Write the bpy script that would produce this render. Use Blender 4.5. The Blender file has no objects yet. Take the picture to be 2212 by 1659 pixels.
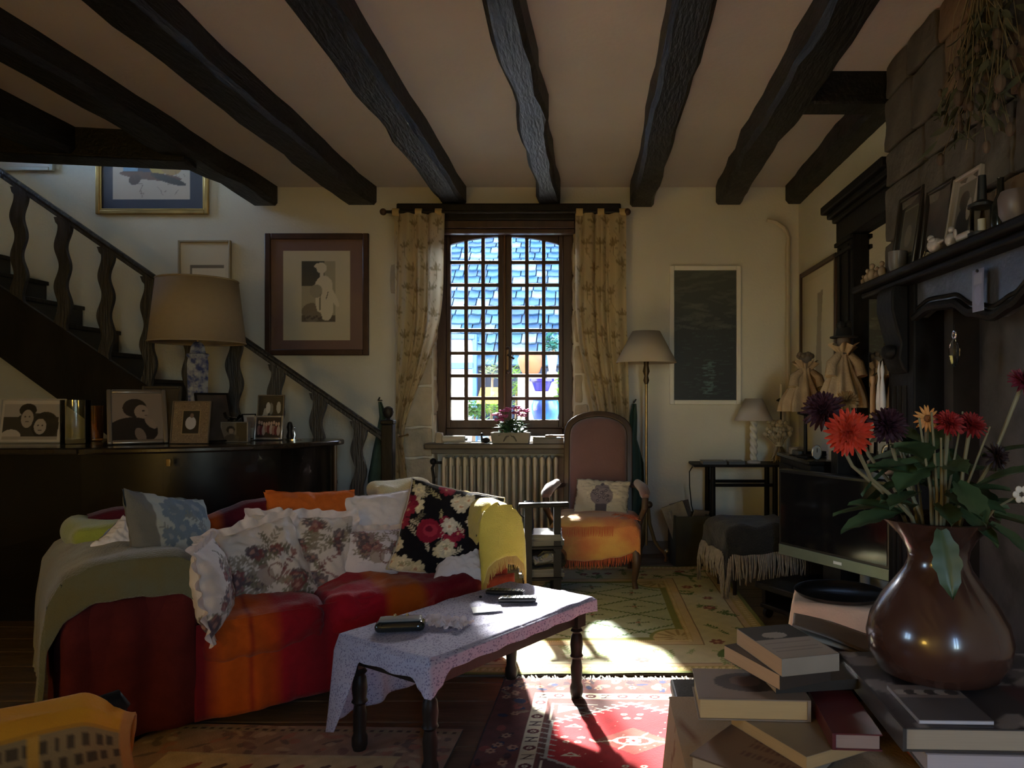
import bpy, math, random
import numpy as np
from mathutils import Vector, Matrix, Euler, noise as mnoise

# ------------------------------------------------------------------ camera, sky, sun, exposure
scene = bpy.context.scene
col = scene.collection
EYE = 1.19                      # camera height; room: X right, Y towards the window wall, Z up
cam_d = bpy.data.cameras.new('camera')
cam_d.sensor_fit = 'HORIZONTAL'
cam_d.sensor_width = 36.0
cam_d.lens = 36.0 * 1600 / 2212
cam_d.shift_x = (1106 - 1290) / 2212
cam_d.shift_y = (862 - 829.5) / 2212
cam_d.clip_start = 0.05
cam = bpy.data.objects.new('camera', cam_d)
col.objects.link(cam)
cam.location = (0, 0, EYE)
cam.rotation_euler = (math.pi / 2, 0, 0)
scene.camera = cam

SUN_DIR = Vector((0.245, -1.0, -0.60)).normalized()
world = bpy.data.worlds.new('sky')
scene.world = world
world.use_nodes = True
wn = world.node_tree
for n in list(wn.nodes):
    wn.nodes.remove(n)
w_out = wn.nodes.new('ShaderNodeOutputWorld')
w_bg = wn.nodes.new('ShaderNodeBackground')
w_sky = wn.nodes.new('ShaderNodeTexSky')
w_sky.sky_type = 'NISHITA'
w_sky.sun_disc = False
w_sky.sun_elevation = math.asin(-SUN_DIR.z)
w_sky.sun_rotation = math.atan2(-SUN_DIR.x, -SUN_DIR.y)
w_bg.inputs['Strength'].default_value = 1.15
wn.links.new(w_sky.outputs[0], w_bg.inputs['Color'])
wn.links.new(w_bg.outputs[0], w_out.inputs['Surface'])

sun_d = bpy.data.lights.new('sun', 'SUN')
sun_d.energy = 19.0
sun_d.angle = math.radians(2.6)
sun_d.color = (1.0, 0.96, 0.88)
sun = bpy.data.objects.new('sun', sun_d)
col.objects.link(sun)
sun.location = (-2, 14, 8)
sun.rotation_euler = SUN_DIR.to_track_quat('-Z', 'Y').to_euler()


def portal(name, loc, rot, sx, sy):
    d = bpy.data.lights.new(name, 'AREA')
    d.shape = 'RECTANGLE'
    d.size = sx
    d.size_y = sy
    d.cycles.is_portal = True
    o = bpy.data.objects.new(name, d)
    col.objects.link(o)
    o.location = loc
    o.rotation_euler = rot


# sky light comes in through the windows; the stairwell one is added for light
portal('portal_far', (-0.72, 5.95, 1.75), (-math.pi / 2, 0, 0), 1.0, 1.6)
portal('portal_left', (-4.86, -0.30, 1.95), (0, -math.pi / 2, 0), 1.35, 1.15)
portal('portal_stair_fill', (-4.86, 5.15, 3.65), (0, -math.pi / 2, 0), 1.3, 0.85)
portal('portal_back', (0.85, -2.26, 1.65), (math.pi / 2, 0, 0), 0.6, 1.5)

vs = scene.view_settings
vs.view_transform = 'Standard'
vs.look = 'None'
vs.exposure = 2.25
vs.gamma = 1.0
vs.use_curve_mapping = False
scene.cycles.max_bounces = 8
scene.cycles.diffuse_bounces = 4
scene.cycles.adaptive_threshold = 0.02
scene.cycles.glossy_bounces = 4
scene.cycles.transparent_max_bounces = 16
scene.cycles.sample_clamp_indirect = 4.0
scene.cycles.caustics_reflective = False
scene.cycles.caustics_refractive = False

PI = math.pi
R = math.radians


def WX(px, Y):
    return (px - 1290) * Y / 1600


def HZ(py, Y):
    return EYE - (py - 862) * Y / 1600


def at(px, py, Y):
    return Vector((WX(px, Y), Y, HZ(py, Y)))


def S(r, g=None, b=None):
    """sRGB 0-255 -> linear"""
    if g is None:
        r, g, b = r
    f = lambda c: c / 12.92 if c <= 0.04045 else ((c + 0.055) / 1.055) ** 2.4
    return (f(r / 255), f(g / 255), f(b / 255))


# ------------------------------------------------------------------ materials
MATS = {}


def mat(name, rgb=(0.5, 0.5, 0.5), rough=0.6, metal=0.0, var=0.0, scale=8.0, bump=0.0, bscale=None, attr=False,
        coat=0.0, trans=0.0, emit=None, estr=0.0, sheen=0.0, stretch=None, rgb2=None, spec=0.5, detail=4.0, translucent=0.0):
    if name in MATS:
        return MATS[name]
    m = bpy.data.materials.new(name)
    m.use_nodes = True
    nt = m.node_tree
    b = nt.nodes['Principled BSDF']
    b.inputs['Roughness'].default_value = rough
    b.inputs['Metallic'].default_value = metal
    b.inputs['Specular IOR Level'].default_value = spec
    b.inputs['Coat Weight'].default_value = coat
    b.inputs['Coat Roughness'].default_value = 0.03
    b.inputs['Sheen Weight'].default_value = sheen
    b.inputs['Transmission Weight'].default_value = trans
    if emit:
        b.inputs['Emission Color'].default_value = (*emit, 1)
        b.inputs['Emission Strength'].default_value = estr
    L = nt.links.new
    tc = nt.nodes.new('ShaderNodeTexCoord')
    mp = nt.nodes.new('ShaderNodeMapping')
    L(tc.outputs['Object'], mp.inputs['Vector'])
    if stretch:
        mp.inputs['Scale'].default_value = stretch
    ns = nt.nodes.new('ShaderNodeTexNoise')
    ns.inputs['Scale'].default_value = scale
    ns.inputs['Detail'].default_value = detail
    L(mp.outputs[0], ns.inputs['Vector'])
    src = None
    if attr:
        a = nt.nodes.new('ShaderNodeAttribute')
        a.attribute_name = 'Col'
        src = a.outputs['Color']
    if rgb2 is not None:
        mx = nt.nodes.new('ShaderNodeMix')
        mx.data_type = 'RGBA'
        cr = nt.nodes.new('ShaderNodeValToRGB')
        cr.color_ramp.elements[0].position = 0.38
        cr.color_ramp.elements[1].position = 0.62
        L(ns.outputs['Fac'], cr.inputs['Fac'])
        L(cr.outputs['Color'], mx.inputs['Factor'])
        mx.inputs['A'].default_value = (*rgb, 1)
        mx.inputs['B'].default_value = (*rgb2, 1)
        src = mx.outputs['Result']
    if var > 0:
        mr = nt.nodes.new('ShaderNodeMapRange')
        mr.inputs['To Min'].default_value = 1 - var
        mr.inputs['To Max'].default_value = 1 + var
        mr.inputs['From Min'].default_value = 0.25
        mr.inputs['From Max'].default_value = 0.75
        L(ns.outputs['Fac'], mr.inputs['Value'])
        vm = nt.nodes.new('ShaderNodeVectorMath')
        vm.operation = 'SCALE'
        if src:
            L(src, vm.inputs[0])
        else:
            vm.inputs[0].default_value = rgb
        L(mr.outputs[0], vm.inputs['Scale'])
        src = vm.outputs[0]
    if src:
        L(src, b.inputs['Base Color'])
    else:
        b.inputs['Base Color'].default_value = (*rgb, 1)
    if bump > 0:
        bs = nt.nodes.new('ShaderNodeTexNoise')
        bs.inputs['Scale'].default_value = bscale or scale * 3
        bs.inputs['Detail'].default_value = 5
        L(mp.outputs[0], bs.inputs['Vector'])
        bn = nt.nodes.new('ShaderNodeBump')
        bn.inputs['Strength'].default_value = bump
        bn.inputs['Distance'].default_value = 0.02
        L(bs.outputs['Fac'], bn.inputs['Height'])
        L(bn.outputs[0], b.inputs['Normal'])
    if translucent > 0:
        out = nt.nodes['Material Output']
        tl = nt.nodes.new('ShaderNodeBsdfTranslucent')
        if src:
            L(src, tl.inputs['Color'])
        else:
            tl.inputs['Color'].default_value = (*rgb, 1)
        ms = nt.nodes.new('ShaderNodeMixShader')
        ms.inputs[0].default_value = translucent
        L(b.outputs[0], ms.inputs[1])
        L(tl.outputs[0], ms.inputs[2])
        L(ms.outputs[0], out.inputs['Surface'])
    MATS[name] = m
    return m


def glass_mat(name, tint=(1, 1, 1), ior=1.5, rough=0.0):
    if name in MATS:
        return MATS[name]
    m = bpy.data.materials.new(name)
    m.use_nodes = True
    nt = m.node_tree
    nt.nodes.remove(nt.nodes['Principled BSDF'])
    out = nt.nodes['Material Output']
    fr = nt.nodes.new('ShaderNodeFresnel')
    fr.inputs['IOR'].default_value = ior
    tr = nt.nodes.new('ShaderNodeBsdfTransparent')
    tr.inputs['Color'].default_value = (*tint, 1)
    gl = nt.nodes.new('ShaderNodeBsdfGlossy')
    gl.inputs['Roughness'].default_value = rough
    mx = nt.nodes.new('ShaderNodeMixShader')
    nt.links.new(fr.outputs[0], mx.inputs[0])
    nt.links.new(tr.outputs[0], mx.inputs[1])
    nt.links.new(gl.outputs[0], mx.inputs[2])
    nt.links.new(mx.outputs[0], out.inputs['Surface'])
    MATS[name] = m
    return m


def stripes_mat(name, stops, axis=0, rough=0.9, length=1.6, bump=0.25):
    """woven stripes across one object axis; stops = [(metres, rgb), ...]"""
    m = bpy.data.materials.new(name)
    m.use_nodes = True
    nt = m.node_tree
    L = nt.links.new
    b = nt.nodes['Principled BSDF']
    b.inputs['Roughness'].default_value = rough
    b.inputs['Sheen Weight'].default_value = 0.15
    b.inputs['Specular IOR Level'].default_value = 0.15
    tc = nt.nodes.new('ShaderNodeTexCoord')
    sp = nt.nodes.new('ShaderNodeSeparateXYZ')
    L(tc.outputs['Object'], sp.inputs[0])
    dv = nt.nodes.new('ShaderNodeMath')
    dv.operation = 'DIVIDE'
    dv.inputs[1].default_value = length
    L(sp.outputs[axis], dv.inputs[0])
    cr = nt.nodes.new('ShaderNodeValToRGB')
    e = cr.color_ramp.elements
    while len(e) < len(stops):
        e.new(0.5)
    for i, (p, c) in enumerate(stops):
        e[i].position = min(1, max(0, p / length))
        e[i].color = (*c, 1)
    L(dv.outputs[0], cr.inputs['Fac'])
    ns = nt.nodes.new('ShaderNodeTexNoise')
    ns.inputs['Scale'].default_value = 30
    ns.inputs['Detail'].default_value = 5
    L(tc.outputs['Object'], ns.inputs['Vector'])
    mr = nt.nodes.new('ShaderNodeMapRange')
    mr.inputs['To Min'].default_value = 0.66
    mr.inputs['To Max'].default_value = 1.02
    L(ns.outputs['Fac'], mr.inputs['Value'])
    vm = nt.nodes.new('ShaderNodeVectorMath')
    vm.operation = 'SCALE'
    L(cr.outputs['Color'], vm.inputs[0])
    L(mr.outputs[0], vm.inputs['Scale'])
    L(vm.outputs[0], b.inputs['Base Color'])
    wv = nt.nodes.new('ShaderNodeTexNoise')
    wv.inputs['Scale'].default_value = 120
    L(tc.outputs['Object'], wv.inputs['Vector'])
    bn = nt.nodes.new('ShaderNodeBump')
    bn.inputs['Strength'].default_value = bump
    bn.inputs['Distance'].default_value = 0.01
    L(wv.outputs['Fac'], bn.inputs['Height'])
    L(bn.outputs[0], b.inputs['Normal'])
    MATS[name] = m
    return m


# ------------------------------------------------------------------ mesh building
class MB:
    def __init__(self, T=None):
        self.v, self.f, self.c = [], [], None
        self.T = T or Matrix.Identity(4)

    def add(self, vs, fs):
        n = len(self.v)
        T = self.T
        self.v += [tuple(T @ Vector(p)) for p in vs]
        self.f += [tuple(i + n for i in q) for q in fs]
        return self

    def box(self, c, s, rot=None):
        hx, hy, hz = s[0] / 2, s[1] / 2, s[2] / 2
        p = [Vector((x * hx, y * hy, z * hz)) for z in (-1, 1) for y in (-1, 1) for x in (-1, 1)]
        if rot is not None:
            Mr = rot if isinstance(rot, Matrix) else Euler(rot).to_matrix()
            p = [Mr @ q for q in p]
        c = Vector(c)
        return self.add([q + c for q in p],
                        [(0, 2, 3, 1), (4, 5, 7, 6), (0, 1, 5, 4), (2, 6, 7, 3), (0, 4, 6, 2), (1, 3, 7, 5)])

    def bb(self, x0, x1, y0, y1, z0, z1):
        return self.box(((x0 + x1) / 2, (y0 + y1) / 2, (z0 + z1) / 2), (abs(x1 - x0), abs(y1 - y0), abs(z1 - z0)))

    def prism(self, poly, h0, h1, axis='z'):
        """polygon (a,b) extruded from h0 to h1 along an axis"""
        def m(a, b, h):
            return {'z': (a, b, h), 'y': (a, h, b), 'x': (h, a, b)}[axis]
        n = len(poly)
        vs = [m(a, b, h0) for a, b in poly] + [m(a, b, h1) for a, b in poly]
        fs = [tuple(range(n - 1, -1, -1)), tuple(range(n, 2 * n))]
        fs += [(i, (i + 1) % n, n + (i + 1) % n, n + i) for i in range(n)]
        return self.add(vs, fs)

    def tube(self, pts, r, seg=8, cap=True):
        pts = [Vector(p) for p in pts]
        n = len(pts)
        rs = r if isinstance(r, (list, tuple)) else [r] * n
        t0 = (pts[1] - pts[0]).normalized()
        up = Vector((0, 0, 1)) if abs(t0.z) < 0.9 else Vector((1, 0, 0))
        a = t0.cross(up).normalized()
        vs, fs = [], []
        for i in range(n):
            t = (pts[min(i + 1, n - 1)] - pts[max(i - 1, 0)]).normalized()
            a = (a - t * a.dot(t))
            a = a.normalized() if a.length > 1e-6 else t.orthogonal().normalized()
            b = t.cross(a)
            for k in range(seg):
                an = 2 * PI * k / seg
                vs.append(pts[i] + (a * math.cos(an) + b * math.sin(an)) * rs[i])
        for i in range(n - 1):
            for k in range(seg):
                k2 = (k + 1) % seg
                fs.append((i * seg + k, i * seg + k2, (i + 1) * seg + k2, (i + 1) * seg + k))
        if cap:
            fs.append(tuple(range(seg - 1, -1, -1)))
            fs.append(tuple((n - 1) * seg + k for k in range(seg)))
        return self.add(vs, fs)

    def lathe(self, prof, seg=20, c=(0, 0, 0), sx=1, sy=1, cap=True, wob=None):
        c = Vector(c)
        vs, fs = [], []
        n = len(prof)
        for i, (r, z) in enumerate(prof):
            for k in range(seg):
                an = 2 * PI * k / seg
                rr = r * (wob(an, z) if wob else 1)
                vs.append(c + Vector((rr * math.cos(an) * sx, rr * math.sin(an) * sy, z)))
        for i in range(n - 1):
            for k in range(seg):
                k2 = (k + 1) % seg
                fs.append((i * seg + k, i * seg + k2, (i + 1) * seg + k2, (i + 1) * seg + k))
        if cap:
            fs.append(tuple(range(seg - 1, -1, -1)))
            fs.append(tuple((n - 1) * seg + k for k in range(seg)))
        return self.add(vs, fs)

    def ball(self, c, r, seg=12, rings=7, sx=1, sy=1, sz=1):
        prof = [(max(1e-4, math.sin(PI * i / rings)) * r, -math.cos(PI * i / rings) * r * sz) for i in range(rings + 1)]
        return self.lathe(prof, seg, c, sx, sy)

    def surf(self, fn, nu, nv, closed=False):
        vs = [fn(i / nu, j / nv) for j in range(nv + 1) for i in range(nu + (0 if closed else 1))]
        w = nu if closed else nu + 1
        fs = []
        for j in range(nv):
            for i in range(nu):
                i2 = (i + 1) % w
                fs.append((j * w + i, j * w + i2, (j + 1) * w + i2, (j + 1) * w + i))
        return self.add(vs, fs)

    def rbox(self, c, s, r=0.05, n=10, disp=0.0, freq=3.0, seed=0.0, crown=0.0, rot=None):
        """soft box: rounded, optionally lumpy"""
        hx, hy, hz = (max(1e-4, k / 2) for k in s)
        r = min(r, hx, hy, hz)
        c = Vector(c)
        idx, vs, fs = {}, [], []

        def vert(i, j, k):
            key = (i, j, k)
            if key in idx:
                return idx[key]
            p = Vector(((2 * i / n - 1) * hx, (2 * j / n - 1) * hy, (2 * k / n - 1) * hz))
            q = Vector((max(-hx + r, min(hx - r, p.x)), max(-hy + r, min(hy - r, p.y)), max(-hz + r, min(hz - r, p.z))))
            d = p - q
            nr = d.normalized() if d.length > 1e-9 else Vector((0, 0, 0))
            o = q + nr * r
            if crown and k == n:
                o.z += crown * max(0, 1 - (p.x / hx) ** 2) * max(0, 1 - (p.y / hy) ** 2)
            if disp:
                e = mnoise.noise((o + c) * freq + Vector((seed, seed * 1.7, 0)))
                if n > 24:
                    e += 0.42 * mnoise.noise((o + c) * freq * 3.1 + Vector((seed * 2, 3, 1))) + 0.2 * mnoise.noise((o + c) * freq * 7 + Vector((1, seed, 5)))
                o += (nr if nr.length else Vector((0, 0, 1))) * e * disp
            if rot is not None:
                o = Euler(rot).to_matrix() @ o
            idx[key] = len(vs)
            vs.append(o + c)
            return idx[key]
        for a in range(n):
            for b in range(n):
                fs.append((vert(a, b, 0), vert(a, b + 1, 0), vert(a + 1, b + 1, 0), vert(a + 1, b, 0)))
                fs.append((vert(a, b, n), vert(a + 1, b, n), vert(a + 1, b + 1, n), vert(a, b + 1, n)))
                fs.append((vert(a, 0, b), vert(a + 1, 0, b), vert(a + 1, 0, b + 1), vert(a, 0, b + 1)))
                fs.append((vert(a, n, b), vert(a, n, b + 1), vert(a + 1, n, b + 1), vert(a + 1, n, b)))
                fs.append((vert(0, a, b), vert(0, a, b + 1), vert(0, a + 1, b + 1), vert(0, a + 1, b)))
                fs.append((vert(n, a, b), vert(n, a + 1, b), vert(n, a + 1, b + 1), vert(n, a, b + 1)))
        return self.add(vs, fs)

    def build(self, name, m, parent=None, bevel=0.0, loc=None, rot=None, solid=0.0, sub=0, angle=38, colors=None):
        me = bpy.data.meshes.new(name)
        me.from_pydata(self.v, [], self.f)
        me.validate()
        me.shade_smooth()
        me.set_sharp_from_angle(angle=R(angle))
        if colors is not None and len(colors) == len(me.vertices):
            ca = me.color_attributes.new('Col', 'FLOAT_COLOR', 'POINT')
            buf = np.ones((len(me.vertices), 4), dtype=np.float32)
            buf[:, :3] = colors
            ca.data.foreach_set('color', buf.ravel())
        if m is not None:
            me.materials.append(m)
        o = bpy.data.objects.new(name, me)
        col.objects.link(o)
        if parent is not None:
            o.parent = parent
        if loc is not None:
            o.location = loc
        if rot is not None:
            o.rotation_euler = rot
        if solid:
            md = o.modifiers.new('thickness', 'SOLIDIFY')
            md.thickness = solid
            md.offset = 0
        if bevel:
            md = o.modifiers.new('bevel', 'BEVEL')
            md.width = bevel
            md.segments = 2
            md.limit_method = 'ANGLE'
        if sub:
            md = o.modifiers.new('sub', 'SUBSURF')
            md.levels = sub
            md.render_levels = sub
        return o


def tag(o, label, cat, group=None):
    o['label'] = label
    o['category'] = cat
    if group:
        o['group'] = group
    return o


def struct(o, label=None):
    o['kind'] = 'structure'
    if label:
        o['label'] = label
    return o


def thing(name, label, cat, loc=(0, 0, 0), rotz=0.0, group=None):
    o = bpy.data.objects.new(name, None)
    o.empty_display_size = 0.1
    col.objects.link(o)
    o.location = loc
    o.rotation_euler = (0, 0, rotz)
    return tag(o, label, cat, group)


def share(o, parent, loc=None, rot=None):
    """another piece with the same mesh"""
    c = o.copy()
    col.objects.link(c)
    c.parent = parent
    if loc is not None:
        c.location = loc
    if rot is not None:
        c.rotation_euler = rot
    return c


def nz(x, y=0.0, z=0.0):
    return mnoise.noise(Vector((x, y, z)))


# ------------------------------------------------------------------ painted prints (pattern colours only)
class Paint:
    """colours on a grid u,v in metres"""
    def __init__(self, U, V, base):
        self.U, self.V = np.asarray(U, float), np.asarray(V, float)
        self.C = np.tile(np.array(base, float), (len(self.U), 1))

    def _mix(self, mask, c, a):
        k = (mask * a)[:, None]
        self.C = self.C * (1 - k) + np.array(c)[None, :] * k

    def ell(self, cx, cy, rx, ry, c, rot=0.0, a=1.0, soft=0.0):
        x, y = self.U - cx, self.V - cy
        cs, sn = math.cos(rot), math.sin(rot)
        q = ((x * cs + y * sn) / rx) ** 2 + ((-x * sn + y * cs) / ry) ** 2
        m = (q < 1).astype(float) if not soft else np.clip((1 + soft - q) / soft, 0, 1)
        self._mix(m, c, a)
        return self

    def rect(self, x0, y0, x1, y1, c, a=1.0):
        m = ((self.U >= x0) & (self.U <= x1) & (self.V >= y0) & (self.V <= y1)).astype(float)
        self._mix(m, c, a)
        return self

    def line(self, x0, y0, x1, y1, w, c, a=1.0):
        dx, dy = x1 - x0, y1 - y0
        L2 = dx * dx + dy * dy + 1e-12
        t = np.clip(((self.U - x0) * dx + (self.V - y0) * dy) / L2, 0, 1)
        d = np.hypot(self.U - x0 - t * dx, self.V - y0 - t * dy)
        self._mix((d < w / 2).astype(float), c, a)
        return self

    def poly(self, pts, c, a=1.0):
        inside = np.zeros(len(self.U), bool)
        n = len(pts)
        for i in range(n):
            x0, y0 = pts[i]
            x1, y1 = pts[(i + 1) % n]
            if y0 == y1:
                continue
            cond = (self.V > y0) != (self.V > y1)
            xi = (x1 - x0) * (self.V - y0) / (y1 - y0) + x0
            inside ^= cond & (self.U < xi)
        self._mix(inside.astype(float), c, a)
        return self

    def ring(self, cx, cy, r, w, c, a=1.0, sy=1.0):
        d = np.hypot(self.U - cx, (self.V - cy) / sy)
        self._mix((np.abs(d - r) < w / 2).astype(float), c, a)
        return self

    def mottle(self, amt, f, seed=0):
        k = np.sin(self.U * f + seed) * np.sin(self.V * f * 1.3 + seed * 2) + 0.6 * np.sin(self.U * f * 2.3 + 1 + seed) * np.sin(self.V * f * 1.9 + 2)
        self.C = np.clip(self.C * (1 + amt * k)[:, None], 0, 1)
        return self

    def flower(self, cx, cy, r, c1, c2, n=6, rnd=random, a=1.0):
        ph = rnd.random() * 6
        for i in range(n):
            an = ph + 2 * PI * i / n
            self.ell(cx + math.cos(an) * r * 0.6, cy + math.sin(an) * r * 0.6, r * 0.45, r * 0.33, c1, an, a)
        self.ell(cx, cy, r * 0.33, r * 0.33, c2, 0, a)
        return self

    def sprig(self, cx, cy, L, an, c, n=4, w=0.004, a=1.0):
        x1, y1 = cx + math.cos(an) * L, cy + math.sin(an) * L
        self.line(cx, cy, x1, y1, w, c, a)
        for i in range(n):
            t = (i + 1) / n
            for s in (-1, 1):
                b = an + s * 0.7
                lx, ly = cx + math.cos(an) * L * t, cy + math.sin(an) * L * t
                self.ell(lx + math.cos(b) * L * 0.16, ly + math.sin(b) * L * 0.16, L * 0.17, L * 0.06, c, b, a)
        return self


def uvgrid(nu, nv, w, h):
    u, v = np.meshgrid(np.linspace(0, w, nu + 1), np.linspace(0, h, nv + 1))
    return u.ravel(), v.ravel()

# ------------------------------------------------------------------ materials used by many things
rnd = random.Random(11)
M_WALL = mat('plaster_cream', (0.68, 0.66, 0.59), 0.9, var=0.05, scale=2.5, bump=0.12, bscale=60)
M_CEIL = mat('plaster_ceiling', (0.55, 0.50, 0.475), 0.95, var=0.07, scale=1.5, bump=0.1, bscale=40)
M_BEAM = mat('beam_wood', (0.009, 0.0085, 0.008), 0.5, spec=0.28, var=0.5, scale=6, bump=0.5, bscale=14, stretch=(4, 0.8, 4))
M_DARK = mat('dark_wood', (0.016, 0.013, 0.011), 0.42, spec=0.25, var=0.4, scale=12, bump=0.15, stretch=(1, 1, 0.25))
M_BLACKW = mat('black_wood', (0.009, 0.008, 0.008), 0.5, spec=0.12, var=0.3, scale=12, bump=0.1)
M_STAIR = mat('stair_wood', (0.030, 0.028, 0.030), 0.45, var=0.7, scale=14, bump=0.5, bscale=30, stretch=(3, 3, 0.4))
M_WINW = mat('window_wood', (0.060, 0.032, 0.022), 0.45, var=0.35, scale=14, bump=0.1, stretch=(1, 1, 0.2))
M_STONE = mat('pale_stone', (0.50, 0.43, 0.32), 0.9, var=0.25, scale=7, bump=0.7, bscale=22)
M_GSTONE = mat('grey_stone', (0.085, 0.075, 0.068), 0.85, var=0.35, scale=5, bump=0.7, bscale=18)
M_BSTONE = mat('brown_stone', (0.16, 0.105, 0.07), 0.85, var=0.3, scale=5, bump=0.7, bscale=18)
M_PLANK = mat('floor_plank', (0.13, 0.085, 0.052), 0.4, var=0.4, scale=9, bump=0.15, stretch=(0.3, 3, 3))
M_BRASS = mat('brass', (0.45, 0.33, 0.16), 0.35, metal=0.9, var=0.2)
M_SILVER = mat('silver', (0.62, 0.62, 0.63), 0.25, metal=1.0)
M_IRON = mat('iron', (0.03, 0.03, 0.032), 0.5, metal=0.6, var=0.3)
M_WHITE = mat('white_paint', (0.72, 0.70, 0.66), 0.55, var=0.05)
M_GLASS = glass_mat('clear_glass', (0.96, 0.98, 0.98))
M_PANE = glass_mat('window_glass', (0.96, 0.98, 1.0), 1.6)
M_PRINT = mat('print', attr=True, rough=0.5, coat=0.0)
M_PRINTG = mat('print_under_glass', attr=True, rough=0.5, coat=1.0)
M_CLOTHP = mat('printed_cloth', attr=True, rough=0.92, sheen=0.1, bump=0.2, bscale=180, spec=0.15)

XL, XR, YB, YF, ZC = -4.8, 1.55, -2.2, 5.70, 2.82      # room faces

# ------------------------------------------------------------------ floor
fl = struct(MB().bb(XL - .3, 2.2, YB - .3, 6.2, -0.12, -0.016).build('floor', mat('floor_bed', (0.05, 0.035, 0.025), 0.9)))
plank = None
y = YB - 0.2
k = 0
while y < 6.0:
    o = MB().bb(-3.4, 3.4, 0, 0.186, -0.016, 0.0)
    if plank is None:
        plank = o.build('plank', M_PLANK, fl, bevel=0.003, loc=(-1.45, y, 0))
    else:
        share(plank, fl, (-1.45 + 0.02 * (k % 3), y, 0))
    y += 0.19
    k += 1

# ------------------------------------------------------------------ ceiling and hewn beams
ce = MB()
ce.bb(-2.55, 2.2, YB - .2, 6.0, ZC, ZC + 0.1)
ce.bb(XL - .2, -2.55, YB - .2, 4.62, ZC, ZC + 0.1)
ceiling = struct(ce.build('ceiling', M_CEIL))


def beam(x0, x1, y0, y1, zb, zt=ZC + 0.02, wob=0.012, seed=0.0, dx0=0.0, n=46):
    """hewn beam along Y: cross-section wanders a little"""
    vs, fs = [], []
    for i in range(n + 1):
        t = i / n
        yy = y0 + (y1 - y0) * t
        sh = wob * 1.6 * nz(yy * 0.8, seed) + dx0 * (1 - t)
        a = x0 + sh + wob * nz(yy * 2.6, seed + 5) + 0.35 * wob * nz(yy * 9, seed + 3)
        b = x1 + sh + wob * nz(yy * 2.2, seed + 9) + 0.35 * wob * nz(yy * 8, seed + 4)
        z = zb + wob * nz(yy * 2.4, seed + 13) + 0.3 * wob * nz(yy * 9, seed + 6)
        c = 0.022 + 0.012 * nz(yy * 5, seed + 21)
        ring = [(a, zt), (a, z + c * 1.2), (a + c, z), (b - c, z), (b, z + c * 1.2), (b, zt)]
        vs += [(p, yy, q) for p, q in ring]
    for i in range(n):
        for j in range(5):
            fs.append((i * 6 + j, i * 6 + j + 1, (i + 1) * 6 + j + 1, (i + 1) * 6 + j))
    fs.append((0, 5, 4, 3, 2, 1))
    e = n * 6
    fs.append((e, e + 1, e + 2, e + 3, e + 4, e + 5))
    return MB().add(vs, fs).build('beam', M_BEAM, ceiling)


ZB = 2.672
beam(-3.34, -3.13, YB, 4.50, ZB - .02, seed=1, wob=0.015)
beam(-2.66, -2.465, YB, 5.68, ZB + .01, seed=2, wob=0.02)
beam(-1.94, -1.72, YB, 5.68, ZB, seed=3, wob=0.02)
beam(-1.19, -1.00, YB, 5.68, ZB, seed=4, wob=0.016)
beam(-0.435, -0.285, YB, 5.68, ZB, seed=5.3, wob=0.032)
beam(0.275, 0.445, YB, 5.68, ZB - .01, seed=6, wob=0.02)
beam(0.885, 1.075, YB, 5.68, ZB - .01, seed=7, wob=0.03)
beam(1.43, 1.60, 3.78, 5.66, ZB + .01, seed=8, wob=0.012)
# header between beam and chimney, and the trimmer in front of the stairwell
MB().box((1.26, 3.76, 2.745), (0.42, 0.16, 0.17)).build('header_beam', M_BEAM, ceiling, bevel=0.012)
tb = MB()
tb.box((-3.55, 4.47, 2.745), (2.05, 0.20, 0.20), (0, 0, R(9)))
tb.build('trimmer_beam', M_BEAM, ceiling, bevel=0.012)

# ------------------------------------------------------------------ walls
# left of the window (up through the stairwell), right of it, above it, and the back of the radiator niche
wall_far = struct(MB().bb(XL - .2, -1.26, YF, 6.05, 0, 4.7).build('wall_far_left', M_WALL))
wall_far_r = struct(MB().bb(-0.183, 2.2, YF, 6.05, 0, 2.9).build('wall_far_right', M_WALL))
struct(MB().bb(-1.26, -0.183, YF, 6.05, 2.555, 4.7).build('wall_far_top', M_WALL))
struct(MB().bb(-1.26, -0.183, 5.86, 6.05, 0, 0.80).build('wall_far_niche', M_WALL))
wl = MB()
wl.bb(XL - .25, XL, YB - .2, -0.85, 0, 2.9)
wl.bb(XL - .25, XL, 0.25, 6.0, 0, 2.9)
wl.bb(XL - .25, XL, -0.85, 0.25, 0, 1.30)
wl.bb(XL - .25, XL, -0.85, 0.25, 2.62, 2.9)
wl.bb(XL - .25, XL, 4.4, 4.75, 2.9, 4.7)
wl.bb(XL - .25, XL, 5.55, 6.0, 2.9, 4.7)
wl.bb(XL - .25, XL, 4.75, 5.55, 2.9, 3.05)
wl.bb(XL - .25, XL, 4.75, 5.55, 4.25, 4.7)
wall_left = struct(wl.build('wall_left', M_WALL))
wb = MB()
wb.bb(XL - .2, 0.575, YB - .25, YB, 0, 2.9)
wb.bb(1.125, 2.2, YB - .25, YB, 0, 2.9)
wb.bb(0.575, 1.125, YB - .25, YB, 0, 0.9)
wb.bb(0.575, 1.125, YB - .25, YB, 2.4, 2.9)
wall_back = struct(wb.build('wall_back', M_WALL))
wr = MB()
wr.bb(XR, XR + .35, 3.14, 6.0, 0, 2.9)
wr.bb(XR, XR + .35, YB - .2, 2.10, 0, 2.9)
wr.bb(XR, XR + .35, 2.10, 3.14, 1.62, 2.9)
wr.bb(XR + .25, XR + .35, 2.10, 3.14, 0, 1.62)
wall_right = struct(wr.build('wall_right', M_WALL))
ws = MB()                                                # upper stairwell
ws.bb(-2.55, -2.40, 4.42, 5.7, ZC + .1, 4.7)
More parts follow.
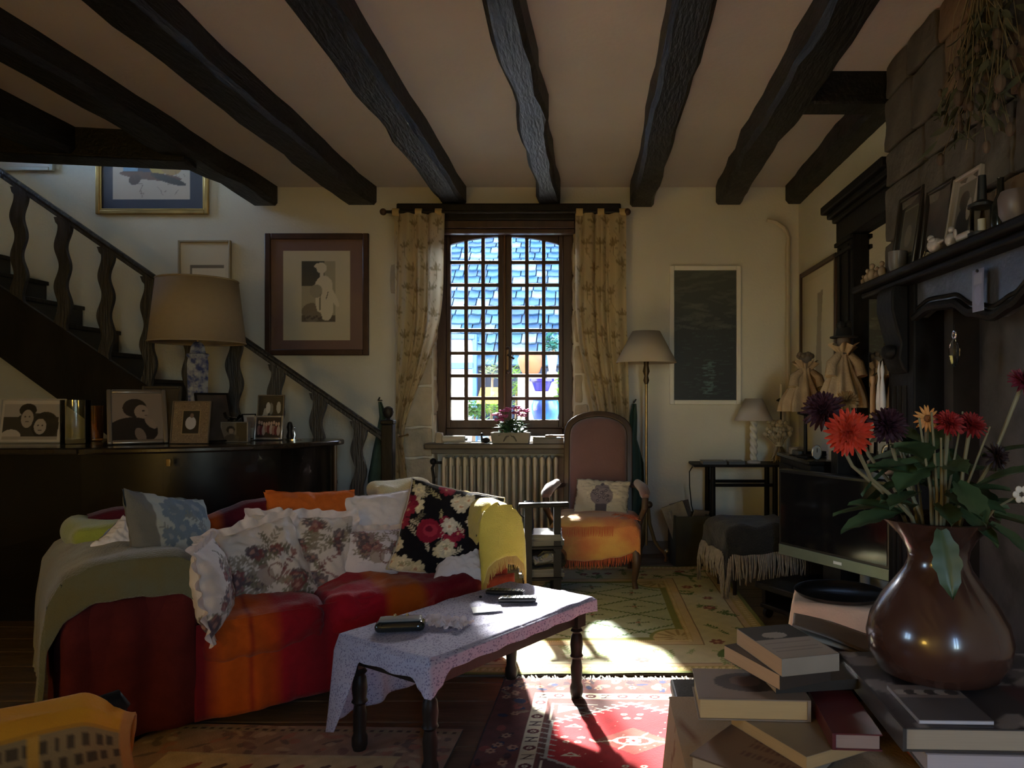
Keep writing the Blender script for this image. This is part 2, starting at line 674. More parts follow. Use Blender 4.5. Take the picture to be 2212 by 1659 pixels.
ws.bb(XL, -2.40, 4.40, 4.62, ZC + .1, 4.7)
ws.bb(XL - .2, -2.40, 4.40, 6.0, 4.7, 4.8)
struct(ws.build('wall_stairwell', M_WALL))

# rough stones of the window jambs, each a block of its own
stone_src = {}


def stones(parent, x0, x1, z0, z1, yface, seed, hh=(0.20, 0.34), toothed=True, side=1):
    rr = random.Random(seed)
    z = z0
    i = 0
    while z < z1 - 0.05:
        h = min(rr.uniform(*hh), z1 - z)
        cut = rr.uniform(0.0, 0.10) if toothed else 0
        a, b = (x0 + cut, x1) if side > 0 else (x0, x1 - cut)
        w = b - a
        m = MB()
        pr = rr.uniform(0.004, 0.016)
        m.rbox((0, 0, 0), (w - .012, 0.05, h - .012), r=0.018, n=7, disp=0.014, freq=9, seed=seed + i)
        m.build('stone', M_STONE, parent, loc=((a + b) / 2, yface - pr + 0.02, z + h / 2))
        z += h
        i += 1


stones(wall_far, -1.60, -1.262, 0.02, 2.50, YF, 3, side=1)
stones(wall_far_r, -0.183, -0.02, 0.02, 2.50, YF, 8, side=-1)
for i in range(9):                                       # reveal stones, left and right
    for sx, x in ((1, -1.266), (-1, -0.177)):
        h = 0.26
        MB().rbox((0, 0, 0), (0.03, 0.13, h - .015), r=0.012, n=6, disp=0.012, freq=12, seed=i * 3 + sx).build(
            'reveal_stone', M_STONE, wall_far if sx > 0 else wall_far_r, loc=(x, YF + 0.075, 0.16 + i * 0.265))

# wooden lintel and moulded head over the window, skirting
struct(MB().bb(-1.52, 0.18, 5.60, 5.72, 2.545, 2.672).build('trim_1', M_DARK, bevel=0.01))
hd = MB()
hd.bb(-1.27, -0.17, 5.62, 5.72, 2.49, 2.546)
hd.bb(-1.27, -0.17, 5.65, 5.72, 2.455, 2.49)
struct(hd.build('trim_2', M_WINW, bevel=0.006))
struct(MB().bb(-0.02, XR, YF - .018, YF, 0, 0.10).build('baseboard_far', mat('baseboard_grey', (0.25, 0.24, 0.2), 0.6), bevel=0.004))
# service pipe down the corner
pp = MB()
pp.tube([(1.455, 5.655, z) for z in (0.0, 1.2, 2.35)] + [(1.46, 5.65, 2.42), (1.43, 5.66, 2.50), (1.37, 5.67, 2.545), (1.30, 5.67, 2.56)], 0.018, 8)
tag(pp.build('corner_pipe', mat('pipe_paint', (0.56, 0.50, 0.38), 0.6)), 'cream painted pipe running up the room corner', 'pipe')

# ------------------------------------------------------------------ casement window with small panes
win = bpy.data.objects.new('window_1', None)
col.objects.link(win)
win.location = (0, 5.85, 0)
struct(win)
WT = M_WINW


def arch(x):
    return 2.468 - 0.34 * (x + 0.727) ** 2


f = MB()
f.bb(-1.258, -1.185, -0.045, 0.045, 0.90, 2.555)
f.bb(-0.27, -0.184, -0.045, 0.045, 0.90, 2.555)
f.bb(-1.185, -0.27, -0.045, 0.045, 0.90, 0.962)
f.bb(-1.185, -0.27, -0.045, 0.045, 2.505, 2.555)
f.build('window_frame', WT, win, bevel=0.008)
for sname, (xo0, xg0, xg1, xo1) in (('l', (-1.185, -1.153, -0.779, -0.735)), ('r', (-0.719, -0.673, -0.303, -0.27))):
    sash = MB()
    sash.bb(xo0, xg0, -0.03, 0.02, 0.962, 2.50)
    sash.bb(xg1, xo1, -0.03, 0.02, 0.962, 2.50)
    sash.bb(xg0, xg1, -0.03, 0.02, 0.962, 1.027)
    n = 14
    top = [(xg0 + (xg1 - xg0) * i / n, arch(xg0 + (xg1 - xg0) * i / n)) for i in range(n + 1)]
    sash.prism(top + [(xg1, 2.506), (xg0, 2.506)], -0.03, 0.02, 'y')
    so = sash.build('sash', WT, win, bevel=0.004)
    cw = (xg1 - xg0 + 0.028) / 3
    for c in range(2):
        x = xg0 + cw * (c + 1) - 0.014
        MB().bb(x - .014, x + .014, -0.022, 0.014, 1.02, arch(x) + .004).build('glazing_bar', WT, win, bevel=0.004)
    for r_ in range(7):
        z = 1.029 + 0.1788 * (r_ + 1) - 0.0134
        MB().bb(xg0, xg1, -0.020, 0.012, z - .0134, z + .0134).build('glazing_bar', WT, win, bevel=0.004)
    first = None
    for c in range(3):
        x0 = xg0 + cw * c - (0.002 if c else 0)
        x1 = x0 + cw - 0.024
        for r_ in range(8):
            z0 = 1.027 + 0.1788 * r_
            if r_ < 7:
                if first is None:
                    first = MB().bb(0, cw - .02, -0.001, 0.001, 0, 0.158).build('pane', M_PANE, win, loc=(x0 - .002, 0, z0))
                else:
                    share(first, win, (x0 - .002, 0, z0))
            else:
                pl = [(x0 - .002, z0)] + [(x1 + .002, z0)] + [(x1 - (x1 - x0) * i / 5, arch(x1 - (x1 - x0) * i / 5) + .003) for i in range(6)]
                MB().prism(pl, -0.001, 0.001, 'y').build('pane', M_PANE, win)
MB().bb(-0.738, -0.716, -0.05, -0.025, 0.97, 2.50).build('astragal', mat('window_wood_warm', (0.11, 0.055, 0.03), 0.35, var=0.3), win, bevel=0.006)
hn = MB()
hn.box((-0.70, -0.055, 1.50), (0.016, 0.016, 0.16))
hn.ball((-0.70, -0.06, 1.59), 0.014)
hn.ball((-0.70, -0.06, 1.40), 0.014)
hn.tube([(-0.70, -0.07, 1.535), (-0.665, -0.085, 1.515), (-0.645, -0.085, 1.503)], [0.008, 0.007, 0.009], 8)
hn.build('espagnolette_handle', mat('handle_iron', (0.10, 0.07, 0.05), 0.3, metal=0.7), win)

# windows behind the camera, plus an unseen one added to light the stairwell
for nm, loc, rz, w, z0, z1 in (('window_2', (XL - 0.12, -0.30, 0), PI / 2, 1.1, 1.30, 2.62), ('window_3', (0.85, YB - 0.12, 0), 0, 0.55, 0.9, 2.4), ('stair_fill_window', (XL - 0.12, 5.15, 0), PI / 2, 0.8, 3.05, 4.25)):
    w2 = bpy.data.objects.new(nm, None)
    col.objects.link(w2)
    w2.location = loc
    w2.rotation_euler = (0, 0, rz)
    struct(w2)
    m = MB()
    for x0, x1 in ((-w / 2, -w / 2 + .06), (w / 2 - .06, w / 2), (-.05, .05)):
        m.bb(x0, x1, -.03, .03, z0, z1)
    m.bb(-w / 2, w / 2, -.03, .03, z0, z0 + .06)
    m.bb(-w / 2, w / 2, -.03, .03, z1 - .06, z1)
    m.build('window_frame', WT, w2, bevel=0.006)
    for sx in (-1, 1):
        MB().bb(min(sx * .05, sx * (w / 2 - .06)), max(sx * .05, sx * (w / 2 - .06)), -.002, .002, z0 + .06, z1 - .06).build('pane', M_PANE, w2)

# stone sill with a wooden board
sl = thing('window_sill', 'deep grey wooden window sill board above the radiator', 'sill', (-0.72, 5.70, 0))
MB().bb(-0.575, 0.575, -0.17, 0.13, 0.815, 0.857).build('board', mat('sill_wood', (0.10, 0.078, 0.062), 0.4, var=0.4, stretch=(0.3, 3, 3)), sl, bevel=0.008)
MB().bb(-0.535, 0.535, -0.10, 0.15, 0.775, 0.815).build('apron', mat('sill_apron', (0.13, 0.12, 0.10), 0.6, var=0.3), sl, bevel=0.006)

# ------------------------------------------------------------------ column radiator
M_RAD = mat('radiator_paint', (0.70, 0.62, 0.47), 0.45, var=0.08)
rad = thing('radiator', 'old cream cast-iron column radiator under the window sill', 'radiator', (-0.72, 5.72, 0))
sec = MB()
prof = [(-0.05, 0.0), (-0.058, 0.03), (-0.058, 0.60), (-0.045, 0.635), (0, 0.645), (0.045, 0.635), (0.058, 0.60), (0.058, 0.03), (0.05, 0.0)]
for yy in (-0.045, 0.045):
    sec.rbox((0, yy, 0.32), (0.026, 0.06, 0.64), r=0.013, n=8)
sec.rbox((0, 0, 0.595), (0.036, 0.13, 0.075), r=0.017, n=7)
sec.rbox((0, 0, 0.05), (0.036, 0.13, 0.07), r=0.017, n=7)
s0 = None
for i in range(17):
    x = -0.452 + i * 0.0535
    if s0 is None:
        s0 = sec.build('section', M_RAD, rad, loc=(x, 0, 0.11))
    else:
        share(s0, rad, (x, 0, 0.11))
for i in (0, 16):
    MB().bb(-.012, .012, -.05, .05, 0, 0.12).build('foot', M_RAD, rad, loc=(-0.452 + i * 0.0535, 0, 0))
pv = MB()
pv.tube([(-0.47, 0, 0.70), (-0.53, -0.02, 0.70), (-0.548, -0.03, 0.66), (-0.535, -0.03, 0.58), (-0.53, -0.03, 0.0)], 0.011, 8)
pv.ball((-0.54, -0.03, 0.71), 0.026)
pv.build('valve_pipe', M_IRON, rad)

# ------------------------------------------------------------------ curtain rod and curtains
rod = thing('curtain_rod', 'dark wooden curtain rod with round ends under the beams', 'curtain rod', (-0.72, 5.52, 2.585))
MB().tube([(-0.86, 0, 0), (0.93, 0, 0)], 0.011, 10).build('pole', M_DARK, rod)
for x in (-0.875, 0.945):
    MB().ball((0, 0, 0), 0.026, 14, 9).build('finial', mat('finial_wood', (0.07, 0.035, 0.022), 0.4), rod, loc=(x, 0, 0))
for x in (-0.80, 0.86):
    MB().bb(x - .012, x + .012, -.005, 0.19, -.015, .015).build('bracket', M_DARK, rod)


def curtain(name, label, edge, tie, seed, ytop=5.53):
    """edge(v)->(xleft,xright,z); folds along; tie: where it is held"""
    t = thing(name, label, 'curtain', (0, 0, 0))
    nu, nv = 96, 150
    rr = random.Random(seed)
    U, V = uvgrid(nu, nv, 0.62, 1.95)
    base = S(222, 206, 170)
    p = Paint(U, V, base)
    p.mottle(0.06, 14, seed)
    leafc, leafd = S(176, 156, 116), S(152, 132, 94)
    for row in range(12):
        for c in range(4):
            cx, cy = 0.08 + c * 0.16 + (row % 2) * 0.08 + rr.uniform(-.015, .015), 0.08 + row * 0.165 + rr.uniform(-.02, .02)
            for k in range(5):
                an = -PI / 2 + (k - 2) * 0.55 + rr.uniform(-.15, .15)
                L_ = rr.uniform(.035, .06)
                p.ell(cx + math.cos(an) * L_ * .7, cy + math.sin(an) * L_ * .7, L_ * .6, L_ * .17, leafc if k % 2 else leafd, an, 0.85)
            p.line(cx, cy + .06, cx, cy - .01, 0.006, leafd, .9)
            p.line(cx - .04, cy + .035, cx + .045, cy + .02, 0.005, leafd, .6)
            p.line(cx, cy + .06, cx + .08 * (1 if row % 2 else -1), cy + .165, 0.004, leafc, .7)
            p.sprig(cx + rr.uniform(-.06, .06), cy + .09, rr.uniform(.03, .06), rr.uniform(-2.6, -.5), leafc, 3, .003, .6)

    def fn(u, v):
        xl, xr, z, dep = edge(v)
        squeeze = (xr - xl) / 0.40
        ph = 2 * PI * 3.1 * u + 1.9 * nz(u * 2.2, v * .8, seed)
        fold = 0.022 * math.sin(ph) + 0.014 * math.sin(ph * 2.3 + 1 + seed) * (.5 + .8 * v) + 0.020 * nz(u * 5, v * 1.2, seed + 4)
        x = xl + (xr - xl) * u + 0.010 * math.cos(ph) * squeeze
        return (x, ytop + fold + dep + 0.012 * nz(u * 4, v * 5, seed + 2), z)
    m = MB().surf(fn, nu, nv)
    m.build('cloth', mat('curtain_cloth', attr=True, rough=0.9, translucent=0.5, spec=0.1, bump=0.15, bscale=150), t, colors=p.C, angle=80)
    return t


def smooth(t):
    t = max(0, min(1, t))
    return t * t * (3 - 2 * t)


def left_edge(v):
    # height runs 2.575 -> 0.90 (tie) -> 0.55 ; gathered to the left
    z = 2.575 - v * 1.98
    y_ = 5.53
    k = smooth((v - 0.20) / 0.66)
    xr_top, xr_tie = WX(958, y_), WX(868, y_)
    xl = WX(850, y_) + 0.01 * k
    xr = xr_top + (xr_tie - xr_top) * (0.12 * v + 0.88 * k ** 1.7)
    if v > 0.86:
        q = (v - 0.86) / 0.14
        xr = xr_tie + 0.03 * q
    return xl, xr, z, 0.02 * k


def right_edge(v):
    z = 2.575 - v * 1.98
    y_ = 5.53
    k = smooth((v - 0.25) / 0.62)
    xl0 = WX(1240, y_)
    xr0 = WX(1350, y_)
    xl = xl0 + (WX(1285, y_) - xl0) * (k ** 1.6)
    return xl, xr0 + 0.03 * k, z, 0.0


cl = curtain('curtain', 'patterned cream curtain tied back beside the staircase post', left_edge, None, 4)
cr_ = curtain('curtain', 'patterned cream curtain hanging behind the tall pink armchair', right_edge, None, 9)
M_TAB = mat('curtain_tab_cloth', S(190, 166, 118), 0.9, var=0.1)
for par, xs in ((cl, (856, 905, 948)), (cr_, (1252, 1298, 1345))):
    for px in xs:
        x = WX(px, 5.53)
        t_ = MB()
        t_.surf(lambda u, v: (x + (u - .5) * 0.05, 5.52 + 0.016 * math.sin(v * 2 * PI), 2.555 + 0.028 * (1 - math.cos(v * 2 * PI)) * 1.0), 3, 16)
        t_.build('tab', M_TAB, par)
tb_ = MB()
tb_.tube([(WX(848, 5.5), 5.62, 0.93), (WX(862, 5.45), 5.46, 0.91), (WX(874, 5.5), 5.58, 0.92)], 0.012, 8)
tb_.build('tieback', M_TAB, cl)

# grey-green cloth strips hanging at either side of the window
M_GREENC = mat('green_cloth', (0.055, 0.095, 0.070), 0.85, var=0.25, scale=5, bump=0.3, bscale=20)


def green_drape(label, pts, seed):
    t = thing('green_drape', label, 'cloth', (0, 0, 0))
    nv = 40

    def fn(u, v):
        i = v * (len(pts) - 1)
        a = int(min(i, len(pts) - 2))
        q = i - a
        (l0, r0, z0), (l1, r1, z1) = pts[a], pts[a + 1]
        l_, r_, z = l0 + (l1 - l0) * q, r0 + (r1 - r0) * q, z0 + (z1 - z0) * q
        return (l_ + (r_ - l_) * u, 5.635 + 0.018 * math.sin(u * 9 + v * 3 + seed) + 0.01 * nz(u * 3, v * 6, seed), z)
    MB().surf(fn, 14, nv).build('cloth', M_GREENC, t, solid=0.006, angle=80)
    c = pts[0]
    MB().tube([((c[0] + c[1]) / 2, 5.69, c[2] + .01), ((c[0] + c[1]) / 2, 5.60, c[2] + .012), ((c[0] + c[1]) / 2 + .012, 5.60, c[2] + .035)], 0.006, 6).build('hook', M_IRON, t)


Yg = 5.635
green_drape('grey-green cloth hanging from a hook behind the banister post',
            [(WX(816, Yg), WX(824, Yg), HZ(868, Yg)), (WX(819, Yg), WX(838, Yg), HZ(900, Yg)), (WX(808, Yg), WX(843, Yg), HZ(960, Yg)),
             (WX(796, Yg), WX(846, Yg), HZ(1030, Yg)), (WX(790, Yg), WX(846, Yg), 0.25)], 1)
green_drape('grey-green cloth hanging from a hook between armchair and floor lamp',
            [(WX(1366, Yg), WX(1374, Yg), HZ(872, Yg)), (WX(1360, Yg), WX(1376, Yg), HZ(900, Yg)), (WX(1355, Yg), WX(1376, Yg), HZ(950, Yg)),
             (WX(1352, Yg), WX(1390, Yg), HZ(1000, Yg)), (WX(1350, Yg), WX(1394, Yg), 0.30)], 4)

# ------------------------------------------------------------------ outside the window
ter = struct(MB().bb(-4.5, 3.0, 6.06, 8.6, 0.55, 0.72).build('terrace_outside', mat('terrace_stone', (0.5, 0.46, 0.39), 0.9, var=0.15)))
gw = struct(MB().bb(-5.0, 3.0, 8.46, 8.75, 0.72, 1.60).build('garden_wall_outside', mat('garden_wall_stone', (0.22, 0.25, 0.27), 0.9, var=0.3, scale=4, bump=0.6, bscale=12)))
# slate roof of the neighbouring building: eave (Y 8.35, z 1.56) up to ridge (Y 10.1, z 3.45)
E0, E1 = Vector((0, 8.35, 1.56)), Vector((0, 10.12, 3.48))
roof = thing('slate_roof', 'neighbouring roof of overlapping blue-grey slates seen through the panes', 'roof', (0, 0, 0))
sl_dir = (E1 - E0).normalized()
sl_nrm = Vector((0, -sl_dir.z, sl_dir.y))
deck = MB()
deck.prism([(E0.y, E0.z - .02), (E1.y, E1.z - .02), (E1.y + 1.8, E0.z - .6), (E0.y + .1, E0.z - .6)], -5.2, 3.0, 'x')
deck.build('roof_deck', mat('roof_gap_shade', (0.002, 0.012, 0.035), 0.9), roof)  # dark blue stands for the shadow in the slate gaps
M_SLATES = [mat('slate_%d' % i, c, 0.55, var=0.35, scale=9, bump=0.4, bscale=14) for i, c in enumerate(
    [(0.006, 0.036, 0.082), (0.010, 0.050, 0.100), (0.022, 0.070, 0.118), (0.004, 0.026, 0.070), (0.075, 0.115, 0.150)])]
rs = random.Random(5)
slates = []
s_ = 0.0
total = (E1 - E0).length
rows = []
while s_ < total - 0.05:
    ex = 0.185 - 0.085 * (s_ / total)
    rows.append((s_, ex))
    s_ += ex
far_mesh = MB()
nparts = 0
rot_ax = math.atan2(sl_dir.z, sl_dir.y)
for s_, ex in rows:
    yq = E0.y + sl_dir.y * s_
    xa, xb = WX(962, yq), WX(1222, yq)
    x = xa - rs.uniform(0, .1) - 0.10
    # slates that show through the glass, one by one
    while x < xb + 0.10:
        w = rs.uniform(0.11, 0.20)
        tilt = R(9) + rs.uniform(-.03, .03)
        m = MB()
        e_ = ex * 1.25
        pts = [(-w / 2 + .007, -e_ * .5 + rs.uniform(0, .02)), (0, -e_ * .5 - rs.uniform(0, .008)), (w / 2 - .007, -e_ * .5 + rs.uniform(0, .02)), (w / 2 - .007, e_ * .5), (-w / 2 + .007, e_ * .5)]
        m.prism(pts, -0.010, 0.010, 'z')
        c = E0 + sl_dir * (s_ + ex * .5) + sl_nrm * (0.012 + rs.uniform(0, .006))
        m.build('slate', rs.choice(M_SLATES), roof, loc=(x + w / 2, c.y, c.z), rot=(rot_ax - tilt, 0, rs.uniform(-.02, .02)))
        nparts += 1
        x += w
    for xs, xe in ((-5.1, xa - .22), (xb + .22, 2.9)):
        x = xs
        while x < xe:
            w = rs.uniform(0.14, 0.24)
            c = E0 + sl_dir * (s_ + ex * .5) + sl_nrm * 0.012
            far_mesh.box((x + w / 2, c.y, c.z), (w - .008, ex * 1.25, 0.012), (rot_ax - R(5), 0, 0))
            x += w
fo = far_mesh.build('slate_field', M_SLATES[1], roof)
fo['kind'] = 'stuff'
rg = MB()
rg.tube([(-5.2, E1.y, E1.z), (3, E1.y, E1.z)], 0.06, 10)
rg.build('ridge', mat('ridge_tile', (0.45, 0.47, 0.5), 0.8), roof)

# white lean-to with a blue gutter board in front of the roof
lt = thing('white_outhouse', 'white rendered outhouse with blue post and gutter board outside window', 'outhouse', (0, 8.1, 0.72))
MB().bb(WX(930, 8.1), WX(1019, 8.1), 0, 0.25, 0, HZ(733, 8.1) - .72).build('wall', mat('white_render', (0.50, 0.52, 0.55), 0.9, var=0.05), lt, bevel=0.01)
M_BLUEP = mat('blue_paint', (0.012, 0.075, 0.22), 0.5, var=0.3)
MB().bb(WX(925, 8.05), WX(1024, 8.05), -0.06, 0.0, HZ(797, 8.05) - .72, HZ(783, 8.05) - .72).build('gutter_board', M_BLUEP, lt, bevel=0.006)
MB().bb(WX(1021, 8.05), WX(1030, 8.05), -0.06, 0.0, 0, HZ(722, 8.05) - .72).build('post', M_BLUEP, lt, bevel=0.004)
MB().bb(WX(925, 8.05), WX(1026, 8.05), -0.07, 0.25, HZ(733, 8.05) - .72, HZ(722, 8.05) - .72).build('fascia', M_BLUEP, lt, bevel=0.006)


def pot(name, label, m, px, py_top, py_bot, wpx, Y, cat='pot', prof=None, pedestal=0.72):
    c = at(px, py_bot, Y)
    h = HZ(py_top, Y) - HZ(py_bot, Y)
    r = wpx / 2 * Y / 1600
    base = c.z
    t = thing(name, label, cat, (c.x, c.y, base))
    prof = prof or [(0.55, 0), (0.7, 0.1), (0.95, 0.5), (1.0, 0.72), (0.86, 0.88), (0.98, 0.95), (1.0, 1.0), (0.88, 1.0), (0.80, 0.9)]
    MB().lathe([(a * r, b * h) for a, b in prof], 24).build('body', m, t)
    MB().lathe([(0.01, h * .9), (r * .80, h * .9)], 16, cap=False).build('soil', mat('soil', (0.05, 0.035, 0.025), 0.95), t)
    if base > pedestal + 0.02:
        MB().bb(-r * .9, r * .9, -r * .9, r * .9, pedestal - base, 0).build('stone_block', M_STONE, t, bevel=0.01)
    return t


M_COBALT = mat('cobalt_glaze', (0.008, 0.06, 0.34), 0.25, var=0.5, scale=7, rgb2=(0.02, 0.17, 0.45))
M_DEEPB = mat('deep_blue_glaze', (0.008, 0.006, 0.16), 0.25, var=0.3)
M_TERRA = mat('terracotta', (0.22, 0.075, 0.032), 0.8, var=0.3, scale=10)
pot('garden_pot', 'big bright blue glazed garden pot outside the window', M_COBALT, 1178, 858, 925, 62, 6.45)
pot('garden_pot', 'deep blue flared bowl pot standing above the big blue pot outside', M_DEEPB, 1170, 818, 846, 54, 7.0,
    prof=[(0.45, 0), (0.55, 0.05), (0.8, 0.7), (1.0, 0.8), (1.0, 1.0), (0.9, 1.0), (0.85, .9)])
pot('garden_pot', 'round terracotta pot standing outside the window', M_TERRA, 1146, 762, 808, 56, 7.5)
pot('garden_pot', 'white tapered planter beside the terracotta pot outside', M_WHITE, 1193, 768, 803, 24, 7.5,
    prof=[(0.6, 0), (0.62, .05), (0.95, .95), (1, 1.0), (0.9, 1.0), (.88, .9)])
st = pot('garden_urn', 'weathered stone garden urn on a pedestal outside the window', M_STONE, 988, 812, 866, 30, 6.9, cat='urn',
         prof=[(0.55, 0), (0.35, 0.12), (0.4, 0.2), (0.9, 0.45), (0.95, 0.6), (0.7, 0.72), (0.75, 0.8), (1.0, 0.92), (1.05, 1.0), (0.9, 1.0), (0.8, 0.9)])


def leaf_mesh(L_, w_, bend=0.2):
    m = MB()
    m.surf(lambda u, v: ((u - .5) * w_ * math.sin(PI * min(1, v * 1.02 + .02)) * (1.1 - .4 * v), v * L_, bend * L_ * (-(v ** 2)) + 0.25 * w_ * abs(u - .5)), 2, 6)
    return m


def bush(name, label, px, py, Y, wpx, hpx, m, n=90, seed=0, lw=0.035, ll=0.09, z0=0.72, cat='bush'):
    rr = random.Random(seed)
    c = at(px, py, Y)
    t = thing(name, label, cat, (c.x, c.y, z0))
    W_, H_ = wpx * Y / 1600 / 2, hpx * Y / 1600 / 2
    mb = MB()
    for i in range(n):
        a, b, r_ = rr.random() * 2 * PI, rr.uniform(-1, 1), rr.random() ** 0.4
        q = math.sqrt(1 - b * b)
        pos = Vector((W_ * r_ * q * math.cos(a), W_ * 0.7 * r_ * q * math.sin(a), c.z - z0 + H_ * r_ * b))
        mb.T = Matrix.Translation(pos) @ Euler((rr.uniform(-.6, 1.2), rr.uniform(-.6, .6), a)).to_matrix().to_4x4()
        lf = leaf_mesh(ll * rr.uniform(.7, 1.2), lw * rr.uniform(.8, 1.2))
        mb.add(lf.v, lf.f)
    mb.T = Matrix.Identity(4)
    o = mb.build('foliage', m, t, angle=80)
    o['kind'] = 'stuff'
    MB().tube([(0, 0, 0), (0.02, 0, max(.05, c.z - z0 - H_ * .2))], [0.02, 0.012], 6).build('stem', mat('stem_brown', (0.12, 0.08, 0.05), 0.8), t)
    return t


M_LEAFL = mat('leaf_lime', (0.12, 0.24, 0.03), 0.5, var=0.4, translucent=0.45)
M_LEAFG = mat('leaf_garden', (0.04, 0.13, 0.03), 0.5, var=0.4, translucent=0.4)
bush('garden_bush', 'lime green leafy bush outside below the lamp reflection', 1058, 880, 7.2, 66, 60, M_LEAFL, 120, 1)
bush('garden_bush', 'dark green leafy bush beside the stone urn outside', 1022, 888, 7.0, 36, 50, M_LEAFG, 80, 2)
bush('garden_bush', 'tall feathery green shrub left of the terracotta pot outside', 1112, 832, 7.6, 40, 95, M_LEAFL, 110, 3, lw=.02, ll=.12)
bush('garden_bush', 'green shrub with fine leaves outside at the far right panes', 1214, 850, 7.3, 26, 90, M_LEAFL, 80, 4)
bush('garden_bush', 'dark teal leafed shrub above the white planter outside', 1192, 742, 7.75, 30, 42, mat('leaf_teal', (0.02, 0.12, 0.10), 0.4, var=.4), 60, 5, lw=.06)
bush('garden_bush', 'pale green trailing creeper above the lime bush outside', 1060, 800, 7.9, 44, 40, mat('leaf_pale', (0.20, 0.26, 0.13), 0.6, var=.4, translucent=.4), 90, 6, lw=.02, ll=.06)

# ------------------------------------------------------------------ staircase along the far wall
YS = 5.0
SL = 0.69


def rail_z(x):
    return 0.93 + (-1.42 - x) * SL


def string_z(x):
    return 1.309 + (-3.106 - x) * SL


stair = thing('staircase', 'dark wooden staircase with wavy sawn balusters rising along the wall', 'staircase', (-1.41, YS, 0))
ox, oy = -1.41, YS


def loc_(m, *a, **k):
    return m.build(*a, **k)


Tst = Matrix.Translation((-ox, -oy, 0))
m = MB(Tst)
poly = [(-1.44, 0.0), (-1.44, string_z(-1.44) + .05), (-4.75, string_z(-4.75)), (-4.75, string_z(-4.75) - .44), (-2.0, 0.0)]
m.prism(poly, YS - .02, YS + .02, 'y')
m.build('stringer', M_DARK, stair, bevel=0.006)
tr_src = None
for i in range(12):
    x1 = -1.46 - i * 0.277
    zt = 0.19 * (i + 1)
    MB(Tst).bb(x1 - .30, x1 + .02, YS + .02, 5.69, zt - .03, zt).build('tread', M_DARK, stair, bevel=0.004)
    MB(Tst).bb(x1 - .02, x1, YS + .02, 5.69, zt - .19, zt - .03).build('riser', mat('riser_wood', (0.03, 0.025, 0.022), 0.5), stair)
rl = MB(Tst)
a, b = Vector((-1.44, YS, rail_z(-1.44))), Vector((-4.76, YS, rail_z(-4.76)))
ang = math.atan2(b.z - a.z, b.x - a.x)
rl.box((a + b) / 2, ((b - a).length, 0.05, 0.032), (0, -ang, 0))
rl.build('handrail', M_STAIR, stair, bevel=0.014)
bs = MB(Tst)
bs.box((a + b) / 2 - Vector((0, 0, 0.028)), ((b - a).length, 0.03, 0.026), (0, -ang, 0))
bs.build('rail_fillet', M_STAIR, stair, bevel=0.006)
for i, px in enumerate((42, 137, 230, 322, 412, 507, 597, 687, 775)):
    xc = WX(px, YS)
    z0, z1 = max(0.05, string_z(xc) - .02), rail_z(xc) - .02
    n = 44
    L_, R_ = [], []
    for j in range(n + 1):
        z = z0 + (z1 - z0) * j / n
        ph = (z1 - z) / 0.265 * 2 * PI
        dx = 0.015 * math.sin(ph)
        w = 0.041 + 0.004 * math.sin(ph * .5 + i) + (0.012 if j > n - 3 else 0)
        L_.append((xc + dx - w, z))
        R_.append((xc + dx + w, z))
    vs, fs = [], []
    for j in range(n + 1):
        for (x, z) in (L_[j], R_[j]):
            for yy in (YS - .014, YS + .014):
                vs.append((x, yy, z))
    for j in range(n):
        k, q = j * 4, (j + 1) * 4
        fs += [(k, k + 2, q + 2, q), (k + 1, q + 1, q + 3, k + 3), (k, q, q + 1, k + 1), (k + 2, k + 3, q + 3, q + 2)]
    e = n * 4
    fs += [(0, 1, 3, 2), (e, e + 2, e + 3, e + 1)]
    MB(Tst).add(vs, fs).build('baluster', M_STAIR, stair, angle=50)
nw = MB()
nw.box((0, 0, 0.51), (0.078, 0.078, 1.02))
nw.box((0, 0, 1.035), (0.088, 0.088, 0.03))
nwo = nw.build('newel_post', M_DARK, stair, bevel=0.007)
nb = MB().lathe([(0.018, 1.05), (0.014, 1.062), (0.028, 1.075), (0.037, 1.10), (0.030, 1.128), (0.012, 1.14), (0.001, 1.141)], 18)
nb.build('ball_finial', M_DARK, nwo)

# ------------------------------------------------------------------ pictures
FR = {}


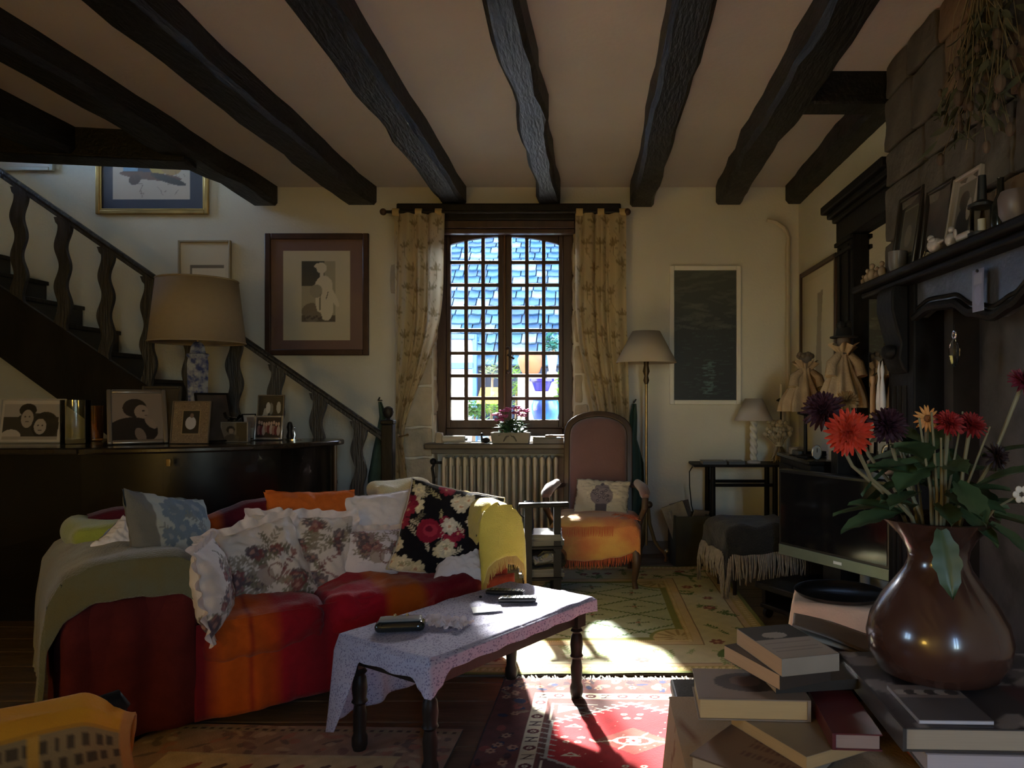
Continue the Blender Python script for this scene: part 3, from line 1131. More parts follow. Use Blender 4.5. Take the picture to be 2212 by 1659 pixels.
def picture(name, label, w, h, fw, fmat, paint, loc, rot=(0, 0, 0), depth=0.03, res=90, glass=True, cat='picture', easel=False, inner=None):
    """framed picture; local x width, z height, faces -y; origin at its bottom middle"""
    t = thing(name, label, cat, loc)
    t.rotation_euler = rot
    fr = MB()
    fr.bb(-w / 2, -w / 2 + fw, -depth, 0, 0, h)
    fr.bb(w / 2 - fw, w / 2, -depth, 0, 0, h)
    fr.bb(-w / 2 + fw, w / 2 - fw, -depth, 0, 0, fw)
    fr.bb(-w / 2 + fw, w / 2 - fw, -depth, 0, h - fw, h)
    fr.build('frame', fmat, t, bevel=min(0.006, fw * .3))
    if inner:
        im = MB()
        a, c = fw, fw + inner[0]
        im.bb(-w / 2 + a, -w / 2 + c, -depth * .8, 0, a, h - a)
        im.bb(w / 2 - c, w / 2 - a, -depth * .8, 0, a, h - a)
        im.bb(-w / 2 + c, w / 2 - c, -depth * .8, 0, a, c)
        im.bb(-w / 2 + c, w / 2 - c, -depth * .8, 0, h - c, h - a)
        im.build('frame_slip', inner[1], t, bevel=0.002)
    iw, ih = w - 2 * fw, h - 2 * fw
    nu = max(8, int(res * iw / max(iw, ih)))
    nv = max(8, int(res * ih / max(iw, ih)))
    U, V = uvgrid(nu, nv, iw, ih)
    p = Paint(U, V, (0.5, 0.5, 0.5))
    paint(p, iw, ih)
    pr = MB().surf(lambda u, v: ((u - .5) * iw, -depth * .45, fw + v * ih), nu, nv)
    pr.build('print', M_PRINTG if glass else M_PRINT, t, colors=np.clip(p.C, 0, 1))
    MB().bb(-w / 2 + fw * .5, w / 2 - fw * .5, -depth * .35, 0, fw * .5, h - fw * .5).build('backing', mat('backing_board', (0.12, 0.09, 0.06), 0.9), t)
    if easel:
        es = MB()
        es.box((0, h * .17, h * .40 + .33 * h * math.sin(-rot[0])), (w * .2, 0.006, h * .76), (R(22), 0, 0))
        es.build('easel_leg', M_BLACKW, t)
    return t


def wall_pic(name, label, x0, y0, x1, y1, fpx, fmat, paint, depth=0.025, **k):
    Y = YF - 0.003
    s = Y / 1600
    xc = WX((x0 + x1) / 2, Y)
    return picture(name, label, (x1 - x0) * s, (y1 - y0) * s, fpx * s, fmat, paint, (xc, Y, HZ(y1, Y)), depth=depth, **k)


def rng(seed):
    return random.Random(seed)


def p_woman(p, w, h):
    mat_c, cream, drk = S(120, 92, 86), S(206, 196, 168), S(62, 62, 52)
    p.C[:] = mat_c
    x0, x1, y0, y1 = w * .135, w * .86, h * .085, h * .895
    p.rect(x0, y0, x1, y1, cream)
    ix0, ix1, iy0, iy1 = w * .33, w * .70, h * .25, h * .80
    p.rect(ix0, iy0, ix1, iy1, S(172, 162, 134))
    p.rect(ix0, h * .58, w * .58, iy1, drk)
    p.ell(w * .43, h * .35, w * .10, h * .07, S(120, 108, 92), .4)
    p.rect(ix0, iy0, ix1, h * .31, S(96, 86, 70))
    skin = S(222, 212, 186)
    p.ell(w * .55, h * .74, w * .055, h * .05, skin)                      # head
    p.ell(w * .515, h * .765, w * .05, h * .02, skin, .3)
    p.rect(w * .535, h * .63, w * .57, h * .72, skin)                     # neck
    p.ell(w * .57, h * .56, w * .10, h * .11, skin, -.2)                  # shoulders
    p.ell(w * .58, h * .42, w * .095, h * .16, skin, .15)                 # torso
    p.ell(w * .66, h * .50, w * .035, h * .13, skin, .5)                  # arm
    p.ell(w * .49, h * .53, w * .07, h * .06, S(160, 152, 128), .2)
    p.line(w * .535, h * .50, w * .53, h * .36, w * .012, S(120, 110, 90))
    p.line(w * .62, h * .52, w * .60, h * .46, w * .01, S(110, 100, 82))
    p.ell(w * .46, h * .30, w * .09, h * .05, S(120, 110, 96), .2)
    for i in range(8):
        p.ell(w * (.37 + .025 * i), h * (.28 + .01 * (i % 3)), w * .014, h * .012, S(84, 76, 66))


wall_pic('framed_picture', 'brown framed print of a pale seated woman in a mauve mount', 574, 505, 798, 768, 13,
         mat('frame_brown', (0.055, 0.025, 0.017), 0.4, var=0.3), p_woman, res=150)


def p_blue(p, w, h):
    p.C[:] = S(34, 32, 58)
    x0, x1, y0, y1 = w * .12, w * .86, h * .13, h * .86
    p.rect(x0, y0, x1, y1, S(196, 182, 168))
    p.rect(w * .22, h * .46, w * .40, y1, S(120, 160, 190))
    p.rect(w * .36, h * .40, w * .50, y1, S(70, 78, 100))
    p.rect(w * .48, h * .55, w * .70, y1, S(150, 170, 190))
    p.ell(w * .56, h * .52, w * .09, h * .12, S(190, 160, 84))
    p.ell(w * .68, h * .50, w * .10, h * .09, S(176, 140, 86))
    p.ell(w * .48, h * .40, w * .30, h * .045, S(108, 78, 66), -.1)
    p.ell(w * .65, h * .36, w * .18, h * .04, S(66, 58, 54), -.3)
    p.ell(w * .33, h * .36, w * .06, h * .06, S(92, 70, 62), .6)
    rr = rng(3)
    for i in range(26):
        x, y = w * rr.uniform(.2, .82), h * rr.uniform(.18, .75)
        p.line(x, y, x + w * rr.uniform(-.04, .04), y + h * rr.uniform(-.08, .08), w * .008, S(110, 86, 72), .7)


wall_pic('framed_picture', 'gilt framed blue and ochre watercolour in a navy mount', 210, 262, 453, 464, 9,
         mat('frame_gilt', (0.42, 0.28, 0.10), 0.35, metal=0.7, var=0.3), p_blue, res=130, inner=(0.012, mat('gilt_slip', (0.55, 0.38, 0.14), 0.3, metal=0.8)))


def p_white(p, w, h):
    p.C[:] = S(216, 206, 186)
    p.rect(w * .2, h * .0, w * .9, h * .62, S(120, 110, 96))
    p.rect(w * .24, h * .0, w * .93, h * .56, S(222, 212, 192))


wall_pic('framed_picture', 'small cream framed pale drawing behind the big lampshade', 387, 520, 501, 655, 5,
         mat('frame_cream', (0.36, 0.29, 0.19), 0.5), p_white)


def p_pale(p, w, h):
    p.C[:] = S(196, 186, 176)
    p.rect(w * .06, h * .06, w * .9, h * .9, S(206, 198, 190))
    p.rect(w * .3, h * .45, w * .9, h * .9, S(150, 130, 120))


wall_pic('framed_picture', 'silver framed pale picture above the stair handrail', -70, 225, 119, 371, 9,
         mat('frame_silver', (0.50, 0.48, 0.42), 0.35, metal=0.6), p_pale)


def p_sea(p, w, h):
    V = p.V / h
    U = p.U / w
    top, mid, bot = np.array(S(74, 78, 70)), np.array(S(34, 38, 35)), np.array(S(22, 27, 27))
    t = np.clip((V - .55) / .45, 0, 1)[:, None]
    p.C = bot * (1 - np.clip(V / .55, 0, 1))[:, None] * (t == 0) + mid * (np.clip(V / .55, 0, 1))[:, None] * (t == 0) + (t > 0) * (mid * (1 - t) + top * t)
    rr = rng(12)
    for i in range(70):
        y = rr.uniform(.55, 1)
        p.ell(w * rr.random(), h * y, w * rr.uniform(.05, .2), h * rr.uniform(.005, .016), S(90, 94, 84), rr.uniform(-.3, .3), .35)
    for i in range(120):
        y = rr.uniform(.02, .55)
        p.ell(w * rr.gauss(.5, .22), h * y, w * rr.uniform(.01, .07), h * rr.uniform(.002, .005), S(62, 76, 70), 0, .5)
    for i in range(60):
        y = rr.uniform(.02, .30)
        p.ell(w * rr.gauss(.56, .05), h * y, w * rr.uniform(.02, .06), h * rr.uniform(.003, .006), S(84, 108, 104), 0, .6)
    for i in range(60):
        x = w * rr.random()
        p.line(x, h * .45, x + .002, h * rr.uniform(.48, .58), w * .008, S(40, 46, 42), .6)


wall_pic('framed_picture', 'white framed dark seascape with pale moonlit water', 1446, 575, 1600, 874, 10, mat('frame_white', (0.82, 0.80, 0.74), 0.6), p_sea, glass=False, res=160)


def right_pic(name, label, y0, y1, z0, z1, fw, fmat, paint, depth=0.025, **k):
    # on the right-hand wall, facing -x
    return picture(name, label, abs(y1 - y0), z1 - z0, fw, fmat, paint, (XR - 0.003, (y0 + y1) / 2, z0), (0, 0, -PI / 2), depth=depth, **k)


def p_trunk(p, w, h):
    p.C[:] = S(196, 186, 160)
    p.rect(w * .1, h * .06, w * .9, h * .94, S(206, 196, 170))
    p.poly([(w * .42, h * .1), (w * .62, h * .1), (w * .60, h * .5), (w * .66, h * .82), (w * .5, h * .80), (w * .48, h * .5)], S(140, 128, 106))


right_pic('framed_picture', 'tall brown framed drawing of a tree trunk on the side wall', 4.74, 5.58, 1.20, 2.13, 0.035, mat('frame_brown2', (0.045, 0.02, 0.012), 0.4), p_trunk)

# ------------------------------------------------------------------ big mirror with cornice, side wall
mir = thing('wall_mirror', 'tall wall mirror in a heavy black frame with overhanging cornice', 'mirror', (XR, 4.1, 0.80))
Tm = Matrix.Translation((-XR, -4.1, -0.80))
MB(Tm).bb(XR - .025, XR - .005, 3.70, 4.30, 0.86, 2.15).build('mirror_glass', mat('mirror_silver', (0.80, 0.80, 0.78), 0.02, metal=1.0), mir)
for ya, yb in ((4.28, 4.56), (3.64, 3.72)):
    MB(Tm).bb(XR - .075, XR - .004, ya, yb, 0.80, 2.15).build('pilaster', M_BLACKW, mir, bevel=0.008)
for ya, yb in ((4.33, 4.36), (4.48, 4.51)):
    MB(Tm).bb(XR - .085, XR - .075, ya, yb, 0.9, 2.1).build('fluting', M_BLACKW, mir, bevel=0.003)
MB(Tm).bb(XR - .08, XR - .004, 3.64, 4.56, 2.15, 2.27).build('frieze', M_BLACKW, mir, bevel=0.006)
cz = MB(Tm)
cz.bb(XR - .10, XR - .004, 3.64, 4.58, 2.27, 2.30)
cz.bb(XR - .125, XR - .004, 3.64, 4.605, 2.30, 2.335)
cz.bb(XR - .155, XR - .004, 3.64, 4.635, 2.335, 2.385)
cz.build('cornice', M_BLACKW, mir, bevel=0.008)
MB(Tm).bb(XR - .08, XR - .004, 3.64, 4.56, 0.80, 0.88).build('base_rail', M_BLACKW, mir, bevel=0.006)
for i, zz in enumerate((2.12, 2.06)):
    MB(Tm).bb(XR - .09, XR - .07, 4.27, 4.57, zz, zz + .025).build('capital', M_BLACKW, mir, bevel=0.004)

# ------------------------------------------------------------------ chimney breast and fireplace
cb = struct(MB().bb(1.44, XR, 1.80, 3.63, 1.75, ZC).build('wall_chimney', mat('mortar_grey', (0.13, 0.115, 0.10), 0.95, var=0.2, bump=0.4)))
rr = rng(21)
z = 1.76
row = 0
while z < ZC - .03:
    h = min(rr.uniform(.17, .27), ZC - z)
    yy = 3.635
    while yy > 1.82:
        w = min(rr.uniform(.22, .46), yy - 1.80)
        big = (row == 0 and 2.55 < yy - w / 2 < 3.1)
        MB().rbox((0, 0, 0), (0.05, w - .014, h - .014), r=0.016, n=6, disp=0.012, freq=8, seed=yy * 7 + z).build(
            'stone', M_BSTONE if (big or rr.random() < .22) else M_GSTONE, cb, loc=(1.43 + rr.uniform(-.008, .004), yy - w / 2, z + h / 2))
        yy -= w
    z += h
    row += 1

fp = thing('fireplace', 'black carved wooden fireplace surround with a serpentine frieze', 'fireplace', (1.40, 2.80, 0))
Tf = Matrix.Translation((-1.40, -2.80, 0))
sh = MB(Tf)
sh.bb(1.275, XR, 1.75, 3.72, 1.715, 1.75)
sh.bb(1.31, XR, 1.78, 3.68, 1.685, 1.715)
sh.build('mantel_shelf', M_BLACKW, fp, bevel=0.01)
M_FRZ = mat('frieze_sheen', (0.055, 0.058, 0.068), 0.33, var=0.35, scale=9, bump=0.2)  # grey-blue of the reflected light put into the panel's base colour


def serp(y):
    pts = [(3.42, 1.50), (3.22, 1.535), (3.05, 1.565), (2.85, 1.555), (2.70, 1.50), (2.56, 1.475), (2.44, 1.50), (2.33, 1.545), (2.2, 1.535), (2.0, 1.46), (1.85, 1.44)]
    for (ya, za), (yb, zb) in zip(pts, pts[1:]):
        if ya >= y >= yb:
            q = smooth((ya - y) / (ya - yb))
            return za + (zb - za) * q
    return pts[-1][1]


ys = [3.20 - i * (3.20 - 1.92) / 60 for i in range(61)]
MB(Tf).prism([(q, serp(q)) for q in ys] + [(1.92, 1.69), (3.20, 1.69)], 1.375, 1.42, 'x').build('frieze_panel', M_FRZ, fp)
mo = MB(Tf)
mo.tube([(1.372, q, serp(q) + .004) for q in ys], 0.020, 8)
mo.build('frieze_moulding', M_BLACKW, fp)
mo = MB(Tf)
mo.tube([(1.372, q, serp(q) + .038) for q in ys], 0.008, 6)
mo.build('frieze_bead', M_BLACKW, fp)
for y0, y1 in ((3.18, 3.46), (1.80, 2.04)):
    j = MB(Tf)
    j.bb(1.36, XR, y0, y1, 0, 1.69)
    j.bb(1.335, XR, y0 - .015, y1 + .015, 0, 0.14)
    jo = j.build('jamb', M_BLACKW, fp, bevel=0.008)
    for q in (0.3, 0.5, 0.7):
        yy = y0 + (y1 - y0) * q
        MB(Tf).tube([(1.357, yy, 0.2), (1.357, yy, 1.25)], 0.014, 6).build('reed', M_BLACKW, jo)
    cbp = [(1.36, 1.30), (1.335, 1.32), (1.315, 1.37), (1.325, 1.43), (1.305, 1.50), (1.285, 1.58), (1.285, 1.66), (1.30, 1.69), (1.36, 1.69)]
    MB(Tf).prism([(x, z) for x, z in cbp], y0 + .05, y1 - .05, 'y').build('corbel', M_BLACKW, jo, bevel=0.008)
    MB(Tf).ball((1.31, (y0 + y1) / 2, 1.40), 0.035, sy=1.8).build('carved_leaf', M_BLACKW, jo)
MB(Tf).bb(XR + .05, XR + .25, 2.06, 3.16, 0, 1.7).build('fireback', mat('fireback_iron', (0.085, 0.078, 0.078), 0.6, var=0.5, scale=5, rgb2=(0.02, 0.018, 0.018), bump=0.3), fp)
for y0, y1 in ((3.10, 3.185), (2.04, 2.12)):
    MB(Tf).bb(XR - .06, XR + .25, y0, y1, 0, 1.7).build('firebox_side', mat('soot_black', (0.02, 0.018, 0.017), 0.9, var=.4), fp)
MB(Tf).bb(1.425, XR + .25, 2.06, 3.16, 1.62, 1.70).build('firebox_roof', mat('soot_black'), fp)
MB(Tf).bb(1.30, XR + .06, 2.02, 3.20, 0, 0.05).build('hearth_slab', M_GSTONE, fp, bevel=0.008)

# card pinned to the frieze and a hanging glass drop
cd = thing('pinned_card', 'small white card pinned to the mantel frieze', 'card', (1.352, WX(2212, 1) and 2.62, 1.50))
Uc, Vc = uvgrid(16, 24, 0.08, 0.13)
pc = Paint(Uc, Vc, S(110, 110, 132))
pc.ell(.04, .05, .025, .03, S(120, 120, 150))
pc.rect(.012, .085, .068, .118, S(132, 132, 150))
MB().surf(lambda u, v: (-0.004 - .002 * math.sin(v * 3), 0.04 - u * 0.08, v * 0.15), 16, 24).build('sheet', M_PRINT, cd, colors=pc.C)
MB().ball((-0.008, 0, 0.143), 0.006, 8, 5).build('pin', M_IRON, cd)
gd = thing('glass_drop', 'clear cut glass drop hanging in front of the hearth', 'ornament', (1.36, 2.82, 1.36))
g = MB().lathe([(0.001, -.05), (0.012, -.035), (0.020, -.005), (0.021, 0.02), (0.014, 0.045), (0.006, 0.062)], 8)
g.build('drop', mat('crystal', (0.9, 0.95, 1.0), 0.03, trans=1.0), gd, angle=10)
gr = MB()
gr.tube([(0, 0.012 * math.cos(a), 0.075 + 0.014 * math.sin(a)) for a in [2 * PI * i / 12 for i in range(13)]], 0.004, 6)
gr.build('loop', M_SILVER, gd)
MB().tube([(0, 0, 0.088), (0, 0, 0.115)], 0.0015, 5).build('thread', M_IRON, gd)

# ------------------------------------------------------------------ things on the mantel shelf
ZM = 1.752


def mpt(px, x):
    """point on the shelf seen in column px at wall distance x"""
    return 1600 * x / (px - 1290)


def p_dark(p, w, h):
    p.C[:] = S(30, 30, 26)
    p.rect(w * .16, h * .14, w * .84, h * .86, S(90, 96, 86))
    p.rect(w * .19, h * .16, w * .81, h * .84, S(34, 36, 32))
    p.ell(w * .5, h * .45, w * .16, h * .16, S(84, 80, 76))


def p_dark2(p, w, h):
    p.C[:] = S(64, 56, 52)
    p.mottle(.2, 30)


def p_port(p, w, h):
    p.C[:] = S(150, 144, 140)
    p.rect(w * .1, h * .08, w * .9, h * .92, S(96, 92, 86))
    p.ell(w * .42, h * .66, w * .2, h * .14, S(36, 32, 30))
    p.ell(w * .46, h * .28, w * .3, h * .3, S(30, 28, 26))
    p.ell(w * .66, h * .5, w * .1, h * .16, S(150, 142, 136))


fy = lambda px, x: mpt(px, x)
picture('framed_picture', 'dark framed portrait leaning against the chimney on the mantel shelf', 0.26, 0.36, 0.022, mat('frame_black', (0.02, 0.016, 0.013), 0.3), p_dark,
        (1.375, 3.30, ZM), (-R(8), 0, -PI / 2), easel=False)
picture('framed_picture', 'plain dark brown framed picture leaning on the mantel shelf', 0.24, 0.31, 0.016, mat('frame_black', (0.02, 0.016, 0.013), 0.3), p_dark2,
        (1.385, 3.02, ZM), (-R(7), 0, -PI / 2))
picture('framed_picture', 'pale framed black and white portrait photograph on the mantel shelf', 0.21, 0.29, 0.014, mat('frame_grey', (0.30, 0.27, 0.25), 0.4), p_port,
        (1.37, 2.78, ZM), (-R(9), 0, -PI / 2))
lan = thing('lantern', 'small black glass lantern with a tall neck on the mantel shelf', 'lantern', (1.33, 2.56, ZM))
MB().lathe([(0.045, 0), (0.045, 0.012), (0.04, 0.014)], 16).build('base', M_IRON, lan)
MB().lathe([(0.038, 0.012), (0.038, 0.10), (0.036, 0.10)], 16, cap=False).build('glass', M_GLASS, lan)
MB().lathe([(0.046, 0.10), (0.046, 0.11), (0.016, 0.125), (0.013, 0.21), (0.001, 0.212)], 16).build('cap', M_IRON, lan)
MB().lathe([(0.014, 0.013), (0.014, 0.06), (0.002, 0.062)], 10).build('candle', M_WHITE, lan)
for nm, lb, x, yv, prof, mt in (
        ('ceramic_cup', 'grey ceramic cup at the end of the mantel shelf', 1.33, 3.28, [(0.03, 0), (0.038, 0.03), (0.04, 0.09), (0.036, 0.09), (0.03, 0.02)], mat('cup_grey', (0.12, 0.11, 0.105), 0.4)),
        ('ceramic_vase', 'mauve ceramic jar beside the lantern on the mantel shelf', 1.34, 2.36, [(0.04, 0), (0.055, 0.03), (0.058, 0.08), (0.05, 0.10), (0.045, 0.10), (0.04, 0.02)], mat('jar_mauve', (0.13, 0.105, 0.105), 0.4)),
        ('bottle', 'slim dark bottle standing on the mantel shelf', 1.34, 2.46, [(0.028, 0), (0.03, 0.02), (0.028, 0.08), (0.012, 0.12), (0.010, 0.17), (0.012, 0.172), (0.001, 0.173)], mat('bottle_dark', (0.012, 0.014, 0.012), 0.15)),
        ('ceramic_vase', 'tall grey vase at the near end of the mantel shelf', 1.36, 2.22, [(0.045, 0), (0.06, 0.06), (0.055, 0.16), (0.035, 0.20), (0.04, 0.22), (0.034, 0.22), (0.02, 0.15)], mat('vase_greybrown', (0.10, 0.085, 0.08), 0.45))):
    tag(MB().lathe(prof, 20).build(nm, mt, loc=(x, yv, ZM)), lb, nm.split('_')[-1])


def figurine(label, loc, parts, m, name='figurine'):
    t = thing(name, label, 'figurine', loc)
    for nm, c, r_, s in parts:
        MB().ball(c, r_, 12, 8, *s).build(nm, m, t)
    return t


M_PORC = mat('porcelain_figure', (0.36, 0.33, 0.32), 0.35)
figurine('white porcelain bird figurine on the mantel shelf', (1.30, 2.85, ZM),
         [('body', (0, 0, .03), .028, (1, 1.4, 1)), ('head', (0, .035, .062), .014, (1, 1, 1)), ('tail', (0, -.045, .035), .014, (.6, 2, .6)), ('wing', (-.015, -.005, .045), .018, (.6, 1.4, .7))], M_PORC)
figurine('small white angel figurine beside the bird on the mantel shelf', (1.30, 2.72, ZM),
         [('robe', (0, 0, .022), .022, (1, 1, 1.2)), ('head', (0, 0, .06), .012, (1, 1, 1)), ('wing', (.004, .02, .04), .014, (.4, 1, 1.3)), ('wing', (.004, -.02, .04), .014, (.4, 1, 1.3))], M_PORC)
for i, (yv, hh, c) in enumerate(((3.66, .05, (0.25, 0.17, 0.10)), (3.60, .07, (0.35, 0.26, 0.18)), (3.54, .085, (0.33, 0.24, 0.16)), (3.48, .06, (0.22, 0.14, 0.09)), (3.42, .075, (0.30, 0.22, 0.15)))):
    figurine(['tiny brown clay shepherd figure at the mantel end', 'tan clay woman figure with basket on the mantel', 'tallest tan clay figure on the mantel end', 'reddish brown clay figure on the mantel', 'clay figure next to the grey cup on the mantel'][i],
             (1.315, yv, ZM), [('body', (0, 0, hh * .35), hh * .32, (.8, .8, 1.1)), ('head', (0, 0, hh * .85), hh * .16, (1, 1, 1)), ('arm', (-.004, hh * .22, hh * .5), hh * .13, (.7, 1.5, .8))],
             mat('clay_%d' % i, c, 0.7, var=.2), name='clay_figure')
ci = MB().rbox((0, 0, 0.014), (0.03, 0.09, 0.028), r=0.01, n=6)
tag(ci.build('soap_dish', M_PORC, loc=(1.30, 2.62, ZM)), 'small oblong white dish on the mantel edge', 'dish')
crk = thing('glass_stopper', 'cut glass stopper leaning beside the porcelain bird', 'ornament', (1.30, 2.94, ZM))
MB().lathe([(0.008, 0), (0.010, 0.02), (0.004, 0.03), (0.012, 0.045), (0.010, 0.06), (0.001, 0.068)], 8).build('stopper', mat('crystal'), crk, rot=(0.4, 0.3, 0), angle=10)

# dried flower bunch hanging high on the chimney
df = thing('dried_flower_bunch', 'large bunch of dried flowers hanging on the stone chimney', 'dried flowers', (1.29, 2.45, 2.75))
rr = rng(31)
tw = MB()
hd_ = MB()
lfm = MB()
for i in range(80):
    a, sp = rr.uniform(-1, 1), rr.uniform(.35, .72)
    p0 = Vector((0, 0, 0))
    p1 = Vector((rr.uniform(-.06, .04), a * .14, -sp * .6))
    p2 = Vector((rr.uniform(-.09, .05), a * .26 + rr.uniform(-.05, .05), -sp))
    tw.tube([p0, p1, p2], [0.003, 0.002, 0.0015], 4)
    if i % 2:
        hd_.ball(p2, rr.uniform(.008, .018), 7, 5, sz=1.6)
    else:
        for k in range(4):
            lf = leaf_mesh(rr.uniform(.05, .10), .022)
            lfm.T = Matrix.Translation(p1.lerp(p2, rr.random())) @ Euler((rr.uniform(-2.4, -.6), rr.uniform(-1, 1), rr.uniform(-3, 3))).to_matrix().to_4x4()
            lfm.add(lf.v, lf.f)
tw.build('stems', mat('dry_stem', (0.16, 0.13, 0.08), 0.9), df)['kind'] = 'stuff'
hd_.build('seed_heads', mat('dry_head', (0.09, 0.065, 0.052), 0.9, var=.4), df)['kind'] = 'stuff'
lfm.build('dry_leaves', mat('dry_leaf', (0.06, 0.065, 0.04), 0.9, var=.4), df)['kind'] = 'stuff'
MB().tube([(0.11, 0, 0.02), (0, 0, 0.02), (0, 0, -.02)], 0.008, 6).build('nail_and_string', M_IRON, df)

# ------------------------------------------------------------------ dark sideboard with rounded end
ZT = 0.93
sb = thing('sideboard', 'long dark polished sideboard with rounded end behind the sofa', 'sideboard', (-2.6, 4.5, 0))
Ts = Matrix.Translation((2.6, -4.5, 0))
outline = [(-4.2, 3.92), (-2.75, 3.92)]
for i in range(15):
    t = i / 14
    # bowed sweep back to the right end
    p0, p1, p2, p3 = (-2.75, 3.92), (-2.1, 3.95), (-1.66, 4.35), (-1.64, 4.80)
    bx = (1 - t) ** 3 * p0[0] + 3 * (1 - t) ** 2 * t * p1[0] + 3 * (1 - t) * t * t * p2[0] + t ** 3 * p3[0]
    by = (1 - t) ** 3 * p0[1] + 3 * (1 - t) ** 2 * t * p1[1] + 3 * (1 - t) * t * t * p2[1] + t ** 3 * p3[1]
    outline.append((bx, by))
outline += [(-1.68, 4.90), (-4.2, 4.90)]
M_POL = mat('polished_black', (0.006, 0.005, 0.0045), 0.24, spec=.3, var=0.4, scale=5, coat=0.12)
MB(Ts).prism(outline, ZT - .034, ZT, 'z').build('top', mat('polished_brown', (0.022, 0.016, 0.013), 0.22, var=0.4, scale=6, coat=0.3), sb, bevel=0.012)
body = [(-2.9 + (x + 2.9) * 0.965, 4.42 + (y_ - 4.42) * 0.93) for x, y_ in outline]
MB(Ts).prism(body, 0.08, ZT - .034, 'z').build('body', M_POL, sb)
MB(Ts).prism([(-2.9 + (x + 2.9) * 0.95, 4.42 + (y_ - 4.42) * 0.9) for x, y_ in outline], 0.0, 0.08, 'z').build('plinth', M_BLACKW, sb)
ex, ey = -2.9 + (-1.64 + 2.9) * 0.965, 4.42 + (4.78 - 4.42) * .93
MB(Ts).tube([(ex + .004, ey, 0.08), (ex + .004, ey, ZT - .034)], 0.010, 8).build('edge_bead', mat('bead_wood', (0.14, 0.09, 0.05), 0.35), sb)
MB(Ts).bb(WX(374, 4.0) - .012, WX(374, 4.0) + .012, 3.952, 3.962, 0.83, 0.87).build('keyhole_plate', M_BRASS, sb, bevel=0.002)


def p_couple(p, w, h):
    p.C[:] = S(210, 202, 192)
    p.rect(w * .04, h * .10, w * .93, h * .66, S(58, 54, 52))
    p.rect(w * .04, h * .60, w * .93, h * .90, S(176, 168, 162))
    p.ell(w * .55, h * .58, w * .28, h * .10, S(52, 48, 46))
    p.ell(w * .42, h * .76, w * .14, h * .16, S(28, 25, 24))
    p.ell(w * .42, h * .55, w * .10, h * .22, S(178, 166, 156))
    p.ell(w * .72, h * .38, w * .22, h * .34, S(34, 31, 30))
    p.ell(w * .64, h * .36, w * .10, h * .19, S(186, 174, 165))
    p.ell(w * .18, h * .12, w * .16, h * .17, S(200, 190, 182))
    p.rect(w * .04, h * .04, w * .93, h * .12, S(170, 160, 152))
    for cx, cy in ((.42, .6), (.64, .39)):
        for s in (-1, 1):
            p.ell(w * (cx + s * .035), h * cy, w * .016, h * .018, S(70, 62, 58))
        p.ell(w * cx, h * (cy - .12), w * .035, h * .012, S(96, 84, 80))
    p.rect(0, 0, w * .04, h, S(206, 198, 188))


def p_man(p, w, h):
    p.C[:] = S(150, 136, 128)
    p.ell(w * .45, h * .68, w * .24, h * .20, S(44, 38, 36))
    p.ell(w * .58, h * .60, w * .14, h * .15, S(164, 146, 136))
    p.ell(w * .40, h * .18, w * .5, h * .30, S(40, 34, 34))
    p.ell(w * .76, h * .35, w * .08, h * .14, S(158, 140, 130), .6)
    p.ell(w * .62, h * .62, w * .03, h * .02, S(60, 50, 48))
    p.ell(w * .67, h * .52, w * .03, h * .01, S(90, 76, 72))
    p.ell(w * .55, h * .10, w * .10, h * .16, S(130, 115, 108), .3)


def p_matphoto(p, w, h):
    rr = rng(4)
    p.C[:] = S(128, 108, 88)
    for i in range(900):
        p.ell(w * rr.random(), h * rr.random(), w * .012, h * .006, S(156, 138, 116) if i % 2 else S(98, 80, 64), rr.random() * 3)
    p.rect(w * .25, h * .20, w * .76, h * .80, S(150, 130, 100))
    p.rect(w * .28, h * .22, w * .73, h * .78, S(34, 32, 28))
    p.ell(w * .5, h * .48, w * .15, h * .16, S(190, 190, 200))
    p.ell(w * .52, h * .66, w * .05, h * .06, S(120, 100, 88))


def p_group(p, w, h):
    p.C[:] = S(40, 28, 28)
    rr = rng(8)
    for i in range(9):
        x = w * (.1 + .1 * i)
        p.ell(x, h * rr.uniform(.35, .5), w * .07, h * .25, [S(150, 110, 104), S(110, 40, 50), S(176, 160, 156)][i % 3])
        p.ell(x, h * rr.uniform(.66, .78), w * .045, h * .10, S(190, 160, 146))


def p_bw(p, w, h):
    p.C[:] = S(34, 32, 32)
    rr = rng(9)
    for i in range(7):
        p.ell(w * rr.uniform(.15, .85), h * rr.uniform(.2, .75), w * .09, h * .14, S(*[rr.choice((120, 170, 200))] * 3))


def p_girl(p, w, h):
    p.C[:] = S(96, 92, 90)
    p.rect(w * .6, 0, w, h, S(36, 34, 34))
    p.ell(w * .36, h * .62, w * .17, h * .2, S(26, 24, 24))
    p.ell(w * .38, h * .55, w * .10, h * .14, S(130, 118, 110))
    p.ell(w * .4, h * .14, w * .3, h * .24, S(60, 56, 56))


def sb_frame(label, px0, px1, ytop, ybase, fpx, fm, paint, yaw=0.0, lean=8, Y=None, **k):
    Y = Y or 0.26 * 1600 / (ybase - 862)
    s = Y / 1600
    return picture('framed_photo', label, (px1 - px0) * s / math.cos(yaw), (ybase - ytop) * s, fpx * s, fm, paint, (WX((px0 + px1) / 2, Y), Y, ZT + .002), (-R(lean), 0, yaw),
                   depth=0.016, cat='photo frame', easel=True, **k)


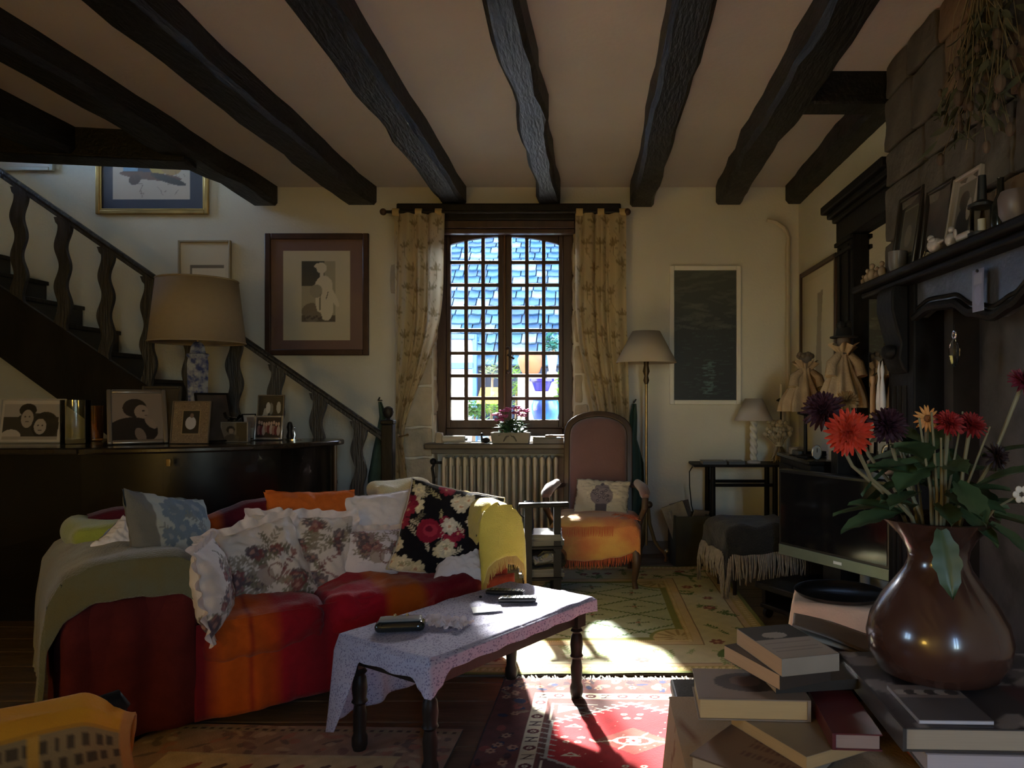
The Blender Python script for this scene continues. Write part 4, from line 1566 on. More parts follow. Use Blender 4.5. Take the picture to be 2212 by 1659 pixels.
sb_frame('white bordered photo of a smiling couple on the sideboard', -4, 136, 862, 957.5, 3, mat('photo_white', (0.50, 0.46, 0.42), 0.5), p_couple, res=120)
sb_frame('silver framed portrait of a young man tilted on the sideboard', 253, 345, 822, 955, 9, mat('frame_satin', (0.42, 0.38, 0.34), 0.3, metal=0.7), p_man, yaw=R(35), lean=29, Y=4.24, res=110)
sb_frame('large dark empty photo frame behind the other frames', 302, 388, 824, 941, 6, mat('frame_olive', (0.09, 0.075, 0.055), 0.4), p_dark2, Y=4.66, lean=6)
sb_frame('photo frame with a broad woven patterned mount on the sideboard', 369, 451, 859, 951, 2, mat('frame_weave', (0.20, 0.15, 0.10), 0.6), p_matphoto, Y=4.30, res=120)
sb_frame('black photo frame seen from the side behind the lamp base', 452, 492, 836, 946, 4, M_BLACKW, p_dark2, yaw=R(58), lean=16, Y=4.42)
sb_frame('silver framed colour snapshot of a family party on the sideboard', 548, 611, 890, 943, 5, mat('frame_bright', (0.62, 0.62, 0.66), 0.25, metal=0.8), p_group, Y=4.66, lean=10, inner=None)
sb_frame('small brown framed black and white snapshot at the back of the sideboard', 555, 612, 846, 941, 2, mat('frame_tan', (0.20, 0.15, 0.10), 0.5), lambda p, w, h: (p_bw(p, w, h), p.rect(0, 0, w, h * .5, S(60, 52, 46))), Y=4.80, lean=6)
sb_frame('narrow black easel frame turned away beside the party snapshot', 534, 552, 886, 942, 2, M_BLACKW, p_pale, yaw=R(55), lean=14, Y=4.72)
ac = thing('photo_cube', 'clear acrylic photo block with a girl portrait on the sideboard', 'photo block', (WX(506, 4.45), 4.45, ZT + .001))
ww, hh = 60 * 4.45 / 1600, 44 * 4.45 / 1600
MB().bb(-ww / 2, ww / 2, 0, 0.035, 0, hh).build('block', mat('acrylic', (0.20, 0.20, 0.21), 0.08, coat=.5), ac, bevel=0.003)
Ug, Vg = uvgrid(40, 30, ww * .9, hh * .92)
pg = Paint(Ug, Vg, (0, 0, 0))
p_girl(pg, ww * .9, hh * .92)
MB().surf(lambda u, v: ((u - .5) * ww * .9, -.001, hh * .04 + v * hh * .92), 40, 30).build('print', M_PRINTG, ac, colors=pg.C)
bw = thing('glass_ring', 'tilted clear glass bowl on top of the photo block', 'bowl', (WX(497, 4.46), 4.47, ZT + hh + .004))
rg_ = MB()
rg_.lathe([(0.03, 0.012), (0.045, 0.022), (0.052, 0.040), (0.049, 0.040), (0.040, 0.022), (0.02, 0.016)], 24)
rg_.build('bowl', M_GLASS, bw, rot=(R(10), R(18), 0))
MB().lathe([(0.02, 0), (0.012, 0.008), (0.02, 0.016)], 12).build('foot', M_GLASS, bw)
fgx = thing('skater_figurine', 'tiny silver figurine on a round base at the sideboard end', 'figurine', (WX(635, 4.72), 4.72, ZT))
MB().lathe([(0.05, 0), (0.05, 0.006), (0.001, 0.007)], 18).build('base', M_SILVER, fgx)
MB().tube([(0, 0, .006), (0.006, 0, .03), (0.002, 0, .055), (-.008, 0, .07)], [.006, .005, .005, .003], 8).build('figure', M_SILVER, fgx)
MB().ball((0.004, 0, .078), .007, 8, 6).build('head', M_SILVER, fgx)
fg2 = MB().lathe([(0.018, 0), (0.022, 0.02), (0.014, 0.05), (0.02, 0.08), (0.012, 0.11), (0.001, 0.115)], 14)
tag(fg2.build('carved_figure', M_DARK, loc=(WX(622, 4.75), 4.78, ZT)), 'small dark carved figure behind the silver figurine', 'figurine')
# glasses
gv = thing('glass_vase', 'clear straight glass cylinder vase between photo frames', 'vase', (WX(163, 4.28), 4.28, ZT))
GP = [(0.072, 0), (0.074, 0.006), (0.074, 0.255), (0.070, 0.255), (0.070, 0.030), (0.001, 0.028)]
MB().lathe(GP, 32).build('glass', M_GLASS, gv)
ga = thing('amber_glass', 'amber brown glass beaker behind the clear vase', 'glass', (WX(204, 4.52), 4.52, ZT))
MB().lathe([(0.036, 0), (0.045, 0.01), (0.052, 0.22), (0.048, 0.22), (0.04, 0.02), (0.001, 0.018)], 24).build('glass', mat('amber', (0.55, 0.26, 0.08), 0.04, trans=0.9), ga)

# table lamp with porcelain base
lm = thing('table_lamp', 'big table lamp with beige drum shade and blue and white porcelain base', 'lamp', (WX(427, 4.56), 4.56, ZT))
sc_ = 4.56 / 1600
sh_ = MB().lathe([(0.268, HZ(740, 4.56) - ZT), (0.226, HZ(606, 4.56) - ZT)], 40, cap=False)
sh_.build('lamp_shade', mat('shade_beige', (0.50, 0.41, 0.29), 0.9, var=0.04, scale=30, translucent=0.25), lm, solid=0.004)
for r_, zz in ((0.269, HZ(740, 4.56) - ZT), (0.227, HZ(606, 4.56) - ZT)):
    MB().tube([(r_ * math.cos(a), r_ * math.sin(a), zz) for a in [2 * PI * i / 40 for i in range(41)]], 0.005, 6).build('shade_rim', mat('rim_beige', (0.40, 0.32, 0.22), 0.9), lm)
zc = HZ(768, 4.56) - ZT
pro = [(0.05, 0.0), (0.055, 0.02), (0.045, 0.05), (0.055, 0.15), (0.062, 0.28), (0.068, zc - .05), (0.060, zc - .015), (0.072, zc), (0.070, zc + .008), (0.05, zc + .015), (0.044, zc + .05), (0.03, zc + .075), (0.012, zc + .085)]
MB().lathe(pro, 6).build('porcelain_base', mat('delft', (0.42, 0.45, 0.52), 0.2, scale=26, rgb2=(0.06, 0.08, 0.22), var=.1), lm, angle=25)
MB().tube([(0, 0, zc + .08), (0, 0, HZ(620, 4.56) - ZT)], 0.008, 8).build('stem', M_BRASS, lm)
for a in (0, 2 * PI / 3, 4 * PI / 3):
    MB().tube([(0, 0, HZ(620, 4.56) - ZT), (0.227 * math.cos(a), 0.227 * math.sin(a), HZ(608, 4.56) - ZT)], 0.003, 5).build('shade_spoke', M_BRASS, lm)

# ------------------------------------------------------------------ rugs
def rug(name, label, cx, cy, w, h, rotz, paint, res, z=0.004, th=0.008, fringe=None, m=None):
    t = thing(name, label, 'rug', (cx, cy, z), rotz)
    nu = int(res * w / max(w, h))
    nv = int(res * h / max(w, h))
    U, V = uvgrid(nu, nv, w, h)
    p = Paint(U, V, (0.5, 0.5, 0.5))
    paint(p, w, h)
    mb = MB().surf(lambda u, v: ((u - .5) * w + .004 * nz(v * 9, u), (v - .5) * h + .004 * nz(u * 9, v, 3), th + 0.003 * nz(u * w * 3, v * h * 3, cx)), nu, nv)
    mb.build('pile', m or M_CLOTHP, t, colors=np.clip(p.C, 0, 1))
    MB().bb(-w / 2, w / 2, -h / 2, h / 2, -0.003, th - .004).build('backing', mat('rug_back', (0.10, 0.08, 0.06), 0.95), t)
    if fringe:
        rr = rng(int(w * 100))
        f = MB()
        for side in fringe[0]:
            x = -w / 2
            while x < w / 2:
                L_ = fringe[1] * rr.uniform(.6, 1.1)
                y0 = side * h / 2
                dx = rr.uniform(-.02, .02)
                f.tube([(x, y0 - side * .01, th * .8), (x + dx * .5, y0 + side * L_ * .5, th * .6), (x + dx, y0 + side * L_, 0.002)], 0.003, 4, cap=False)
                x += 0.011
        f.build('fringe', mat('rug_fringe', (0.50, 0.46, 0.38), 0.95), t)['kind'] = 'stuff'
    return t


def p_green(p, w, h):
    rr = rng(2)
    cream, field = S(208, 202, 166), S(176, 188, 164)
    green, dgreen, gold, line, rose = S(84, 116, 52), S(56, 84, 40), S(176, 158, 92), S(120, 92, 66), S(140, 84, 78)
    p.C[:] = S(120, 126, 60)
    p.rect(.025, .025, w - .025, h - .025, S(196, 172, 108))            # gold dentil band
    n = 60
    for i in range(n):
        for (x, y_) in ((w * i / n, .055), (w * i / n, h - .055)):
            p.ell(x, y_, .012, .018, S(224, 206, 150))
            p.line(x, y_ - .02, x + .012, y_ + .02, .004, S(130, 110, 60), .7)
        for (x, y_) in ((.055, h * i / n), (w - .055, h * i / n)):
            p.ell(x, y_, .018, .012, S(224, 206, 150))
            p.line(x - .02, y_, x + .02, y_ + .014, .004, S(130, 110, 60), .7)
    p.rect(.085, .085, w - .085, h - .085, S(206, 180, 140))
    p.rect(.115, .115, w - .115, h - .115, line)
    p.rect(.12, .12, w - .12, h - .12, cream)
    b1 = .36
    for i in range(150):                                                # scroll and flower border
        side = i % 4
        q = rr.random()
        d = rr.uniform(.15, b1 - .05)
        x, y_ = ((q * w, d), (q * w, h - d), (d, q * h), (w - d, q * h))[side]
        if i % 5 == 0:
            p.flower(x, y_, rr.uniform(.025, .04), rose, S(196, 150, 120), 6, rr)
        else:
            p.sprig(x, y_, rr.uniform(.05, .10), rr.random() * 6, green if i % 2 else S(150, 166, 108), 4, .004)
    for i in range(60):                                                 # acanthus sweeps towards the corners
        an = i / 60 * PI / 2
        for sx, sy in ((0, 0), (1, 0), (0, 1), (1, 1)):
            cx, cy = .20 + .11 * math.cos(an), .20 + .11 * math.sin(an)
            p.ell(cx if not sx else w - cx, cy if not sy else h - cy, .022, .008, green, (an if sx == sy else -an), .8)
    p.rect(b1, b1, w - b1, h - b1, line)
    p.rect(b1 + .006, b1 + .006, w - b1 - .006, h - b1 - .006, S(212, 190, 146))
    p.rect(b1 + .05, b1 + .05, w - b1 - .05, h - b1 - .05, S(190, 160, 96))
    for i in range(90):
        t = b1 + .05 + (h - 2 * b1 - .1) * i / 90
        for x in (b1 + .063, w - b1 - .063):
            p.ell(x, t, .010, .005, S(226, 208, 156))
        t = b1 + .05 + (w - 2 * b1 - .1) * i / 90
        for y_ in (b1 + .063, h - b1 - .063):
            p.ell(t, y_, .005, .010, S(226, 208, 156))
    f0 = b1 + .078
    p.rect(f0, f0, w - f0, h - f0, S(128, 134, 62))
    f1 = f0 + .035
    inn = [(f1, f1), (w - f1, f1), (w - f1, h - f1), (f1, h - f1)]
    keep = p.C.copy()
    p.poly(inn, field)
    # garland lattice
    pitch = .30
    for i in range(-14, 15):
        for sgn in (1, -1):
            n = 70
            for k in range(n):
                x = f1 + (w - 2 * f1) * k / n
                y_ = h / 2 + i * pitch + sgn * (x - w / 2) * .62
                if f1 < y_ < h - f1:
                    s2 = 1 if k % 2 else -1
                    p.ell(x, y_ + s2 * .006, .014, .005, green if k % 3 else dgreen, math.atan(sgn * .62) + s2 * .5)
    for i in range(-8, 9):
        for j in range(-5, 6):
            x, y_ = w / 2 + j * pitch / .62 / 2 * 1.0, h / 2 + i * pitch / 2
            if (i + j) % 2 and f1 + .05 < x < w - f1 - .05 and f1 + .05 < y_ < h - f1 - .05:
                for k in range(4):
                    p.sprig(x, y_, .05, k * PI / 2 + rr.uniform(-.3, .3), dgreen, 3, .003)
                p.flower(x, y_, .016, rose, gold, 5, rr)
    for sx in (0, 1):                                                   # curved corner pieces
        for sy in (0, 1):
            cx, cy = (f1, f1)
            X = cx if not sx else w - cx
            Y_ = cy if not sy else h - cy
            p.ell(X, Y_, .15, .15, S(128, 134, 62))
            p.ell(X, Y_, .13, .13, S(206, 186, 130))
            for k in range(12):
                an = k * PI / 6
                p.ell(X + .08 * math.cos(an), Y_ + .08 * math.sin(an), .05, .010, S(150, 124, 70), an, .8)
    # keep the border over the corner discs
    m = ((p.U < f0) | (p.U > w - f0) | (p.V < f0) | (p.V > h - f0))
    p.C[m] = keep[m]
    p.mottle(.04, 40)


rug('floral_rug', 'pale green and cream floral rug with leafy lattice in the sunlight', -0.03, 4.20, 1.80, 2.04, R(1.0), p_green, 380)


def p_red(p, w, h):
    rr = rng(6)
    red, brown, navy, white, blue = S(176, 26, 34), S(96, 52, 48), S(38, 46, 82), S(214, 204, 178), S(132, 156, 168)
    p.C[:] = S(108, 60, 54)
    for i in range(260):                                                 # outer border: motley flowers
        side = i % 4
        q, d = rr.random(), rr.uniform(.015, .125)
        x, y_ = ((q * w, d), (q * w, h - d), (d, q * h), (w - d, q * h))[side]
        p.ell(x, y_, rr.uniform(.012, .035), rr.uniform(.008, .02), rr.choice([navy, S(150, 74, 62), S(66, 40, 46), navy, S(140, 116, 96)]), rr.random() * 3)
        if i % 3 == 0:
            p.flower(x, y_, .018, S(184, 140, 112), S(90, 44, 44), 6, rr)
    p.rect(0, 0, .006, h, S(60, 40, 40))
    p.rect(w - .006, 0, w, h, S(60, 40, 40))
    a, b = .15, .205
    for x0, y0, x1, y1 in ((a, a, w - a, b), (a, h - b, w - a, h - a), (a, a, b, h - a), (w - b, a, w - a, h - a)):
        p.rect(x0, y0, x1, y1, white)
        hor = (x1 - x0) > (y1 - y0)
        L_ = (x1 - x0) if hor else (y1 - y0)
        n = int(L_ / .062)
        for i in range(n):
            t = (i + .5) / n * L_
            cx, cy = (x0 + t, (y0 + y1) / 2) if hor else ((x0 + x1) / 2, y0 + t)
            if i % 2:
                p.ell(cx, cy, .022, .018, S(96, 34, 40))
                p.ell(cx, cy, .010, .008, white)
                p.ell(cx, cy, .004, .004, S(96, 34, 40))
            else:
                for k in range(2):
                    p.line(cx - .02, cy + .014 - .028 * k, cx + .02, cy + .014 - .028 * k, .006, S(70, 44, 48))
                p.line(cx - .012, cy - .014, cx + .012, cy + .014, .006, S(70, 44, 48))
    c = b + .012
    p.rect(c, c, w - c, h - c, S(92, 58, 54))
    for i in range(160):
        p.ell(rr.uniform(c, w - c), rr.uniform(c, h - c), .004, .004, S(170, 130, 110))
    # two linked hexagons
    hw = w / 2 - c - .02
    n = 2
    for k in range(n):
        cy = h - c - .02 - (k + .5) * (h - 2 * c - .04) / n
        hh = (h - 2 * c - .04) / n / 2
        hexa = [(w / 2, cy + hh), (w / 2 + hw, cy + hh * .42), (w / 2 + hw, cy - hh * .42), (w / 2, cy - hh), (w / 2 - hw, cy - hh * .42), (w / 2 - hw, cy + hh * .42)]
        p.poly(hexa, red)
        for (x0, y0), (x1, y1) in zip(hexa, hexa[1:] + hexa[:1]):        # comb edge
            p.line(x0, y0, x1, y1, .010, S(170, 168, 160))
            L_ = math.hypot(x1 - x0, y1 - y0)
            m_ = int(L_ / .034)
            for i in range(m_):
                t = (i + .5) / m_
                x, y_ = x0 + (x1 - x0) * t, y0 + (y1 - y0) * t
                p.line(x, y_, x + .030 * (1 if x > w / 2 else -1), y_ + .012, .007, S(178, 176, 166))
                p.line(x, y_, x - .026 * (1 if x > w / 2 else -1), y_ - .010, .006, S(178, 176, 166))
        dia = [(w / 2, cy + hh * .32), (w / 2 + hw * .46, cy), (w / 2, cy - hh * .32), (w / 2 - hw * .46, cy)]
        p.poly(dia, S(150, 74, 62))
        p.ell(w / 2, cy, .07, .034, white)
        p.ell(w / 2, cy, .055, .024, S(150, 60, 52))
        p.flower(w / 2, cy, .026, white, S(176, 26, 34), 8, rr)
        for s in (-1, 1):
            p.line(w / 2 + s * .07, cy, w / 2 + s * .13, cy - .014, .008, white)
            p.line(w / 2 + s * .13, cy - .014, w / 2 + s * .15, cy + .004, .008, white)
            p.line(w / 2 + s * .03, cy + s * .034, w / 2 + s * .05, cy + s * .06, .008, white)
        for sx in (-1, 1):
            for gx, gy in ((.72, 0), (.0, .62), (.0, -.62), (.72, .34), (.72, -.34)):
                X, Y_ = w / 2 + sx * hw * gx, cy + hh * gy
                if abs(gy) == .34:
                    p.poly([(X - .035, Y_ - .012), (X + .035, Y_ - .012), (X, Y_ + .016)], white)
                    p.poly([(X - .016, Y_ - .006), (X + .016, Y_ - .006), (X, Y_ + .006)], red)
                else:
                    for dx, dy in ((-.03, .016), (.03, .016), (-.02, -.018), (.02, -.018)):
                        p.ell(X + dx, Y_ + dy, .013, .008, white)
                        p.ell(X + dx, Y_ + dy, .006, .004, red)
        for i in range(40):
            p.ell(w / 2 + rr.uniform(-1, 1) * hw * .8, cy + rr.uniform(-1, 1) * hh * .6, .003, .003, S(210, 150, 130))
        for sx in (-1, 1):                                               # pale blue corner triangles
            for sy in (-1, 1):
                X, Y_ = w / 2 + sx * (hw - .06), cy + sy * (hh - .05)
                p.poly([(X - sx * .06, Y_), (X + sx * .045, Y_ + sy * .02), (X + sx * .045, Y_ - sy * .05)], blue)
                p.line(X + sx * .07, Y_ + sy * .03, X + sx * .07, Y_ - sy * .11, .007, white)
                p.line(X + sx * .07, Y_ + sy * .03, X - sx * .10, Y_ + sy * .03, .006, white)
    p.mottle(.10, 60)


rug('red_kilim_rug', 'red kilim rug with hexagon medallion and white comb border beside table', 0.115, 2.24, 1.06, 1.74, R(-1.5), p_red, 440, fringe=((1,), .055))


def p_brownrug(p, w, h):
    rr = rng(16)
    p.C[:] = S(158, 124, 100)
    for i in range(500):
        p.ell(rr.random() * w, rr.random() * h, rr.uniform(.01, .04), rr.uniform(.006, .02), rr.choice([S(122, 84, 72), S(184, 154, 124), S(104, 80, 70), S(168, 108, 86)]), rr.random() * 3, .8)
    for y0 in (h - .05, .02):
        p.rect(0, y0, w, y0 + .03, S(150, 126, 96))
        for i in range(34):
            p.rect(w * i / 34, y0 + .007, w * i / 34 + .016, y0 + .023, S(80, 56, 48))
    p.rect(.16, .2, w - .16, h - .22, S(196, 168, 124))
    for i in range(10):
        cx = .28 + i * .085
        for cy in (h - .32, h - .55):
            p.ell(cx, cy, .05, .016, S(96, 66, 54) if i % 2 else S(150, 78, 62), 1.0)
            p.ell(cx + .02, cy - .03, .03, .01, S(120, 96, 76), .8)
    p.line(.16, h - .22, w - .16, h - .22, .012, S(190, 168, 128))
    p.mottle(.10, 50)


rug('brown_rug', 'worn brown and sand patterned rug between sofa and coffee table', -1.06, 1.95, 1.10, 1.44, R(-2.5), p_brownrug, 300)

# ------------------------------------------------------------------ sofa
LF = Vector((-1.64, 2.45, 0))
SA = R(37.7)
SMX = Matrix.Translation(LF) @ Matrix.Rotation(SA, 4, 'Z')
us, vsf = Vector((math.cos(SA), math.sin(SA))), Vector((-math.sin(SA), math.cos(SA)))
SLEN, SDEP = 1.58, 0.86


def sofa_s(px, d):
    r_ = (px - 1290) / 1600
    bx, by = LF.x + vsf.x * d, LF.y + vsf.y * d
    return (r_ * by - bx) / (us.x - r_ * us.y)


def sofa_pt(px, py, d):
    s_ = sofa_s(px, d)
    Y = LF.y + vsf.y * d + us.y * s_
    return Vector((s_, d, HZ(py, Y)))


CR, OR, DR, PU = S(168, 22, 46), S(190, 92, 26), S(128, 20, 36), S(92, 26, 44)
M_SEAT = stripes_mat('sofa_stripes', [(0, S(96, 20, 34)), (.30, S(110, 20, 36)), (.36, S(186, 88, 26)), (.44, S(196, 92, 28)), (.455, S(150, 50, 30)), (.47, S(190, 86, 26)), (.53, S(176, 70, 26)), (.57, S(150, 22, 40)), (.72, S(112, 14, 32)),
                                      (.78, CR), (.95, CR), (.985, OR), (1.11, S(184, 92, 24)), (1.15, S(150, 22, 40)), (1.26, S(112, 16, 34)), (1.36, S(104, 18, 32)), (1.42, S(150, 60, 36)), (1.60, S(136, 46, 34))], 0)
M_BACK = stripes_mat('sofa_back_stripes', [(0, S(88, 22, 40)), (.22, S(90, 22, 42)), (.27, S(190, 92, 34)), (.46, S(188, 90, 34)), (.50, S(92, 26, 44)), (.72, S(112, 24, 44)),
                                           (.76, CR), (.92, CR), (.96, OR), (1.08, OR), (1.13, CR), (1.40, CR), (1.44, S(200, 84, 30)), (1.60, S(190, 74, 30))], 0)
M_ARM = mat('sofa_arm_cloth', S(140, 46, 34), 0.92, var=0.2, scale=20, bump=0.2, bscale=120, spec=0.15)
sofa = thing('sofa', 'two-seat sofa covered with a red and orange striped throw', 'sofa', LF, SA)
b_ = MB()
b_.rbox((SLEN / 2, SDEP / 2, 0.17), (SLEN, SDEP - .03, 0.24), r=0.03, n=12, disp=0.012, freq=5)
b_.build('base', M_SEAT, sofa)
for i, (s0_, s1_) in enumerate(((0.285, 0.735), (0.735, 1.42))):
    MB().rbox(((s0_ + s1_) / 2, 0.295, 0.325), (s1_ - s0_ + .004, 0.66, 0.155), r=0.05, n=40, disp=0.034, freq=5, seed=i * 4 + 1, crown=0.02).build('seat_cushion', M_SEAT, sofa)
# front valance of the cover, hanging in folds to the floor
nu = 130


def val(u, v):
    s_ = 0.27 + u * 1.31
    top, bot = 0.392, 0.055 + 0.008 * nz(s_ * 6, 2)
    fold = 0.020 * nz(s_ * 7, v * .7, 3) + 0.010 * nz(s_ * 20, 1, v)
    return (s_, -0.012 - 0.02 * v + fold * (0.35 + v), top + (bot - top) * v)


MB().surf(val, nu, 16).build('cover_valance', M_SEAT, sofa, solid=0.006, angle=80)


def backtop(s_):
    return 0.71 + 0.022 * math.sin(s_ * 9.5 + .6) + 0.02 * nz(s_ * 4, 1)


def backf(u, v):
    s_ = 0.0 + u * SLEN
    # cross-section front-bottom -> over the top -> back-bottom
    zt = backtop(s_)
    prof = [(0.56, 0.30), (0.575, 0.42), (0.60, 0.55), (0.625, zt - .05), (0.66, zt - .008), (0.71, zt), (0.77, zt - .008), (0.82, zt - .05), (0.845, 0.55), (0.85, 0.30), (0.85, 0.05)]
    q = v * (len(prof) - 1)
    i = min(int(q), len(prof) - 2)
    t = q - i
    d = prof[i][0] + (prof[i + 1][0] - prof[i][0]) * t
    z = prof[i][1] + (prof[i + 1][1] - prof[i][1]) * t
    w = 0.02 * nz(s_ * 6, z * 6, 7) + 0.008 * nz(s_ * 16, z * 14, 2)
    return (s_, d + w, z + .4 * w)


MB().surf(backf, 90, 44).build('backrest', M_BACK, sofa, angle=80)
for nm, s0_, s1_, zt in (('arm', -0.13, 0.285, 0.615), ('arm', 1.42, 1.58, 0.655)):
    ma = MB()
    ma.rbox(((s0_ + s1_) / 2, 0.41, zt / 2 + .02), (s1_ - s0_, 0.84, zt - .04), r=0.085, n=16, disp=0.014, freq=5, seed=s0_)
    ma.build('arm', M_ARM if s0_ > 1 else mat('sofa_arm_shaded', S(78, 28, 30), 0.92, var=0.25, scale=14, bump=0.2, bscale=120, spec=0.15), sofa)  # near arm's cloth colour darkened to stand for the dim near corner
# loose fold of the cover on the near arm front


def lf_(u, v):
    s_ = -0.11 + u * 0.39
    return (s_, -0.012 - 0.012 * math.sin(u * 16 + v) - 0.02 * v, 0.52 - 0.46 * v)


MB().surf(lf_, 30, 14).build('arm_front_cover', mat('sofa_arm_shaded'), sofa, solid=0.005, angle=80)
for x, yv in ((0.08, 0.08), (1.5, 0.08), (0.08, 0.78), (1.5, 0.78)):
    MB().lathe([(0.02, 0), (0.026, 0.06)], 10, (x, yv, 0)).build('foot', M_DARK, sofa)


# ------------------------------------------------------------------ cushions
def place(base, s_, d, z, yaw, lean, roll):
    return base @ Matrix.Translation((s_, d, z)) @ Matrix.Rotation(R(yaw), 4, 'Z') @ Matrix.Rotation(R(90 - lean), 4, 'X') @ Matrix.Rotation(R(roll), 4, 'Z')


def cushion(name, label, Mx, w, h, t, paint=None, m=None, n=64, pinch=0.05, ruffle=0.0, seed=0, wr=0.012, group=None, piping=None, rmat=None):
    root = bpy.data.objects.new(name, None)
    col.objects.link(root)
    root.matrix_world = Mx
    tag(root, label, 'cushion', group)
    vs, fs = [], []
    U, V = uvgrid(n, n, w, h)
    C = None

    def shape(i, j, side):
        a, b = 2 * i / n - 1, 2 * j / n - 1
        x = a * w / 2 * (1 - pinch * (1 - b * b))
        y_ = b * h / 2 * (1 - pinch * (1 - a * a))
        prof = max(0, (1 - abs(a) ** 2.4)) ** .55 * max(0, (1 - abs(b) ** 2.4)) ** .55
        z = side * t / 2 * prof
        e = (1 - prof)
        k = wr * (nz(a * 2.5 + seed, b * 2.5, side) + .6 * nz(a * 6, b * 6 + seed, side)) * (.4 + e)
        z += k * (0.25 + prof)
        return (x + .5 * k, y_ + .4 * k, z)
    for side in (1, -1):
        off = len(vs)
        vs += [shape(i, j, side) for j in range(n + 1) for i in range(n + 1)]
        for j in range(n):
            for i in range(n):
                q = (off + j * (n + 1) + i, off + j * (n + 1) + i + 1, off + (j + 1) * (n + 1) + i + 1, off + (j + 1) * (n + 1) + i)
                fs.append(q if side > 0 else q[::-1])
    if paint:
        p = Paint(np.concatenate([U, U]), np.concatenate([V, V]), (0.5, 0.5, 0.5))
        paint(p, w, h)
        C = np.clip(p.C, 0, 1)
    MB().add(vs, fs).build('cover', m or M_CLOTHP, root, colors=C, angle=80)
    edge = [shape(i, 0, 1) for i in range(n)] + [shape(n, j, 1) for j in range(n)] + [shape(n - i, n, 1) for i in range(n)] + [shape(0, n - j, 1) for j in range(n)]
    if piping:
        pt = [Vector(e) for e in edge[::3]]
        MB().tube(pt + [pt[0]], 0.004, 6).build('piping', piping, root)
    if ruffle:
        E = [Vector(e) for e in edge]
        N = len(E)

        def rf(u, v):
            k = int(u * N) % N
            e = E[k]
            d_ = Vector((e.x / w, e.y / h, 0)).normalized()
            wv = math.sin(u * 2 * PI * 24 + seed)
            return tuple(e + d_ * (ruffle * v * (1 + .5 * nz(u * 30, seed))) + Vector((0, 0, (.6 * wv + .8 * nz(u * 60, seed)) * .018 * v)))
        C2 = None
        MB().surf(rf, N, 3, closed=True).build('ruffle', rmat or mat('ruffle_cloth', S(226, 214, 208), 0.9, var=.12, scale=40, translucent=.2), root, angle=80)
    return root


def p_floral(seed, base=S(214, 204, 196), flow=S(128, 72, 72), leaf=S(112, 106, 86), dark=S(92, 78, 84)):
    def f(p, w, h):
        rr = rng(seed)
        p.C[:] = base
        for i in range(7):
            x, y_ = w * rr.uniform(.12, .88), h * rr.uniform(.12, .88)
            for k in range(7):
                p.sprig(x, y_, w * rr.uniform(.10, .22), rr.random() * 6.3, leaf if k % 2 else S(140, 128, 112), 4, .003, .85)
            for k in range(3):
                p.flower(x + rr.uniform(-.04, .04), y_ + rr.uniform(-.04, .04), rr.uniform(.018, .034), flow if k % 2 else dark, S(170, 130, 120), 6, rr, .85)
        # jug and ribbon
        p.ell(w * .45, h * .35, w * .09, h * .11, S(172, 156, 146))
        p.ell(w * .45, h * .47, w * .05, h * .02, S(140, 116, 108))
        p.ring(w * .56, h * .37, .03, .006, S(140, 110, 104))
        for i in range(16):
            t = i / 16
            p.ell(w * (.75 + .1 * math.sin(t * 9)), h * (.1 + .5 * t), .014, .006, flow, t * 8, .8)
    return f


def p_grey(p, w, h):
    p.C[:] = S(168, 172, 166)
    p.rect(0, 0, w * .2, h, S(112, 112, 108))
    rr = rng(2)
    for i in range(9):
        p.flower(w * rr.uniform(.3, .9), h * rr.uniform(.15, .85), rr.uniform(.03, .06), S(112, 126, 136), S(140, 146, 146), 7, rr)
        p.sprig(w * rr.uniform(.3, .9), h * rr.uniform(.1, .9), .07, rr.random() * 6, S(126, 130, 126), 4)


def p_rose(p, w, h):
    rr = rng(14)
    p.C[:] = S(20, 18, 24)
    for i in range(42):
        x, y_ = w * rr.random(), h * rr.random()
        if x / w + y_ / h > 1.62:
            continue
        big = rr.uniform(.022, .045)
        c1 = rr.choice([S(206, 192, 152), S(216, 204, 170), S(150, 40, 62), S(128, 30, 54), S(190, 150, 130), S(206, 196, 176)])
        p.flower(x, y_, big, c1, S(160, 130, 96) if c1[0] > .3 else S(90, 20, 40), 7, rr)
        p.flower(x, y_, big * .55, tuple(min(1, k * 1.25) for k in c1), S(200, 150, 120), 5, rr)
    for i in range(30):
        x, y_ = w * rr.random(), h * rr.random()
        if x / w + y_ / h < 1.6:
            p.sprig(x, y_, rr.uniform(.03, .06), rr.random() * 6, rr.choice([S(170, 160, 120), S(112, 104, 84), S(196, 186, 160)]), 4, .003)
    p.ell(w * .30, h * .45, .055, .055, S(138, 30, 52))
    p.ell(w * .32, h * .46, .034, .03, S(170, 52, 72))
    p.ell(w * .30, h * .47, .016, .014, S(110, 20, 44))


PW = mat('white_cotton', S(226, 220, 222), 0.9, var=.05, scale=20, bump=.15, bscale=90, spec=.15)


def sofa_cushion(px, py, d, yaw, lean, roll, *a, **k):
    q = sofa_pt(px, py, d)
    return cushion(*a[:2], place(SMX, q.x, q.y, q.z, yaw, lean, roll), *a[2:], **k)


